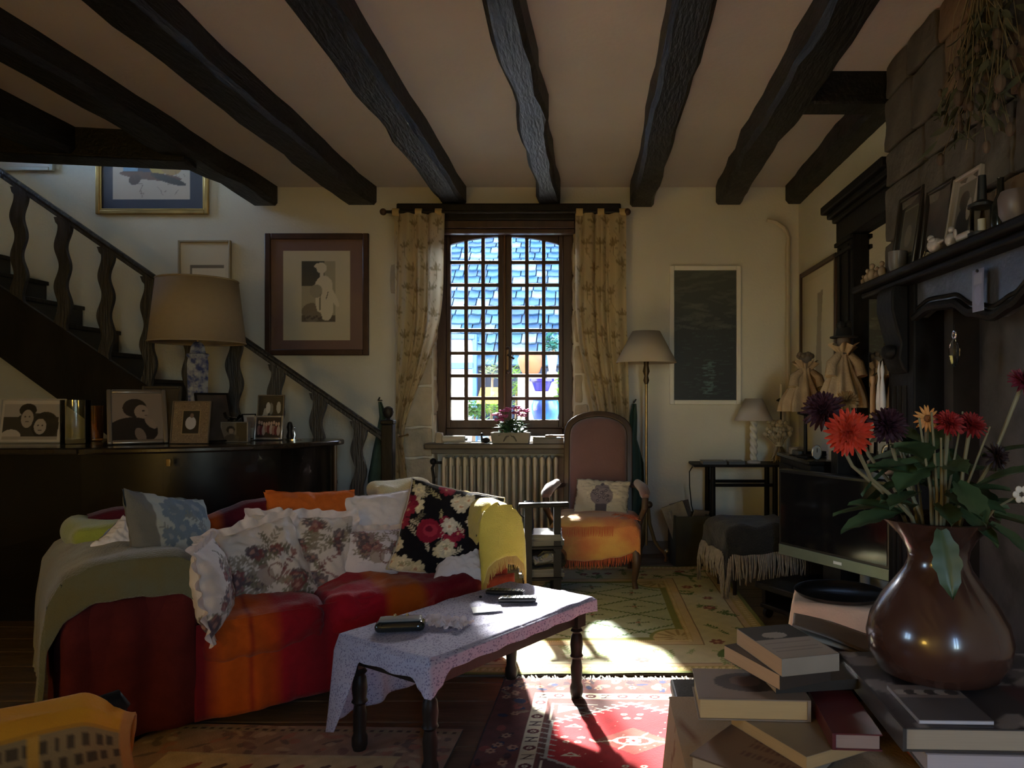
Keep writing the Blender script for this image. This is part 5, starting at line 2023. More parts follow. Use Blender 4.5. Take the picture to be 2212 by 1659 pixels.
sofa_cushion(372, 1168, 0.34, 42, 22, -14, 'cushion', 'grey blue floral cushion leaning inside the near sofa arm', 0.40, 0.38, 0.13, paint=p_grey, seed=1)
sofa_cushion(272, 1176, 0.36, 20, 24, 38, 'cushion', 'white cushion whose corner peeks over the near sofa arm', 0.17, 0.17, 0.07, m=PW, seed=2)
sofa_cushion(458, 1266, 0.06, 68, 10, 0, 'cushion', 'white ruffled cushion standing edge-on at the near sofa end', 0.30, 0.31, 0.12, paint=p_floral(31), ruffle=0.035, seed=3)
sofa_cushion(672, 1138, 0.56, -4, 14, -3, 'cushion', 'plain orange cushion behind the ruffled floral cushions', 0.40, 0.34, 0.12, m=mat('orange_cotton', S(206, 104, 34), 0.9, var=.1, scale=30, bump=.2, bscale=120), seed=4)
sofa_cushion(560, 1228, 0.27, 8, 26, 10, 'cushion', 'big cream ruffled cushion with faded roses, nearer of the two', 0.40, 0.36, 0.16, paint=p_floral(5), ruffle=0.04, seed=5, wr=.018)
sofa_cushion(654, 1206, 0.36, -4, 22, -6, 'cushion', 'big cream ruffled cushion with jug and flower print in the middle', 0.42, 0.38, 0.16, paint=p_floral(8), ruffle=0.04, seed=6, wr=.018)
sofa_cushion(820, 1130, 0.52, -6, 16, 2, 'cushion', 'plain white piped cushion in the back row', 0.36, 0.30, 0.14, m=PW, seed=7, piping=mat('white_piping', S(210, 204, 206), 0.9), pinch=.08)
sofa_cushion(812, 1198, 0.34, 0, 28, -4, 'cushion', 'small white frilled cushion with brown sprigs in front', 0.36, 0.24, 0.14, paint=p_floral(12, S(220, 212, 216), S(140, 92, 92), S(150, 124, 124)), ruffle=0.03, seed=8)
sofa_cushion(966, 1150, 0.15, -24, 18, -15, 'cushion', 'dark tapestry cushion with large cream and crimson roses', 0.43, 0.42, 0.14, paint=p_rose, seed=9, piping=mat('pale_piping', S(190, 180, 170), 0.9), n=90)
sofa_cushion(1000, 1214, 0.06, -24, 44, -6, 'cushion', 'white cushion tucked under the yellow throw', 0.24, 0.20, 0.09, m=PW, seed=10)


# ------------------------------------------------------------------ throws on the sofa arms
def throw(name, label, across, ys_, front_drop, m, fringe, s_names, seed, fr_m, back_extra=0.0):
    """sheet laid over an arm: across = [(s,z)...] inner to outer, ys_ = (front, back), front_drop = how far it falls in front"""
    t = thing(name, label, 'throw', LF, SA)
    nu, nv = 60, 70
    lens = [0]
    for (a, b), (c, d) in zip(across, across[1:]):
        lens.append(lens[-1] + math.hypot(c - a, d - b))

    def acr(u):
        q = u * lens[-1]
        for i in range(len(across) - 1):
            if q <= lens[i + 1] + 1e-9:
                t_ = (q - lens[i]) / (lens[i + 1] - lens[i])
                return across[i][0] + (across[i + 1][0] - across[i][0]) * t_, across[i][1] + (across[i + 1][1] - across[i][1]) * t_
        return across[-1]
    L_ = ys_[1] - ys_[0]

    def fn(u, v):
        s_, z = acr(u)
        fd = front_drop(u)
        q = v * (L_ + fd)
        if q < fd:
            dd = fd - q
            y_ = ys_[0] - 0.012 - 0.012 * (dd / max(fd, .01)) + 0.012 * nz(s_ * 9, dd * 5, seed)
            z2 = z - dd - 0.0
        else:
            y_ = ys_[0] + (q - fd)
            z2 = z
            k = (q - fd)
            if k < .08:
                z2 -= 0.035 * (1 - k / .08) ** 2
        w_ = 0.014 * nz(s_ * 8 + seed, y_ * 6, z2 * 6) + 0.006 * nz(s_ * 20, y_ * 18, seed)
        return (s_ + w_ * .6, y_ + w_ * .3, max(z2, 0.03) + w_ + 0.012)
    MB().surf(fn, nu, nv).build('cloth', m, t, solid=0.006, angle=80)
    if fringe:
        f = MB()
        rr = rng(seed)
        N = fringe[1]
        for i in range(N):
            u = i / N
            if fringe[0] == 'front':
                p0, p1 = Vector(fn(u, 0)), Vector(fn(u, 0.02))
            else:
                p0, p1 = Vector(fn(1, u)), Vector(fn(.985, u))
            d_ = (p0 - p1).normalized()
            if d_.z > -.2:
                d_ = (d_ + Vector((0, 0, -.8))).normalized()
            L2 = fringe[2] * rr.uniform(.8, 1.1)
            e = p0 + d_ * L2 * .5 + Vector((rr.uniform(-.004, .004), -.004, 0))
            f.tube([p0, e, e + Vector((rr.uniform(-.004, .006), 0, -L2 * .5))], [.0028, .0024, .0012], 4, cap=False)
        f.build('fringe', fr_m, t)['kind'] = 'stuff'
    return t


M_YEL = mat('yellow_wool', S(206, 186, 84), 0.95, var=.12, scale=9, bump=.35, bscale=160, sheen=.5, spec=.1)
M_OLV = mat('olive_wool', S(104, 98, 64), 0.95, var=.22, scale=5, bump=.35, bscale=140, sheen=.5, spec=.1, rgb2=S(90, 94, 78))
aR = 1.41
throw('wool_throw', 'bright yellow fringed wool throw over the far sofa arm',
      [(aR - .025, .56), (aR - .018, .64), (aR + .005, .69), (aR + .05, .712), (aR + .11, .712), (aR + .155, .69), (aR + .192, .63), (aR + .205, .54), (aR + .212, .40)],
      (-0.03, 0.88), lambda u: 0.15 + 0.15 * (1 - u), M_YEL, ('front', 120, .06), None, 3, mat('yellow_fringe', S(202, 172, 100), 0.95))
throw('wool_throw', 'muted olive wool throw over the near sofa arm',
      [(.32, .50), (.305, .56), (.28, .60), (.23, .632), (.10, .645), (-.03, .635), (-.10, .60), (-.145, .53), (-.158, .40), (-.17, .22)],
      (-0.005, 0.80), lambda u: 0.13 + 0.20 * max(0, u - .55), M_OLV, None, None, 8, None)
# yellow-green blanket end on the sofa back corner
q = MB()
q.rbox((0.08, 0.62, 0.665), (0.30, 0.36, 0.09), r=0.055, n=14, disp=0.03, freq=6, seed=4)
o = q.build('folded_blanket', mat('lime_wool', S(150, 160, 66), 0.95, var=.2, scale=8, bump=.3, bscale=140, sheen=.4), loc=LF, rot=(0, 0, SA))
tag(o, 'yellow-green folded blanket on the near corner of the sofa back', 'blanket')
cb_ = MB()
cb_.rbox((1.36, 0.77, 0.715), (0.30, 0.20, 0.085), r=0.04, n=14, disp=0.03, freq=8, seed=2)
o = cb_.build('folded_blanket', mat('cream_wool', S(214, 202, 160), 0.95, var=.15, scale=8, bump=.3, bscale=140, sheen=.4), loc=LF, rot=(0, 0, SA))
tag(o, 'cream woolly blanket bunched on the far corner of the sofa back', 'blanket')

# ------------------------------------------------------------------ coffee table
CT = Vector((-0.44, 2.71, 0))
CA = R(55.5)
ct = thing('coffee_table', 'low dark wooden coffee table with turned legs', 'table', CT, CA)
M_CT = mat('table_wood', (0.022, 0.016, 0.012), 0.45, spec=.2, var=.4, scale=10, stretch=(1, 1, .3), bump=.1)
TL, TW, TH = 0.84, 0.41, 0.40
MB().bb(-TL / 2, TL / 2, -TW / 2, TW / 2, TH - .028, TH).build('table_top', M_CT, ct, bevel=.006)
for sy in (-1, 1):
    MB().bb(-TL / 2 + .05, TL / 2 - .05, sy * (TW / 2 - .035) - .01, sy * (TW / 2 - .035) + .01, TH - .10, TH - .028).build('apron', M_CT, ct)
for sx in (-1, 1):
    MB().bb(sx * (TL / 2 - .035) - .01, sx * (TL / 2 - .035) + .01, -TW / 2 + .05, TW / 2 - .05, TH - .10, TH - .028).build('apron', M_CT, ct)
lg = MB()
lg.box((0, 0, .335), (.052, .052, .085))
lg.lathe([(.026, .295), (.018, .285), (.025, .275), (.016, .265), (.022, .255), (.026, .22), (.022, .185), (.027, .175), (.018, .165), (.024, .13), (.020, .07), (.026, .055), (.026, .03), (.017, 0)], 14)
leg0 = None
for sx in (-1, 1):
    for sy in (-1, 1):
        pos = (sx * (TL / 2 - .035), sy * (TW / 2 - .035), 0)
        if leg0 is None:
            leg0 = lg.build('leg', M_CT, ct, loc=pos)
        else:
            share(leg0, ct, pos)


def spots_mat(name, base, spot, scale, thr=0.28, scale2=None, rough=.9, translucent=.2):
    m = bpy.data.materials.new(name)
    m.use_nodes = True
    nt = m.node_tree
    L = nt.links.new
    b = nt.nodes['Principled BSDF']
    b.inputs['Roughness'].default_value = rough
    b.inputs['Specular IOR Level'].default_value = .15
    tc = nt.nodes.new('ShaderNodeTexCoord')
    mp = nt.nodes.new('ShaderNodeMapping')
    mp.inputs['Rotation'].default_value = (0.4, 0.3, 0.6)
    mp.inputs['Scale'].default_value = (1, 1.8, 1.3)
    L(tc.outputs['Object'], mp.inputs[0])
    nzz = nt.nodes.new('ShaderNodeTexNoise')
    nzz.inputs['Scale'].default_value = scale * .5
    L(mp.outputs[0], nzz.inputs['Vector'])
    ad = nt.nodes.new('ShaderNodeVectorMath')
    ad.operation = 'MULTIPLY_ADD'
    ad.inputs[1].default_value = (.02, .02, .02)
    L(nzz.outputs['Color'], ad.inputs[0])
    L(mp.outputs[0], ad.inputs[2])
    vo = nt.nodes.new('ShaderNodeTexVoronoi')
    vo.inputs['Scale'].default_value = scale
    L(ad.outputs[0], vo.inputs['Vector'])
    cr = nt.nodes.new('ShaderNodeValToRGB')
    cr.color_ramp.elements[0].position = thr
    cr.color_ramp.elements[0].color = (*spot, 1)
    cr.color_ramp.elements[1].position = thr + .08
    cr.color_ramp.elements[1].color = (*base, 1)
    L(vo.outputs['Distance'], cr.inputs[0])
    L(cr.outputs[0], b.inputs['Base Color'])
    if translucent:
        tl = nt.nodes.new('ShaderNodeBsdfTranslucent')
        L(cr.outputs[0], tl.inputs['Color'])
        ms = nt.nodes.new('ShaderNodeMixShader')
        ms.inputs[0].default_value = translucent
        L(b.outputs[0], ms.inputs[1])
        L(tl.outputs[0], ms.inputs[2])
        L(ms.outputs[0], nt.nodes['Material Output'].inputs['Surface'])
    MATS[name] = m
    return m


M_TCLOTH = spots_mat('sprig_cloth', S(208, 206, 222), S(150, 146, 176), 95, .30, translucent=.35)
tc_ = thing('tablecloth', 'lilac sprigged tablecloth hanging over the coffee table', 'tablecloth', CT + Vector((0, 0, TH)), CA)
cx0, cx1, cy0, cy1 = -TL / 2 - .012, TL / 2 + .012, -TW / 2 - .012, TW / 2 + .012
per = []
rad_ = .02
NP = 280
Lx, Ly = cx1 - cx0, cy1 - cy0
for i in range(NP):
    q = i / NP * 2 * (Lx + Ly)
    if q < Lx:
        per.append((cx0 + q, cy0, 0, -1))
    elif q < Lx + Ly:
        per.append((cx1, cy0 + q - Lx, 1, 0))
    elif q < 2 * Lx + Ly:
        per.append((cx1 - (q - Lx - Ly), cy1, 0, 1))
    else:
        per.append((cx0, cy1 - (q - 2 * Lx - Ly), -1, 0))


def dropf(x, y_):
    def side(t):
        return max(0, min(1, t))
    # long on the sofa side, short on the others, pointed corners
    d = 0.055
    if y_ > cy1 - .001:
        t = (x - cx0) / Lx
        d = 0.30 - 0.04 * t
    elif x < cx0 + .001:
        t = (y_ - cy0) / Ly
        d = 0.062 + 0.25 * smooth((t - .70) / .25) + .045 * smooth((.18 - t) / .18)
    elif x > cx1 - .001:
        t = (y_ - cy0) / Ly
        d = 0.05 + 0.2 * smooth((t - .8) / .2)
    else:
        t = (x - cx0) / Lx
        d = 0.045 + .06 * smooth((.10 - t) / .10) + .01 * smooth((t - .93) / .07)
    return d


def tcf(u, v):
    k = int(u * NP) % NP
    x, y_, nx, ny = per[k]
    # soften outward direction near corners
    nxx = nx if nx else (1 if x > cx1 - .03 else (-1 if x < cx0 + .03 else 0)) * .7
    nyy = ny if ny else (1 if y_ > cy1 - .03 else (-1 if y_ < cy0 + .03 else 0)) * .7
    if v <= .5:
        q = v / .5
        wr = .0035 * abs(nz(x * q * 9, y_ * q * 14, 3)) + .004 * max(0, math.sin((x * q * 3 + y_ * q * 11) * 3)) ** 8
        return (x * q, y_ * q, 0.004 + wr)
    q = (v - .5) / .5
    d = dropf(x, y_) * q
    out = .012 * min(1, q * 6) + d * .07 * (1 + .6 * math.sin((x - y_) * 30)) + .01 * q * math.sin((x + y_) * 46) * min(1, d / .1)
    return (x + nxx * out, y_ + nyy * out, 0.003 - d)


MB().surf(tcf, NP, 56, closed=True).build('cloth', M_TCLOTH, tc_, solid=.002, angle=80)

# things on the coffee table
ZTT = TH + .009


def on_table(px, py):
    Y = (EYE - ZTT) * 1600 / (py - 862)
    return Vector((WX(px, Y), Y, ZTT))


gc = thing('glasses_case', 'glossy dark green-black spectacles case on the tablecloth', 'case', on_table(865, 1362), R(8))
MB().rbox((0, 0, .018), (.165, .07, .034), r=.017, n=12).build('body', mat('case_black', (.012, .017, .016), .12, coat=.6), gc)
MB().rbox((0.0, .004, .039), (.14, .055, .010), r=.005, n=8).build('lid_plate', mat('case_grey', (.20, .21, .21), .12, coat=.5), gc)
for x in (-.02, .02):
    MB().ball((x, .02, .046), .006, 8, 5).build('clasp', M_BRASS, gc)
tis = MB()


def tf(u, v):
    a, b = u - .5, v - .5
    r_ = .5 - max(abs(a), abs(b))
    return (a * .17 + .012 * nz(u * 9, v * 9), b * .10 + .012 * nz(u * 8, v * 8, 5), .004 + abs(.035 * nz(u * 6, v * 6, 9)) + .012 * max(0, nz(u * 14, v * 14, 2)))


o = tis.surf(tf, 34, 24).build('crumpled_tissue', mat('tissue_white', S(220, 208, 208), .9, translucent=.3), loc=on_table(962, 1350), rot=(0, 0, R(-20)), angle=20)
tag(o, 'crumpled white tissue beside the spectacles case', 'tissue')
o = MB().bb(-.055, .055, -.038, .038, 0, .0012).build('note_paper', mat('paper_white', (.82, .82, .80), .8), loc=on_table(1052, 1318) + Vector((0, 0, .0035)), rot=(0, 0, R(16)))
tag(o, 'blank white note paper lying on the tablecloth', 'paper')
for lb, px, py, rz, L_, mt in (('black remote control with raised buttons behind on tablecloth', 1092, 1284, R(-8), .155, (.015, .014, .014)), ('grey topped remote control nearest the table edge', 1118, 1300, R(2), .145, (.10, .10, .10))):
    rc = thing('remote_control', lb, 'remote', on_table(px, py), rz)
    MB().rbox((0, 0, .010), (L_, .045, .018), r=.007, n=8).build('body', mat('remote_black', (.014, .013, .013), .35), rc)
    MB().bb(-L_ * .46, L_ * .46, -.018, .018, .0185, .0200).build('face_plate', mat('plate_%d' % int(L_ * 1000), mt, .3), rc, bevel=.001)
    bt = None
    for i in range(8):
        for j in range(3):
            pos = (-L_ * .38 + i * L_ * .11, -.011 + j * .011, .0205)
            if bt is None:
                bt = MB().rbox((0, 0, 0), (.007, .006, .004), r=.0015, n=3).build('button', mat('button_grey', (.03, .03, .03), .4), rc, loc=pos)
            else:
                share(bt, rc, pos)
o = MB().ball((0, 0, .005), .006, 8, 6, sz=.8).build('small_bead', M_BLACKW, loc=on_table(1038, 1292))
tag(o, 'tiny black bead lying left of the remote controls', 'bead')

# ------------------------------------------------------------------ tall pink armchair
AC = Vector((-0.005, 4.86, 0))
ac_ = thing('armchair', 'tall round-backed armchair in dusty pink velvet with wooden arms', 'armchair', AC, R(-2))
M_PINK = mat('pink_velvet', S(118, 84, 82), .8, var=.08, scale=6, sheen=.6, bump=.1, bscale=150)
M_ACW = mat('chair_wood', (.070, .040, .024), .4, var=.35, scale=10, stretch=(1, 1, .3))
# local: x right, y back, z up


def back_outline(w, z0, z1, n=14):
    pts = [(-w, z0), (w, z0)]
    r_ = w * .92
    pts += [(w, z1 - r_ * .75)]
    for i in range(1, n):
        a = PI * i / n
        pts.append((w * math.cos(a), z1 - r_ * .75 + r_ * .75 * math.sin(a) ** .8))
    pts.append((-w, z1 - r_ * .75))
    return pts


lean = R(10)
Tb = Matrix.Translation((0, .26, .36)) @ Matrix.Rotation(-lean, 4, 'X')
of = back_outline(.240, 0, .755)
inn_ = back_outline(.200, .02, .715)
fm = MB(Tb)
n = len(of)
vsx = [(x, -.02, z) for x, z in of] + [(x, -.026, z) for x, z in inn_] + [(x, .03, z) for x, z in of] + [(x, .03, z) for x, z in inn_]
fsx = []
for i in range(n):
    j = (i + 1) % n
    fsx += [(i, j, n + j, n + i), (2 * n + j, 2 * n + i, 3 * n + i, 3 * n + j), (j, i, 2 * n + i, 2 * n + j), (n + i, n + j, 3 * n + j, 3 * n + i)]
fm.add(vsx, fsx)
fm.build('back_frame', M_ACW, ac_, bevel=.006)
bp = MB(Tb)
cxp, czp = 0, .36
rings = [(1.0, 0.0), (.985, -.020), (.94, -.036), (.85, -.047), (.6, -.056), (.3, -.060), (.02, -.061)]
vsb, fsb = [], []
for s_, dy in rings:
    vsb += [(x * s_, dy - .006, czp + (z - czp) * s_) for x, z in inn_]
for r_ in range(len(rings) - 1):
    for i in range(n):
        j = (i + 1) % n
        fsb.append((r_ * n + i, r_ * n + j, (r_ + 1) * n + j, (r_ + 1) * n + i))
fsb.append(tuple((len(rings) - 1) * n + i for i in range(n)))
bp.add(vsb, fsb)
bp.build('back_pad', M_PINK, ac_, angle=70)
MB(Tb).prism(inn_, .0, .028, 'y').build('back_panel', M_PINK, ac_)
se = MB()
se.rbox((0, 0, .345), (.54, .50, .13), r=.06, n=16, crown=.035)
se.build('seat', M_PINK, ac_)
sr = MB()
sr.prism([(-.265, -.235), (-.20, -.262), (0, -.272), (.20, -.262), (.265, -.235), (.24, .25), (-.24, .25)], .235, .29, 'z')
sr.build('seat_rail', M_ACW, ac_, bevel=.008)
for sx in (-1, 1):
    MB().tube([(sx * .245, -.225, .27), (sx * .262, -.245, .20), (sx * .252, -.235, .11), (sx * .245, -.225, .05), (sx * .252, -.245, .012), (sx * .255, -.25, 0)],
              [.033, .032, .023, .017, .020, .018], 10).build('leg', M_ACW, ac_)
    MB().tube([(sx * .22, .24, .30), (sx * .22, .26, .15), (sx * .22, .31, 0)], [.024, .020, .016], 8).build('leg', M_ACW, ac_)
    arm = [(sx * .235, .235, .60), (sx * .27, .12, .605), (sx * .305, -.04, .588), (sx * .315, -.15, .565)]
    MB().tube(arm, [.016, .017, .018, .02], 8).build('arm_rail', M_ACW, ac_)
    pad = MB()
    pad.tube([(p_[0], p_[1], p_[2] + .022) for p_ in arm[1:]] + [(sx * .317, -.175, .572)], [.026, .034, .034, .022], 12)
    pad.build('arm_pad', M_PINK, ac_)
    MB().tube([(sx * .315, -.165, .56), (sx * .312, -.19, .50), (sx * .285, -.14, .43), (sx * .268, -.15, .34), (sx * .255, -.21, .27)], [.022, .021, .018, .018, .022], 10).build('arm_support', M_ACW, ac_)
# orange throw on the seat, fringed
M_ORT = mat('orange_throw_wool', S(214, 126, 78), .95, var=.25, scale=4, rgb2=S(206, 160, 86), bump=.3, bscale=140, sheen=.4)
ot = thing('seat_throw', 'orange and yellow fringed throw folded over the pink armchair seat', 'throw', AC, R(-2))


def otf(u, v):
    x = (u - .5) * .565
    L_ = .42 + .20
    q = v * L_
    if q < .42:
        y_ = .20 - q
        z = .418 + .030 * (1 - (x / .29) ** 2) + .01 * nz(u * 5, v * 5)
        if y_ < -.19:
            z -= .05 * ((-.19 - y_) / .03) ** 2 * .3
    else:
        y_ = -.262 - .012 * math.sin((q - .42) * 20) - .012 * (1 - (x / .3) ** 2)
        z = .405 - (q - .42) * (0.85 + .25 * math.sin(u * 3 + .4)) + .01 * nz(u * 7, 3)
    if abs(x) > .25:
        z -= (abs(x) - .25) * 1.0
    return (x, y_ + .004 * nz(u * 12, v * 9, 4), z)


MB().surf(otf, 40, 44).build('cloth', M_ORT, ot, solid=.006, angle=80)
ff = MB()
rr = rng(7)
for i in range(90):
    u = i / 89
    p0 = Vector(otf(u, 1))
    L_ = rr.uniform(.045, .06)
    ff.tube([p0, p0 + Vector((rr.uniform(-.004, .004), -.004, -L_ * .5)), p0 + Vector((rr.uniform(-.006, .006), -.003, -L_))], [.0022, .002, .001], 4, cap=False)
for i in range(46):
    u = .08 + .62 * i / 45
    p0 = Vector(otf(u, .70))
    ff.tube([p0 + Vector((0, -.006, .01)), p0 + Vector((rr.uniform(-.003, .003), -.016, -.03)), p0 + Vector((rr.uniform(-.004, .004), -.014, -.05))], [.002, .002, .001], 4, cap=False)
for i in range(26):
    p0 = Vector(otf(rr.uniform(.75, .98), rr.uniform(.45, .68))) + Vector((0, 0, .008))
    ff.tube([p0, p0 + Vector((rr.uniform(-.03, .03), rr.uniform(-.03, .01), .008)), p0 + Vector((rr.uniform(-.05, .05), rr.uniform(-.05, .0), 0))], .002, 4, cap=False)
ff.build('fringe', mat('orange_fringe', S(206, 108, 70), .95), ot)['kind'] = 'stuff'


def p_tureen(p, w, h):
    p.C[:] = S(206, 194, 172)
    p.rect(0, 0, w, h, S(206, 194, 172))
    c, d = S(136, 124, 128), S(96, 88, 96)
    p.ell(w * .5, h * .50, w * .22, h * .28, c)
    p.ell(w * .5, h * .76, w * .14, h * .10, c)
    p.ell(w * .5, h * .86, w * .03, h * .05, d)
    p.rect(w * .40, h * .06, w * .60, h * .26, d)
    rr = rng(3)
    for i in range(16):
        p.flower(w * rr.uniform(.33, .67), h * rr.uniform(.35, .68), .012, d, S(170, 160, 160), 5, rr)
    for i in range(34):
        p.ell(w * rr.uniform(.05, .95), h * rr.uniform(.05, .95), .0022, .0022, d)


cushion('cushion', 'cream cushion with a grey tureen print on the pink armchair', place(Matrix.Translation(AC) @ Matrix.Rotation(R(-2), 4, 'Z'), .035, .10, .53, -3, 22, -3), .36, .24, .11, paint=p_tureen, seed=22,
        piping=mat('rope_trim', (.09, .08, .07), .8, scale=60, rgb2=(.5, .47, .4)), n=70)

# ------------------------------------------------------------------ black magazine stand between sofa and armchair
mg = thing('magazine_stand', 'black wooden stand with square posts and flat arm rail beside sofa', 'stand', (-0.30, 4.29, 0), R(8))
for x, y_ in ((-.10, 0), (.07, .02), (-.10, .22), (.07, .24)):
    m = MB()
    m.surf(lambda u, v: ((.024 if v > .5 else .026) * math.cos(u * 2 * PI + PI / 4) * 1.2, .026 * math.sin(u * 2 * PI + PI / 4) * 1.2, v * (.57 if y_ < .1 else .34)), 4, 6, closed=True)
    m.build('post', M_BLACKW, mg, loc=(x, y_, 0), angle=30)
ar = MB()
ar.prism([(-.155, -.035), (.135, -.025), (.140, .03), (-.155, .035)], .565, .59, 'z')
ar.build('arm_rail', M_BLACKW, mg, bevel=.008)
for zz in (.14, .32):
    MB().bb(-.13, .10, -.01, .26, zz, zz + .016).build('shelf', M_BLACKW, mg, bevel=.004)
rr = rng(12)
for i, (lb, zz, hh, c, wv) in enumerate((
        ('grey magazine at the bottom of the stand shelf', .157, .022, (.10, .10, .11), .26), ('stack-top pale magazine on the lower stand shelf', .180, .020, (.2, .19, .18), .24),
        ('dark bound book on the upper stand shelf', .337, .03, (.03, .03, .035), .25), ('pale blue magazine on the upper stand shelf', .368, .016, (.14, .17, .19), .25),
        ('charcoal magazine on top of the upper stand shelf', .385, .018, (.06, .06, .07), .24))):
    bkm = thing('magazine', lb, 'magazine', (-0.335, 4.40, zz), R(8 + rr.uniform(-7, 7)))
    MB().bb(-wv / 2, wv / 2, -.11, .11, 0, hh).build('pages', mat('mag_pages', (.07, .068, .065), .8), bkm)
    MB().bb(-wv / 2 - .002, wv / 2 + .002, -.112, .112, hh, hh + .0015).build('cover', mat('mag_%d' % i, c, .3), bkm)
bg = thing('leather_bag', 'worn glossy black leather bag slumped on the stand shelf', 'bag', (-0.30, 4.40, .206), R(10))
MB().rbox((0, 0, .05), (.22, .20, .09), r=.04, n=14, disp=.025, freq=11, seed=3).build('bag_body', mat('black_leather', (.015, .013, .012), .25, bump=.3, bscale=60), bg)
MB().tube([(-.06, -.10, .07), (-.03, -.11, .10), (.03, -.11, .10), (.06, -.10, .07)], .006, 6).build('handle', mat('black_leather'), bg)
mug = thing('mug', 'small dark mug standing on the magazine stand', 'mug', (WX(1143, 4.45), 4.45, .406))
MB().lathe([(.024, 0), (.030, .01), (.031, .17), (.027, .17), (.026, .02)], 18).build('body', mat('mug_dark', (.03, .03, .035), .25), mug)
MB().tube([(-.03, 0, .15), (-.055, 0, .14), (-.055, 0, .09), (-.03, 0, .07)], .005, 6).build('handle', mat('mug_dark'), mug)

# ------------------------------------------------------------------ things on the window sill
ZS = 0.858
pl = thing('flower_trough', 'oblong stone-look planter with garland relief on the sill', 'planter', (WX(1104, 5.60), 5.60, ZS))
lw, lh = 84 * 5.6 / 1600, 23 * 5.6 / 1600
MB().add([(-lw * .46, -.06, 0), (lw * .46, -.06, 0), (lw * .46, .06, 0), (-lw * .46, .06, 0), (-lw * .5, -.07, lh), (lw * .5, -.07, lh), (lw * .5, .07, lh), (-lw * .5, .07, lh),
          (-lw * .47, -.06, lh), (lw * .47, -.06, lh), (lw * .47, .06, lh), (-lw * .47, .06, lh), (-lw * .45, -.05, lh - .02), (lw * .45, -.05, lh - .02), (lw * .45, .05, lh - .02), (-lw * .45, .05, lh - .02)],
         [(3, 2, 1, 0), (0, 1, 5, 4), (1, 2, 6, 5), (2, 3, 7, 6), (3, 0, 4, 7), (4, 5, 9, 8), (5, 6, 10, 9), (6, 7, 11, 10), (7, 4, 8, 11), (8, 9, 13, 12), (9, 10, 14, 13), (10, 11, 15, 14), (11, 8, 12, 15), (12, 13, 14, 15)]
         ).build('trough', mat('trough_stone', (.30, .28, .22), .8, var=.2), pl, bevel=.004)
gl_ = MB()
for s in (-1, 1):
    gl_.tube([(s * (.008 + .02 * k / 6 + .03 * math.sin(k * .5)), -.068, .035 + .022 * math.cos(k * .9)) for k in range(8)], .004, 5)
gl_.build('relief_garland', mat('relief_dark', (.13, .12, .10), .8), pl)
kl = thing('flowering_plant', 'pink flowering pot plant with dense dark leaves in the planter', 'plant', (WX(1105, 5.60), 5.60, ZS + lh - .02))
rr = rng(44)
lv = MB()
for i in range(90):
    a = rr.random() * 6.3
    lf = leaf_mesh(rr.uniform(.05, .09), rr.uniform(.03, .045), .3)
    lv.T = Matrix.Translation((rr.uniform(-.075, .075), rr.uniform(-.03, .03), rr.uniform(0, .09))) @ Euler((rr.uniform(.1, 1.1), 0, a)).to_matrix().to_4x4()
    lv.add(lf.v, lf.f)
lv.build('leaves', mat('kalan_leaf', (.03, .075, .025), .35, var=.3), kl, angle=80)['kind'] = 'stuff'
M_PF = mat('pink_petal', S(190, 96, 150), .7, var=.25, scale=40, translucent=.2)
for i, (px, py) in enumerate(((1088, 900), (1072, 896), (1100, 885), (1118, 882), (1132, 888), (1112, 893), (1092, 888), (1126, 898), (1080, 908))):
    c = at(px, py, 5.60 + rr.uniform(-.03, .03)) - kl.location
    hd2 = MB()
    for k in range(22):
        q = Vector((rr.gauss(0, .018), rr.gauss(0, .016), rr.uniform(-.004, .014)))
        hd2.ball(c + q, .010, 6, 4, sz=.6)
    hd2.build('flower_head', M_PF, kl)
    MB().tube([Vector((c.x * .4, c.y, .02)), c], .002, 4).build('flower_stalk', mat('stalk', (.06, .12, .03), .6), kl)
# rolled papers and parcel
rp = thing('paper_roll', 'rolled white papers lying on the left of the sill', 'paper roll', (WX(980, 5.6), 5.60, ZS))
MB().tube([(-.085, 0, .028), (.085, 0, .028)], .028, 14).build('outer_sheet', mat('roll_paper', (.55, .52, .45), .8), rp)
for k in range(5):
    MB().tube([(.08, -.012 + .006 * k, .02 + .008 * (k % 3)), (.105, -.012 + .006 * k, .02 + .008 * (k % 3))], .004, 6).build('pencil', M_SILVER, rp)
o = MB().rbox((0, 0, .04), (.05, .09, .08), r=.008, n=6, disp=.012, freq=20).build('wrapped_parcel', mat('parcel_paper', (.48, .40, .28), .8, var=.1), loc=(WX(950, 5.58), 5.58, ZS))
tag(o, 'small crumpled paper parcel at the left end of the sill', 'parcel')
dk = thing('duck_figurine', 'small black duck figurine on the sill beside the planter', 'figurine', (WX(1047, 5.57), 5.57, ZS))
MB().ball((0.005, 0, .022), .022, 14, 9, sx=1.6, sy=.9).build('body', M_BLACKW, dk)
MB().tube([(-.02, 0, .03), (-.024, 0, .055), (-.02, 0, .065)], [.009, .007, .008], 8).build('neck', M_BLACKW, dk)
MB().ball((-.021, 0, .068), .010, 10, 6).build('head', M_BLACKW, dk)
MB().tube([(-.028, 0, .068), (-.045, 0, .064)], [.004, .002], 6).build('beak', M_BLACKW, dk)
o = MB().bb(-.09, .09, -.04, .03, 0, .006).build('sill_notebook', mat('paper_cream', (.6, .57, .5), .8), loc=(WX(1020, 5.57), 5.575, ZS), rot=(0, 0, R(2)))
tag(o, 'thin pale notebook under the duck figurine on the sill', 'notebook')


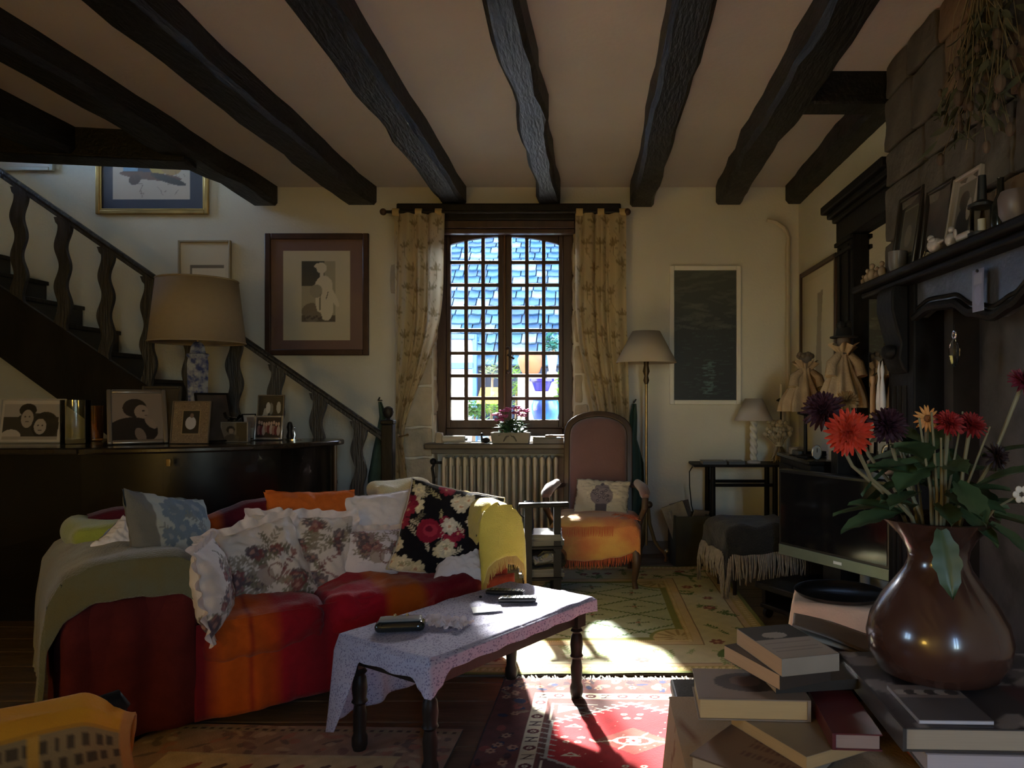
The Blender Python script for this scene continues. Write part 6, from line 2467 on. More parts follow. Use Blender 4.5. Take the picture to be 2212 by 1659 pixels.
def book(name, label, w, d, h, loc, rz, cover, pages=(.34, .28, .20), spine='l', tilt=(0, 0), cat='book', soft=False, top_paint=None):
    """closed book lying flat: cover boards, spine and page block; origin under its centre"""
    t = thing(name, label, cat, loc)
    t.rotation_euler = (tilt[0], tilt[1], rz)
    cm = cover if not isinstance(cover, tuple) else mat('cover_%02d%02d%02d' % tuple(int(c * 99) for c in cover), cover, .35, var=.15)
    pm = mat('pages_%02d%02d%02d' % tuple(int(c * 99) for c in pages), pages, .85, var=.06, scale=60, stretch=(.2, .2, 10))
    e = 0.0 if soft else .004
    b = .0012 if soft else .0025
    MB().bb(-w / 2 + e, w / 2 - e, -d / 2 + e, d / 2 - e, b, h - b).build('pages', pm, t)
    for z0, z1 in ((0, b), (h - b, h)):
        MB().bb(-w / 2, w / 2, -d / 2, d / 2, z0, z1).build('cover_board', cm, t)
    if spine == 'l':
        MB().bb(-w / 2 - b, -w / 2 + e, -d / 2, d / 2, 0, h).build('spine', cm, t)
    elif spine == 'r':
        MB().bb(w / 2 - e, w / 2 + b, -d / 2, d / 2, 0, h).build('spine', cm, t)
    elif spine == 'f':
        MB().bb(-w / 2, w / 2, -d / 2 - b, -d / 2 + e, 0, h).build('spine', cm, t)
    elif spine == 'b':
        MB().bb(-w / 2, w / 2, d / 2 - e, d / 2 + b, 0, h).build('spine', cm, t)
    if top_paint:
        n1, n2 = 46, 46
        U, V = uvgrid(n1, n2, w, d)
        p = Paint(U, V, (.5, .5, .5))
        top_paint(p, w, d)
        MB().surf(lambda u, v: ((u - .5) * w, (v - .5) * d, h + .0006), n1, n2).build('cover_print', M_PRINT, t, colors=np.clip(p.C, 0, 1))
    return t


for i, (lb, px, z0, w, h, c) in enumerate((('dark brown book lying flat on the sill behind the armchair', 1185, 0, .23, .036, (.05, .03, .025)), ('black notebook on top of the brown sill book', 1178, .037, .17, .012, (.03, .03, .035)),
                                           ('spiral notepad on the sill books next to the chair back', 1200, .050, .14, .012, (.10, .05, .04)))):
    book('book', lb, w, .14, h, (WX(px, 5.6), 5.60, ZS + z0), R(2 - 3 * i), c, spine='f')

# ------------------------------------------------------------------ floor lamp
flp = thing('floor_lamp', 'brass floor lamp with cream cone shade behind the armchair', 'lamp', (WX(1396, 5.42), 5.42, 0))
MB().lathe([(0.222, HZ(784, 5.42)), (0.100, HZ(716, 5.42))], 36, cap=False).build('lamp_shade', mat('shade_cream', (.62, .54, .42), .9, translucent=.25, var=.03), flp, solid=.004)
MB().tube([(0, 0, .12), (0, 0, HZ(788, 5.42))], .011, 10).build('pole', M_BRASS, flp)
MB().lathe([(.012, HZ(830, 5.42)), (.022, HZ(822, 5.42)), (.014, HZ(812, 5.42)), (.026, HZ(802, 5.42)), (.018, HZ(790, 5.42)), (.020, HZ(782, 5.42)), (.012, HZ(770, 5.42))], 14).build('socket', mat('old_bronze', (.10, .07, .04), .4, metal=.7), flp)
MB().tube([(0, 0, HZ(775, 5.42)), (0, 0, HZ(722, 5.42))], .004, 6).build('harp', M_BRASS, flp)
for a in (0, PI / 2, PI, 3 * PI / 2):
    MB().tube([(0, 0, HZ(722, 5.42)), (.10 * math.cos(a), .10 * math.sin(a), HZ(717, 5.42))], .0025, 5).build('shade_spoke', M_BRASS, flp)
for a in (-.3, -.3 + 2 * PI / 3, -.3 + 4 * PI / 3):
    cs, sn = math.cos(a), math.sin(a)
    pts = [(.01, .42), (.018, .38), (.025, .28), (.06, .16), (.10, .10), (.135, .075), (.15, .04), (.145, .012)]
    MB().tube([(r_ * cs, r_ * sn, z) for r_, z in pts], [.010, .012, .013, .013, .012, .011, .012, .013], 8).build('foot', M_BRASS, flp)
    MB().ball((.155 * cs, .155 * sn, .085), .020, 10, 7).build('scroll', M_BRASS, flp)
MB().ball((.02, -.02, .42), .026, 12, 8).build('knob', mat('old_bronze'), flp)

# ------------------------------------------------------------------ console table by the wall
cz_ = thing('console_table', 'slim black console table against the wall under the lamp', 'table', (1.03, 5.48, 0))
hz = HZ(1004, 5.32)
MB().bb(-.335, .335, -.16, .16, hz - .018, hz).build('table_top', M_BLACKW, cz_, bevel=.006)
for x in (-.195, .255):
    for y_ in (-.13, .13):
        MB().lathe([(.018, 0), (.021, .2), (.019, hz - .018)], 10, (x, y_, 0)).build('leg', M_BLACKW, cz_)
for y_ in (-.13, .13):
    MB().tube([(-.195, y_, hz - .15), (.255, y_, hz - .15)], .012, 8).build('stretcher', M_BLACKW, cz_)
l2 = thing('table_lamp', 'small lamp with white cone shade and twisted white column', 'lamp', (WX(1628, 5.47), 5.47, hz))
MB().lathe([(.140, HZ(908, 5.47) - hz), (.062, HZ(861, 5.47) - hz)], 32, cap=False).build('lamp_shade', mat('shade_white', (.60, .55, .52), .9, translucent=.2), l2, solid=.003)
tw_ = MB()
hB = HZ(905, 5.47) - hz
tw_.surf(lambda u, v: ((.024 + .006 * math.cos(3 * (u * 2 * PI + v * 12))) * math.cos(u * 2 * PI), (.024 + .006 * math.cos(3 * (u * 2 * PI + v * 12))) * math.sin(u * 2 * PI), .02 + v * (hB - .02)), 24, 40, closed=True)
tw_.build('twisted_column', mat('white_plaster', (.58, .55, .50), .6), l2, angle=60)
MB().lathe([(.05, 0), (.05, .012), (.03, .022)], 20).build('base', mat('white_plaster'), l2)
MB().tube([(0, 0, hB), (0, 0, HZ(863, 5.47) - hz)], .006, 6).build('stem', M_BRASS, l2)
cs_ = thing('candlestick', 'black iron candlestick with white candle behind the dried posy', 'candlestick', (WX(1687, 5.58), 5.58, hz))
MB().lathe([(.04, 0), (.04, .006), (.008, .015), (.006, HZ(870, 5.58) - hz), (.012, HZ(868, 5.58) - hz), (.035, HZ(866, 5.58) - hz), (.035, HZ(864, 5.58) - hz), (.012, HZ(860, 5.58) - hz)], 16).build('stick', M_IRON, cs_)
MB().lathe([(.011, HZ(862, 5.58) - hz), (.011, HZ(830, 5.58) - hz), (.002, HZ(828, 5.58) - hz)], 10).build('candle', M_WHITE, cs_)
# dried posy
dp = thing('dried_posy', 'pale dried flower posy tied with ribbon on the console table', 'dried flowers', (WX(1683, 5.38), 5.38, hz))
rr = rng(17)
pm_, bm_ = MB(), MB()
for i in range(60):
    a = rr.random() * 6.3
    sp = rr.uniform(0, .10)
    tip = Vector((sp * math.cos(a), sp * .6 * math.sin(a), rr.uniform(.20, .31)))
    pm_.tube([(0.3 * sp * math.cos(a), .3 * sp * math.sin(a), .14), tip], [.003, .002], 4)
    bm_.ball(tip, rr.uniform(.010, .022), 7, 5)
    foot_ = Vector((rr.uniform(-.10, .10), rr.uniform(-.05, .05), rr.uniform(0, .03)))
    lf = leaf_mesh(rr.uniform(.10, .15), .03, .1)
    d_ = (foot_ - Vector((0, 0, .15)))
    pm_.T = Matrix.Translation((0, 0, .15)) @ d_.to_track_quat('Y', 'Z').to_matrix().to_4x4()
    pm_.add(lf.v, lf.f)
    pm_.T = Matrix.Identity(4)
pm_.build('stalks', mat('straw', (.34, .27, .16), .9, var=.2), dp, angle=80)['kind'] = 'stuff'
bm_.build('flower_heads', mat('straw_flower', (.36, .30, .20), .9, var=.3), dp)['kind'] = 'stuff'
MB().lathe([(.028, .13), (.022, .145), (.028, .16)], 12).build('ribbon', mat('ribbon_cream', (.42, .35, .24), .7), dp)
for lb, px, w, c, nm in (('slim black notebook computer closed on the console table', 1540, .17, (.03, .03, .032), 'notebook'), ('black photo album on the console table beside lamp', 1588, .115, (.02, .02, .02), 'album')):
    book(nm, lb, w, .18, .022, (WX(px, 5.42), 5.42, hz), R(rr.uniform(-2, 2)), c, spine='f', cat=nm)
cord = MB().tube([(1.03 - .335, 5.40, hz - .02), (.675, 5.42, hz - .06), (.68, 5.45, .55), (.70, 5.5, .40), (.73, 5.52, .30), (.75, 5.55, .16), (.74, 5.6, .005)], .004, 6).build('lamp_cord', M_BLACKW)
tag(cord, 'thin black lamp cord dangling from the console table', 'cord')

# paper bin by the wall
bn_ = thing('paper_bin', 'square dark green waste bin of papers beside the console table', 'bin', (WX(1488, 5.35), 5.35, 0), R(8))
bh = .36
for (x0, x1, y0, y1) in ((-.125, -.115, -.11, .11), (.115, .125, -.11, .11), (-.125, .125, -.12, -.11), (-.125, .125, .11, .12)):
    MB().bb(x0, x1, y0, y1, 0, bh).build('side', mat('bin_green', (.045, .042, .022), .6, var=.5, scale=6), bn_)
MB().bb(-.12, .12, -.115, .115, 0, .01).build('bottom', mat('bin_green'), bn_)
for i, (x, y_, w, h, rx, ry, c) in enumerate(((-.05, -.03, .16, .16, .2, -.35, (.30, .26, .20)), (-.02, .02, .15, .15, -.1, -.2, (.12, .10, .08)), (.04, .0, .14, .10, .3, .15, (.22, .17, .12)), (-.08, .03, .10, .13, .1, -.45, (.36, .33, .28)))):
    o = MB().box((0, 0, h / 2), (w, .012, h + .16), (0, 0, 0)).build('folded_newspaper', mat('news_%d' % i, c, .85, var=.25, scale=20), loc=bn_.location + Vector((x, y_, bh - .14)), rot=(rx, ry, .3 * i))
    tag(o, ['crumpled grey newspaper sticking out of the bin', 'dark brochure stuck between papers in the bin', 'brown envelope in the waste bin', 'whitest newspaper leaning over the bin edge'][i], 'newspaper')

# stool with dark fringed blanket
stl = thing('footstool', 'low stool with thin dark legs under a fringed blanket', 'stool', (0.97, 4.62, 0), R(10))
for x in (-.17, .17):
    for y_ in (-.14, .14):
        MB().lathe([(.012, 0), (.018, .30)], 8, (x, y_, 0)).build('leg', M_DARK, stl)
MB().rbox((0, 0, .36), (.42, .36, .12), r=.04, n=10).build('seat', M_PINK, stl)
blk = thing('fringed_blanket', 'black blanket with long grey fringe draped over the footstool', 'blanket', (0.97, 4.62, 0), R(10))


def blf(u, v):
    x, y_ = (u - .5) * .78, (v - .5) * .74
    sx = max(0, abs(x) - .22)
    sy = max(0, abs(y_) - .19)
    X = max(-.22, min(.22, x)) + math.copysign(min(sx, .02) + sx * .12, x)
    Y_ = max(-.19, min(.19, y_)) + math.copysign(min(sy, .02) + sy * .12, y_)
    w = .012 * nz(u * 8, v * 8, 5)
    return (X + w, Y_ + w, .432 - (sx + sy) * .98 + w + .012 * nz(u * 4, v * 4, 8))


MB().surf(blf, 50, 50).build('cloth', mat('black_wool', (.012, .013, .016), .95, var=.3, bump=.5, bscale=90, sheen=.2), blk, solid=.008, angle=80)
fb = MB()
rr = rng(29)
for side in range(3):
    for i in range(70):
        t = i / 69
        u, v = ((t, 0), (0, t), (1, t))[side]
        p0 = Vector(blf(u, v))
        out = Vector((0, -1, 0)) if side == 0 else Vector((-1 if side == 1 else 1, 0, 0))
        L_ = rr.uniform(.13, .18)
        st0 = p0 + Vector((0, 0, .02)) + out * .008
        zb_ = max(.02, st0.z - L_)
        fb.tube([st0, st0 + out * .012 + Vector((rr.uniform(-.01, .01), 0, (zb_ - st0.z) * .5)), Vector((st0.x + rr.uniform(-.012, .012), st0.y, zb_)) + out * .006], [.006, .006, .003], 4, cap=False)
fb.build('fringe', mat('grey_fringe', (.22, .20, .18), .95, var=.3, scale=40), blk)['kind'] = 'stuff'

# ------------------------------------------------------------------ television corner
mc = thing('media_cabinet', 'black lacquered cabinet behind the television', 'cabinet', (1.385, 4.72, 0))
MB().bb(-.13, .15, -.36, .36, .05, .80).build('body', M_BLACKW, mc, bevel=.006)
MB().bb(-.15, .155, -.38, .38, .80, .825).build('top', M_POL, mc, bevel=.006)
MB().bb(-.11, .14, -.34, .34, 0, .05).build('plinth', M_BLACKW, mc)
for y_ in (-.18, .18):
    MB().bb(-.142, -.13, y_ - .165, y_ + .165, .10, .76).build('door', M_BLACKW, mc, bevel=.003)
    MB().ball((-.148, y_ * .2, .45), .010, 8, 6).build('knob', M_SILVER, mc)
ZK = .826
tv = thing('television', 'black flat television with silver-green lower bezel', 'television', (1.245, 3.93, 0.20), 0)
tvd = Vector((.345, -.60, 0)).normalized()
tva = math.atan2(tvd.y, tvd.x)
tv.rotation_euler = (0, 0, tva)
# local x along the screen (towards the camera), -y faces the sofa
TWd, T0, T1 = .76, .10, .59
MB().bb(-TWd / 2, TWd / 2, -.015, .05, T0, T1).build('housing', mat('tv_black', (.010, .010, .011), .3), tv, bevel=.006)
MB().bb(-TWd / 2 + .018, TWd / 2 - .018, -.018, -.015, T0 + .075, T1 - .018).build('screen', mat('tv_screen', (.006, .006, .007), .08, spec=.5), tv)
MB().bb(-TWd / 2 + .004, TWd / 2 - .004, -.020, -.015, T0 + .004, T0 + .062).build('lower_bezel', mat('tv_bezel', (.20, .24, .19), .3, metal=.5, var=.1), tv, bevel=.002)
MB().bb(.03, .085, -.022, -.020, T0 + .025, T0 + .040).build('badge', mat('badge_white', (.8, .8, .75), .4), tv)
MB().bb(-.06, .06, .0, .05, .02, T0).build('neck', M_BLACKW, tv)
MB().lathe([(.2, 0), (.2, .014), (.12, .022)], 28, (0, .02, 0), sx=1, sy=.6).build('foot', M_POL, tv)
ts_ = thing('television_stand', 'low black stand with casters under the television', 'stand', (1.20, 3.84, 0), tva)
MB().bb(-.34, .34, -.20, .12, .165, .198).build('top_board', M_BLACKW, ts_, bevel=.006)
MB().bb(-.32, .32, -.18, .10, .06, .085).build('lower_board', M_BLACKW, ts_, bevel=.006)
for x in (-.30, .30):
    MB().bb(x - .012, x + .012, -.17, .09, .085, .165).build('side_panel', M_BLACKW, ts_)
    for y_ in (-.14, .06):
        MB().tube([(x - .012, y_, .03), (x + .012, y_, .03)], .028, 12).build('caster', M_BLACKW, ts_)
# low box draped in cream cloth with black tray
bx = thing('draped_box', 'low box covered with a creased cream cloth below the television', 'box', (1.045, 3.24, 0), R(-18))
MB().rbox((0, 0, .16), (.34, .30, .32), r=.01, n=6).build('box', mat('card_brown', (.2, .14, .08), .8), bx)


def dbf(u, v):
    an = u * 2 * PI
    k = max(abs(math.cos(an)), abs(math.sin(an)))
    ex, ey = .175 * math.cos(an) / k, .155 * math.sin(an) / k
    if v < .4:
        q = v / .4
        return (ex * q, ey * q, .326 + .004 * nz(u * 20, v * 9))
    q = (v - .4) / .6
    dn = math.sin(an * 9 + 1.2 * math.sin(an * 2)) * .016 * q
    f_ = 1 + .16 * q + dn / .16
    return (ex * f_ * 1.02, ey * f_ * 1.02, .326 - q * .305)


MB().surf(dbf, 200, 26, closed=True).build('cloth', mat('cream_linen', S(206, 180, 156), .9, var=.06, bump=.15, bscale=120), bx, solid=.003, angle=80)
tray = thing('round_tray', 'round glossy black tray resting on the draped box', 'tray', (1.065, 3.25, .333))
MB().lathe([(.001, .004), (.17, .004), (.19, .018), (.196, .018), (.18, 0), (.001, 0)], 36).build('dish', M_POL, tray)

# little things on the media cabinet
dc = thing('desk_clock', 'small silver oval clock standing on the black cabinet', 'clock', (WX(1764, 4.44), 4.44, ZK))
ov = [(.030 * math.cos(a), .045 + .045 * math.sin(a)) for a in [2 * PI * i / 24 for i in range(24)]]
MB().prism(ov, -.008, .012, 'y').build('case', M_SILVER, dc, bevel=.003)
MB().prism([(x * .75, .045 + (z - .045) * .75) for x, z in ov], -.010, -.008, 'y').build('dial', mat('dial_grey', (.25, .26, .27), .2), dc)
MB().bb(-.002, .002, -.012, -.010, .045, .07).build('hand', M_BLACKW, dc)
o = MB().rbox((0, 0, .025), (.10, .06, .05), r=.012, n=6).build('trinket_box', mat('box_tan', (.22, .17, .12), .6), loc=(WX(1722, 4.86), 4.86, ZK))
tag(o, 'small tan trinket box left of the silver clock', 'box')
o = MB().lathe([(.032, 0), (.034, .005), (.034, .11), (.030, .115), (.001, .116)], 18).build('white_tin', mat('tin_white', (.5, .46, .46), .4), loc=(WX(1800, 4.46), 4.46, ZK))
tag(o, 'white cylindrical tin half hidden by the orange dahlia', 'tin')
o = MB().rbox((0, 0, .018), (.18, .16, .036), r=.005, n=5).build('video_player', mat('tv_black'), loc=(1.36, 4.76, ZK))
tag(o, 'flat black player box on the cabinet edge', 'player')
o = MB().lathe([(.055, 0), (.055, .01), (.012, .02), (.010, .26), (.05, .27), (.05, .285), (.001, .286)], 20).build('doll_stand', M_BLACKW, loc=(1.305, 4.64, ZK))
tag(o, 'black turned stand under the left linen doll', 'stand')
dst = thing('lamp_column', 'dark glass column with bright edge under the hatted linen doll', 'column', (1.375, 4.13, 0))
MB().bb(-.055, .055, -.055, .055, 0, .90).build('pedestal', M_BLACKW, dst, bevel=.006)
MB().lathe([(.052, .90), (.052, 1.11), (.07, 1.12), (.07, 1.14), (.001, 1.141)], 20).build('column', mat('dark_glass', (.01, .015, .014), .06, coat=.6), dst)


def doll(label, loc, h, r0, seed, hat):
    t = thing('linen_doll', label, 'doll', loc)
    M_LIN = mat('linen_sack', S(164, 140, 108), .95, var=.15, scale=14, bump=.3, bscale=80)
    neck = h * .68

    def sk(u, v):
        an = u * 2 * PI
        z = v * neck
        r_ = r0 * (1 - .80 * smooth(v ** 1.25)) + .012
        pl_ = 1 + (.16 * (1 - v) + .05) * math.sin(an * 11 + seed + v * 1.5) + .12 * nz(math.cos(an) * 2 + seed, math.sin(an) * 2, v)
        return (r_ * pl_ * math.cos(an), r_ * .8 * pl_ * math.sin(an), z)
    MB().surf(sk, 88, 24, closed=True).build('skirt', M_LIN, t, angle=80)
    rr = rng(seed)
    frill = MB()
    frill.surf(lambda u, v: ((.022 + .05 * v) * (1 + .2 * math.sin(u * 2 * PI * 9)) * math.cos(u * 2 * PI), (.022 + .05 * v) * (1 + .2 * math.sin(u * 2 * PI * 9)) * math.sin(u * 2 * PI), neck - .012 + .05 * v + .012 * math.sin(u * 2 * PI * 5 + seed)), 72, 6, closed=True)
    frill.build('collar', M_LIN, t, angle=80)
    for s in (-1, 1):
        MB().tube([(s * .03, -.01, neck - .02), (s * .075, -.02, neck * .78), (s * .085, -.04, neck * .55)], [.022, .03, .034], 10).build('sleeve', M_LIN, t)
    MB().tube([(.024 * math.cos(a), .024 * math.sin(a), neck - .012) for a in [2 * PI * i / 16 for i in range(17)]], .006, 6).build('tie', mat('tie_brown', (.05, .035, .025), .8), t)
    MB().ball((0, 0, neck + .055), .038, 14, 10, sz=1.15).build('head', mat('doll_head', (.16, .12, .09) if not hat else (.05, .04, .035), .8, var=.2), t)
    if hat:
        MB().lathe([(.075, 0), (.075, .008), (.045, .014), (.04, .055), (.02, .07), (.001, .071)], 18, (0, 0, neck + .075)).build('hat', mat('black_felt', (.010, .010, .010), .9), t)
        for i in range(7):
            MB().ball((rr.uniform(-.04, .04), rr.uniform(-.03, .03), neck + .14 + rr.uniform(0, .02)), .02, 7, 5).build('hat_trim', mat('black_felt'), t)
    else:
        for i in range(9):
            a = i * .7
            MB().ball((.04 * math.cos(a), .03 * math.sin(a), neck + .075 + .01 * (i % 2)), .017, 7, 5).build('hair_curl', mat('curl_brown', (.12, .085, .055), .9), t)


doll('linen doll with gathered skirt and curly hair left of its twin', (1.305, 4.64, ZK + .286), .40, .13, 1, False)
doll('linen doll in a long gathered skirt wearing a black hat', (1.375, 4.13, 1.142), .46, .108, 4, True)
# fire tools hanging on the fireplace jamb
for nm, lb, yv, zc_, prof, mt in (('corkscrew', 'wooden handled tool hanging beside the fireplace jamb', 3.56, 1.10, [(.010, 0), (.014, .02), (.013, .15), (.010, .16), (.016, .18), (.012, .20), (.001, .205)], mat('tool_wood', (.35, .20, .09), .5)),
                                  ('bellows', 'pair of white handled tongs hanging on the fireplace jamb', 3.46, 1.09, [(.004, 0), (.022, .03), (.026, .09), (.018, .16), (.009, .20), (.016, .23), (.006, .27), (.001, .28)], mat('bone_white', (.55, .52, .50), .3))):
    t = thing(nm if nm == 'corkscrew' else 'fire_tongs', lb, 'tool', (1.325, yv, zc_))
    if nm == 'corkscrew':
        MB().lathe(prof, 12).build('handle', mt, t)
        MB().tube([(0, 0, .2), (.02, 0, .215), (.04, 0, .21)], .003, 5).build('hook', M_IRON, t)
    else:
        for s in (-1, 1):
            MB().lathe(prof, 12, (0, s * .019, 0), sx=.6, sy=.7).build('grip', mt, t)
        MB().tube([(0, 0, .25), (.03, 0, .27), (.045, 0, .26)], .003, 5).build('hook', M_IRON, t)

# ------------------------------------------------------------------ near table with books and dahlias
ZNT = 0.50
nt_ = thing('book_table', 'low dark table heaped with books near the fireplace', 'table', (0.62, 1.36, 0))
MB().bb(-.44, .46, -.40, .47, ZNT - .03, ZNT).build('table_top', M_DARK, nt_, bevel=.006)
for x in (-.40, .42):
    for y_ in (-.36, .32):
        MB().bb(x - .025, x + .025, y_ - .025, y_ + .025, 0, ZNT - .03).build('leg', M_DARK, nt_, bevel=.004)
tcl = thing('sprig_cloth', 'beige cloth with brown sprigs hanging off the book table', 'tablecloth', (0.62, 1.36, ZNT))


def ncl(u, v):
    # over the top and down the left side and front
    x = -.455 + u * .92
    q = v * 1.15
    if q < .35:
        return (x, .35 - q * (.77 / .35), .003)
    d = q - .35
    return (x + .01 * math.sin(u * 30) * d, -.42 - .012 * math.sin(u * 40) * d * 2 - .02 * d, .003 - d * .55)


Uq, Vq = uvgrid(60, 50, .92, 1.15)
ps = Paint(Uq, Vq, S(156, 130, 100))
rr = rng(5)
for i in range(90):
    ps.sprig(rr.uniform(0, .92), rr.uniform(0, 1.15), .04, rr.random() * 6, S(120, 78, 48), 3, .004)
MB().surf(ncl, 60, 50).build('top_and_front', M_CLOTHP, tcl, colors=ps.C, angle=80)


def ncl2(u, v):
    yv = -.42 + u * .77
    return (-.452 - .012 * abs(math.sin(u * 14)) * v - .03 * v, yv, .003 - v * .40)


Uq, Vq = uvgrid(60, 40, .77, .40)
ps = Paint(Uq, Vq, S(156, 130, 100))
for i in range(34):
    ps.sprig(rr.uniform(0, .77), rr.uniform(0, .40), .045, rr.random() * 6, S(120, 78, 48), 3, .004)
MB().surf(ncl2, 60, 40).build('side_fall', M_CLOTHP, tcl, colors=ps.C, angle=80)


def cv_bw(p, w, h):
    p.C[:] = S(150, 138, 126)
    p.rect(0, h * .55, w, h, S(26, 24, 24))
    p.ell(w * .45, h * .68, w * .22, h * .10, S(150, 140, 130))
    for i in range(5):
        p.line(w * .08, h * (.12 + .08 * i), w * .9, h * (.12 + .08 * i), .003, S(120, 108, 100))


def cv_oval(p, w, h):
    p.C[:] = S(124, 106, 92)
    p.ell(w * .52, h * .55, w * .34, h * .32, S(48, 34, 30))
    p.ell(w * .48, h * .58, w * .15, h * .18, S(92, 66, 56))


def cv_art(p, w, h):
    rr = rng(77)
    p.C[:] = S(52, 46, 48)
    for i in range(36):
        p.ell(w * rr.random(), h * rr.random(), w * rr.uniform(.03, .12), h * rr.uniform(.02, .08), rr.choice([S(120, 112, 110), S(40, 34, 36), S(78, 70, 70), S(150, 140, 136)]), rr.random() * 3)
    p.rect(w * .60, h * .1, w * .98, h * .5, S(74, 40, 44), .6)


def cv_photo(p, w, h):
    p.C[:] = S(74, 70, 72)
    p.rect(0, h * .62, w, h, S(110, 100, 96))
    for i in range(6):
        p.ell(w * (.1 + .15 * i), h * .78, w * .10, h * .08, S(60, 54, 52) if i % 2 else S(150, 140, 132))


def cv_title(p, w, h):
    p.C[:] = S(116, 90, 70)
    for i, t in enumerate((.2, .34, .42)):
        x = w * .35
        while x < w * .92:
            p.rect(x, h * t, x + w * .035, h * (t + .07), S(86, 52, 40))
            x += w * .055
    p.rect(w * .05, h * .7, w * .9, h * .74, S(104, 78, 62))


# left pile, bottom to top  (z, thickness)
z = ZNT + .006
book('book', 'wide brown book with stamped title lettering at the pile bottom', .20, .28, .030, (.335, 1.41, z), R(-38), (.14, .09, .062), spine='b', top_paint=cv_title)
z += .031
book('book', 'sand coloured paperback sticking out at an angle from the pile', .15, .21, .024, (.385, 1.43, z), R(28), (.24, .18, .115), pages=(.42, .29, .14), spine='r', soft=True)
z += .025
book('book', 'thick hardback with a dark oval portrait on its tan cover', .215, .16, .042, (.31, 1.525, z), R(-3), (.20, .155, .12), pages=(.44, .32, .16), spine='r', top_paint=cv_oval)
z += .043
book('book', 'dark thin paperback jutting out right below the white novel', .20, .13, .020, (.445, 1.55, z), R(8), (.03, .028, .026), pages=(.46, .34, .22), spine='f', soft=True)
z += .0205
book('book', 'paperback with orange-lit page edges in the middle of pile', .125, .19, .030, (.372, 1.548, z), R(24), (.05, .04, .035), pages=(.48, .31, .18), spine='f', soft=True)
z += .0305
book('book', 'black and white covered novel on top of the left pile', .125, .195, .034, (.39, 1.535, z), R(15), (.26, .23, .20), pages=(.48, .31, .18), spine='f', soft=True, top_paint=cv_bw)
# curled magazine leaning behind
cm_ = thing('curled_magazine', 'curled magazine bent up against the vase behind the books', 'magazine', (.562, 1.735, .612), R(-16))
MB().surf(lambda u, v: ((u - .5) * .20, (v - .5) * .15, .012 + .05 * (1 - u) ** 2 * (1 - .3 * v) + .01 * math.sin(u * 4)), 24, 8).build('cover', mat('mag_brown', (.16, .11, .08), .4, var=.3, scale=12), cm_, solid=.004, angle=80)
MB().surf(lambda u, v: ((u - .5) * .19, (v - .5) * .14, .004 + .035 * (1 - u) ** 2 + .008 * math.sin(u * 4)), 24, 8).build('pages', mat('mag_pages2', (.32, .26, .20), .8), cm_, solid=.006, angle=80)
MB().rbox((0.0, 0, -.0), (.19, .14, .012), r=.004, n=5).build('back_cover', mat('mag_brown'), cm_)
for i, (lb, zz, h, c, rz) in enumerate((('dark atlas under the curled magazine', .506, .034, (.03, .026, .024), 6), ('brown cloth bound book under the curled magazine', .541, .034, (.12, .07, .05), -8), ('black folder directly under the curled magazine', .576, .026, (.018, .017, .017), 3))):
    book('book', lb, .20, .14, h, (.562, 1.745, zz), R(rz), c, spine='f')
# loose dark red book between the piles
book('book', 'dark red book with lettered cover wedged between the piles', .085, .20, .030, (.472, 1.42, .563), R(-4), (.10, .018, .022), pages=(.30, .22, .2), spine='l')
# right pile
z = ZNT + .006
for i, (lb, w, d, h, x, yv, rz, c, pg, tp) in enumerate((
        ('red paperback at the bottom of the right pile', .28, .30, .024, .745, 1.38, 3, (.30, .05, .05), (.42, .25, .22), None),
        ('maroon album in the lower right pile', .30, .32, .022, .735, 1.37, -4, (.12, .03, .04), (.44, .30, .32), None),
        ('white paged catalogue in the middle of the right pile', .34, .33, .036, .735, 1.41, -3, (.22, .20, .22), (.42, .39, .43), None),
        ('large art book with dark picture cover under the vase', .42, .38, .040, .738, 1.44, -2, (.05, .045, .045), (.33, .28, .22), cv_art))):
    book('book', lb, w, d, h, (x, yv, z), R(rz), c, pages=pg, spine='l' if i != 2 else 'b', top_paint=tp)
    z += h + .0012
ZV = z
book('booklet', 'thin grey photo booklet lying on the large art book', .125, .155, .007, (.618, 1.345, ZV), R(-2), (.20, .19, .21), pages=(.48, .48, .55), spine='l', soft=True, top_paint=cv_photo, cat='booklet')

# ------------------------------------------------------------------ brown vase of dahlias
VC = Vector((.690, 1.500, ZV))
vz = thing('flower_vase', 'big glossy brown round-bellied vase with flared neck', 'vase', VC)
vp = [(.085, 0), (.115, .012), (.133, .045), (.138, .080), (.130, .115), (.108, .155), (.082, .190), (.064, .215), (.057, .235), (.060, .255), (.074, .280), (.098, .305), (.112, .316), (.108, .318), (.092, .302), (.066, .275), (.052, .25), (.05, .22)]
MB().lathe(vp, 48).build('vase_body', mat('brown_glaze', (.052, .022, .016), .22, var=.15, scale=5, coat=.35), vz, angle=80)
ZR = VC.z + .316
M_STEM = mat('dahlia_stem', (.16, .14, .08), .6)
M_DLEAF = mat('dahlia_leaf', (.035, .065, .028), .45, var=.35)


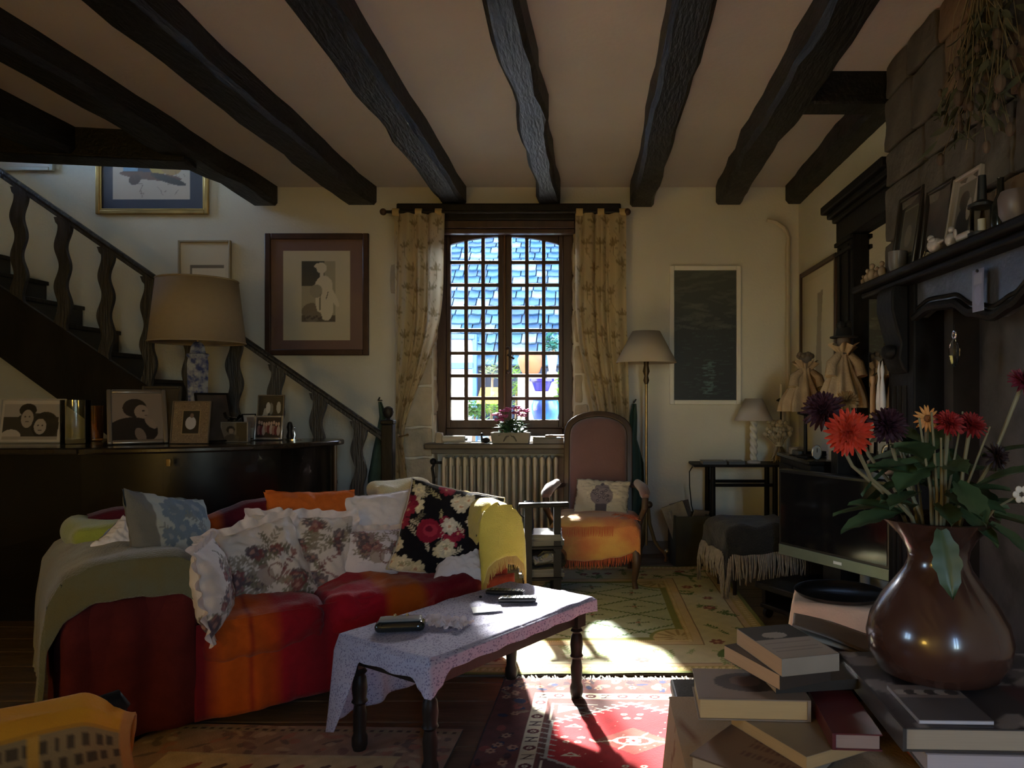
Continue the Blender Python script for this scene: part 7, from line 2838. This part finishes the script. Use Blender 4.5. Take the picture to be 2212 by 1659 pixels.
def dahlia(label, px, py, Y, rpx, c1, c2, seed, face=(0, -1, .25), rim=(0, 0), petals=(10, 16, 22, 26, 28), shaggy=.2, centre=None):
    rr = rng(seed)
    P = at(px, py, Y)
    r_ = rpx * Y / 1600
    t = thing('dahlia', label, 'flower', P)
    nrm = Vector(face).normalized()
    q = nrm.to_track_quat('Z', 'Y').to_matrix().to_4x4()
    fm_ = MB()
    for ringi, n in enumerate(petals):
        k = ringi / (len(petals) - 1)
        L_ = r_ * (.34 + .68 * k)
        tilt_ = R(78 - 78 * k - 12 * (k > .9))
        for i in range(n):
            a = 2 * PI * (i + .5 * (ringi % 2)) / n + rr.uniform(-.1, .1)
            w = L_ * (.30 if k < .8 else .24)
            pm = MB()
            pm.surf(lambda u, v: ((u - .5) * w * (math.sin(PI * (.12 + .83 * v)) ** .8), v * L_ * 1, abs(u - .5) * w * .7 + .05 * L_ * v * v), 2, 5)
            fm_.T = q @ Matrix.Rotation(a, 4, 'Z') @ Matrix.Translation((0, r_ * .05, r_ * .12 * (1 - k))) @ Matrix.Rotation(tilt_ + rr.uniform(-shaggy, shaggy), 4, 'X')
            fm_.add(pm.v, pm.f)
    fm_.T = Matrix.Identity(4)
    fm_.build('petals', mat('petal_%d' % seed, c1, .6, var=.25, scale=60, rgb2=c2, translucent=.15), t, angle=80)
    ct_ = MB(q)
    ct_.ball((0, 0, r_ * .10), r_ * (.17 if not centre else .30), 10, 6, sz=.6)
    ct_.build('flower_centre', mat('centre_%d' % seed, centre or c2, .8, var=.3, scale=90), t)
    e = Vector((VC.x + rim[0] * .85, VC.y + rim[1] * .85, ZR + .006)) - P
    s0_ = -nrm * r_ * .15
    m1 = s0_.lerp(e, .35) + Vector((0, 0, -abs(e.x) * .12 - .01)) - nrm * .01
    m2 = s0_.lerp(e, .72) + Vector((0, 0, -.008))
    MB().tube([s0_, m1, m2, e, Vector((VC.x + rim[0] * .35, VC.y + rim[1] * .35, ZR - .10)) - P], [.0042, .0036, .0038, .0042, .004], 7).build('stem', M_STEM, t)
    cal = MB(q)
    cal.lathe([(.001, -r_ * .12), (r_ * .22, -r_ * .05), (r_ * .3, r_ * .03)], 10)
    cal.build('calyx', M_DLEAF, t)
    return t


ORc, PUc, RDc = S(206, 78, 56), S(70, 34, 50), S(166, 42, 46)
dahlia('bright orange-red dahlia hanging over the vase left side', 1834, 934, 1.36, 50, ORc, S(196, 66, 52), 101, (-.25, -1, .05), (-.075, -.03), shaggy=.28)
dahlia('dark plum dahlia above and left of the orange one', 1778, 886, 1.46, 45, PUc, S(52, 24, 38), 102, (-.4, -.8, .5), (-.08, .01))
dahlia('dark plum dahlia right behind the orange one', 1918, 918, 1.47, 42, PUc, S(52, 24, 38), 103, (-.1, -.8, .5), (-.04, .0))
dahlia('small ochre yellow daisy-like dahlia', 2003, 904, 1.45, 28, S(204, 150, 90), S(190, 128, 70), 104, (.0, -1, .1), (-.02, -.02), petals=(12, 16), shaggy=.1, centre=S(110, 64, 30))
dahlia('red dahlia next to the ochre one', 2050, 914, 1.44, 33, RDc, S(140, 30, 36), 105, (0, -.7, .7), (0, -.03))
dahlia('red dahlia at the right of the red pair', 2098, 918, 1.46, 33, S(150, 38, 44), S(128, 28, 34), 106, (.1, -.7, .7), (.03, -.03))
dahlia('withered dark brown dahlia low on the right', 2152, 986, 1.46, 30, S(52, 34, 40), S(40, 26, 32), 107, (.5, -.7, .2), (.05, 0), shaggy=.5)
dahlia('magenta dahlia high at the right edge', 2212, 826, 1.48, 34, S(120, 34, 60), S(96, 24, 46), 108, (.3, -.7, .6), (.06, .0))
dahlia('faded ochre dahlia behind the plum one', 1828, 866, 1.56, 26, S(150, 116, 66), S(128, 92, 50), 109, (-.3, -.6, .7), (-.05, .04))
wf_ = thing('snow_flower', 'small white star-shaped flower at the right of the bouquet', 'flower', at(2206, 1068, 1.42))
for i in range(6):
    a = i * PI / 3
    MB().ball((.011 * math.cos(a), -.001, .011 * math.sin(a)), .007, 7, 5, sy=.4).build('petal', mat('white_petal', (.55, .50, .45), .7), wf_)
MB().tube([(0, 0.003, 0), (-.04, .02, -.03), Vector((VC.x + .08, VC.y, ZR - .03)) - wf_.location], .0025, 6).build('stem', M_STEM, wf_)
# bouquet leaves
fol = thing('dahlia_foliage', 'dark green dahlia leaves spilling over the vase rim', 'leaves', Vector((VC.x, VC.y, ZR)))
rr = rng(63)
leaf_specs = []
for i in range(46):
    a = rr.random() * 2 * PI
    leaf_specs.append((a, rr.uniform(.02, .09), rr.uniform(.0, .14), rr.uniform(.08, .15), rr.uniform(.04, .075), rr.uniform(-.5, 1.0)))
leaf_specs += [(-PI * .62, .10, -.005, .13, .05, -1.0), (-PI * .15, .10, .01, .20, .07, -.15), (PI * .05, .09, .02, .16, .06, .2), (-PI * .3, .10, .0, .13, .06, -.4)]
for a, r_, z, L_, w, tl in leaf_specs:
    lm_ = MB()
    lm_.surf(lambda u, v: ((u - .5) * w * (math.sin(PI * min(1, .06 + .94 * v)) ** .8) * (1 + .12 * math.sin(v * 26)), v * L_, -.25 * L_ * v * v + .3 * w * abs(u - .5)), 6, 14)
    o = lm_.build('leaf', M_DLEAF, fol, loc=(r_ * math.cos(a), r_ * math.sin(a), z), rot=(tl, rr.uniform(-.4, .4), a - PI / 2), angle=80)
for i in range(9):
    a = rr.random() * 6.3
    MB().tube([(.03 * math.cos(a), .03 * math.sin(a), -.08), (.05 * math.cos(a), .05 * math.sin(a), .06), (.10 * math.cos(a), .08 * math.sin(a), .16 + .06 * rr.random())], [.004, .003, .002], 6).build('stalk', M_STEM, fol)

# ------------------------------------------------------------------ chair at the lower left with a yellow throw
NC = Vector((-1.085, 1.30, 0))
na = R(46)
nc = thing('wooden_armchair', 'dark bentwood armchair at the near left with slatted side', 'armchair', NC, na)
NX = .21
for x, y_, zt in ((NX, .06, .555), (-.28, .06, .58), (NX, -.48, .555), (-.28, -.48, .58)):
    MB().tube([(x + .05, y_, 0), (x + .035, y_, .14), (x + .01, y_, .30), (x + .005, y_, .46), (x + .006, y_, zt - .03), (x + .008, y_, zt + .005)] if x > 0 else [(x - .04, y_, 0), (x, y_, .3), (x, y_, zt)], .020, 10).build('leg', M_BLACKW, nc)
for y_ in (.06, -.48):
    MB().tube([(-.30, y_, .565), (0, y_, .575), (NX - .03, y_, .572), (NX + .012, y_, .578), (NX + .022, y_, .560)], [.02, .02, .022, .022, .016], 10).build('arm_rail', M_BLACKW, nc)
    MB().tube([(-.29, y_, .36), (NX, y_, .36)], .014, 8).build('side_rail', M_BLACKW, nc)
    for i in range(5):
        x = -.2 + i * .105
        MB().tube([(x, y_, .36), (x + .012, y_, .56)], .009, 6).build('slat', M_BLACKW, nc)
MB().rbox((0, -.21, .37), (.56, .50, .09), r=.03, n=8).build('seat', mat('seat_dark', (.05, .04, .03), .8, var=.3), nc)
MB().rbox((-.30, -.21, .68), (.06, .52, .55), r=.025, n=8).build('backrest', mat('seat_dark'), nc)
yt = thing('yellow_throw', 'golden yellow throw with a checked border draped over chair arm', 'throw', NC, na)


def ytf(u, v):
    x = -.42 + u * (.665 + .012 * math.sin(v * 7))
    # arc over the arm: outer side (towards room) to near side
    pr = [(.10, .44), (.105, .53), (.095, .585), (.06, .612), (.02, .602), (-.005, .57), (-.012, .51), (-.014, .43), (-.012, .34)]
    q = v * (len(pr) - 1)
    i = min(int(q), len(pr) - 2)
    t = q - i
    y_, z = pr[i][0] + (pr[i + 1][0] - pr[i][0]) * t, pr[i][1] + (pr[i + 1][1] - pr[i][1]) * t
    end = smooth((u - .86) / .14)
    y_ += (.045 - y_) * end * .55
    z += (.52 - z) * end * .40
    return (x, y_ - .01 + .006 * nz(u * 9, v * 7), z + .010 * math.sin(u * PI * 1.1 + .3) - .02 * end + .006 * nz(u * 6, v * 9, 3))


nu, nv = 110, 90
Uq, Vq = uvgrid(nu, nv, 1, 1)
py_ = Paint(Uq, Vq, S(214, 142, 34))
py_.rect(0, .60, 1, 1, S(150, 116, 72))
rr = rng(9)
for row, vv in enumerate((.64, .71, .78, .85, .92)):
    for i in range(30):
        x = i / 30 + .015 * (row % 2)
        py_.rect(x, vv, x + .016 + .008 * rr.random(), vv + .040, S(74, 56, 36), .9)
for x in (.18, .46, .74):
    py_.rect(x, .62, x + .025, 1, S(206, 142, 50), .9)
py_.rect(0, .60, 1, .612, S(190, 126, 40))
py_.rect(.965, 0, 1, 1, S(190, 120, 60))
py_.rect(.3, .97, .62, 1, S(190, 60, 30))
MB().surf(ytf, nu, nv).build('cloth', M_CLOTHP, yt, colors=py_.C, solid=.006, angle=80)

# ------------------------------------------------------------------ lit lamp behind the camera (its glow warms the near things)
bt_ = thing('side_table', 'round side table behind the camera carrying a lit lamp', 'table', (-1.85, -1.05, 0))
MB().lathe([(.25, .62), (.26, .63), (.26, .65), (.001, .65)], 28).build('table_top', M_DARK, bt_)
MB().lathe([(.18, 0), (.16, .03), (.03, .06), (.025, .62)], 20).build('pedestal', M_DARK, bt_)
bl_ = thing('table_lamp', 'lit table lamp with a yellow shade behind the camera', 'lamp', (-1.85, -1.05, .65))
MB().lathe([(.09, 0), (.10, .02), (.07, .10), (.09, .22), (.03, .36), (.012, .38), (.012, .50)], 24).build('base', mat('lamp_green', (.05, .09, .06), .3), bl_)
MB().lathe([(.23, .46), (.15, .74)], 36, cap=False).build('lamp_shade', mat('shade_lit', (.6, .42, .12), .9, emit=(1.0, .62, .12), estr=7.0), bl_, solid=.004)
MB().ball((0, 0, .56), .03, 12, 8).build('bulb', mat('bulb_glow', (1, .8, .5), .5, emit=(1, .52, .18), estr=105.0), bl_)


# ------------------------------------------------------------------ sets of like things
GROUPS = {'cushion': 'cushions on the seats', 'book': 'books lying in piles', 'dahlia': 'dahlias in the brown vase', 'framed_photo': 'framed photos on the sideboard',
          'framed_picture': 'framed pictures in the room', 'garden_bush': 'shrubs outside the window', 'garden_pot': 'pots outside the window', 'clay_figure': 'clay figures on the mantel',
          'magazine': 'magazines on the black stand', 'folded_newspaper': 'papers in the waste bin', 'wool_throw': 'wool throws on the sofa arms', 'curtain': 'curtains at the window',
          'remote_control': 'remote controls on the coffee table', 'linen_doll': 'linen dolls by the mirror', 'green_drape': 'green cloths beside the window', 'figurine': 'porcelain figurines on the mantel',
          'folded_blanket': 'blankets on the sofa back', 'ceramic_vase': 'jars on the mantel shelf'}
for o in list(col.objects):
    k = o.name.split('.')[0]
    if o.parent is None and k in GROUPS and 'label' in o:
        o['group'] = GROUPS[k]
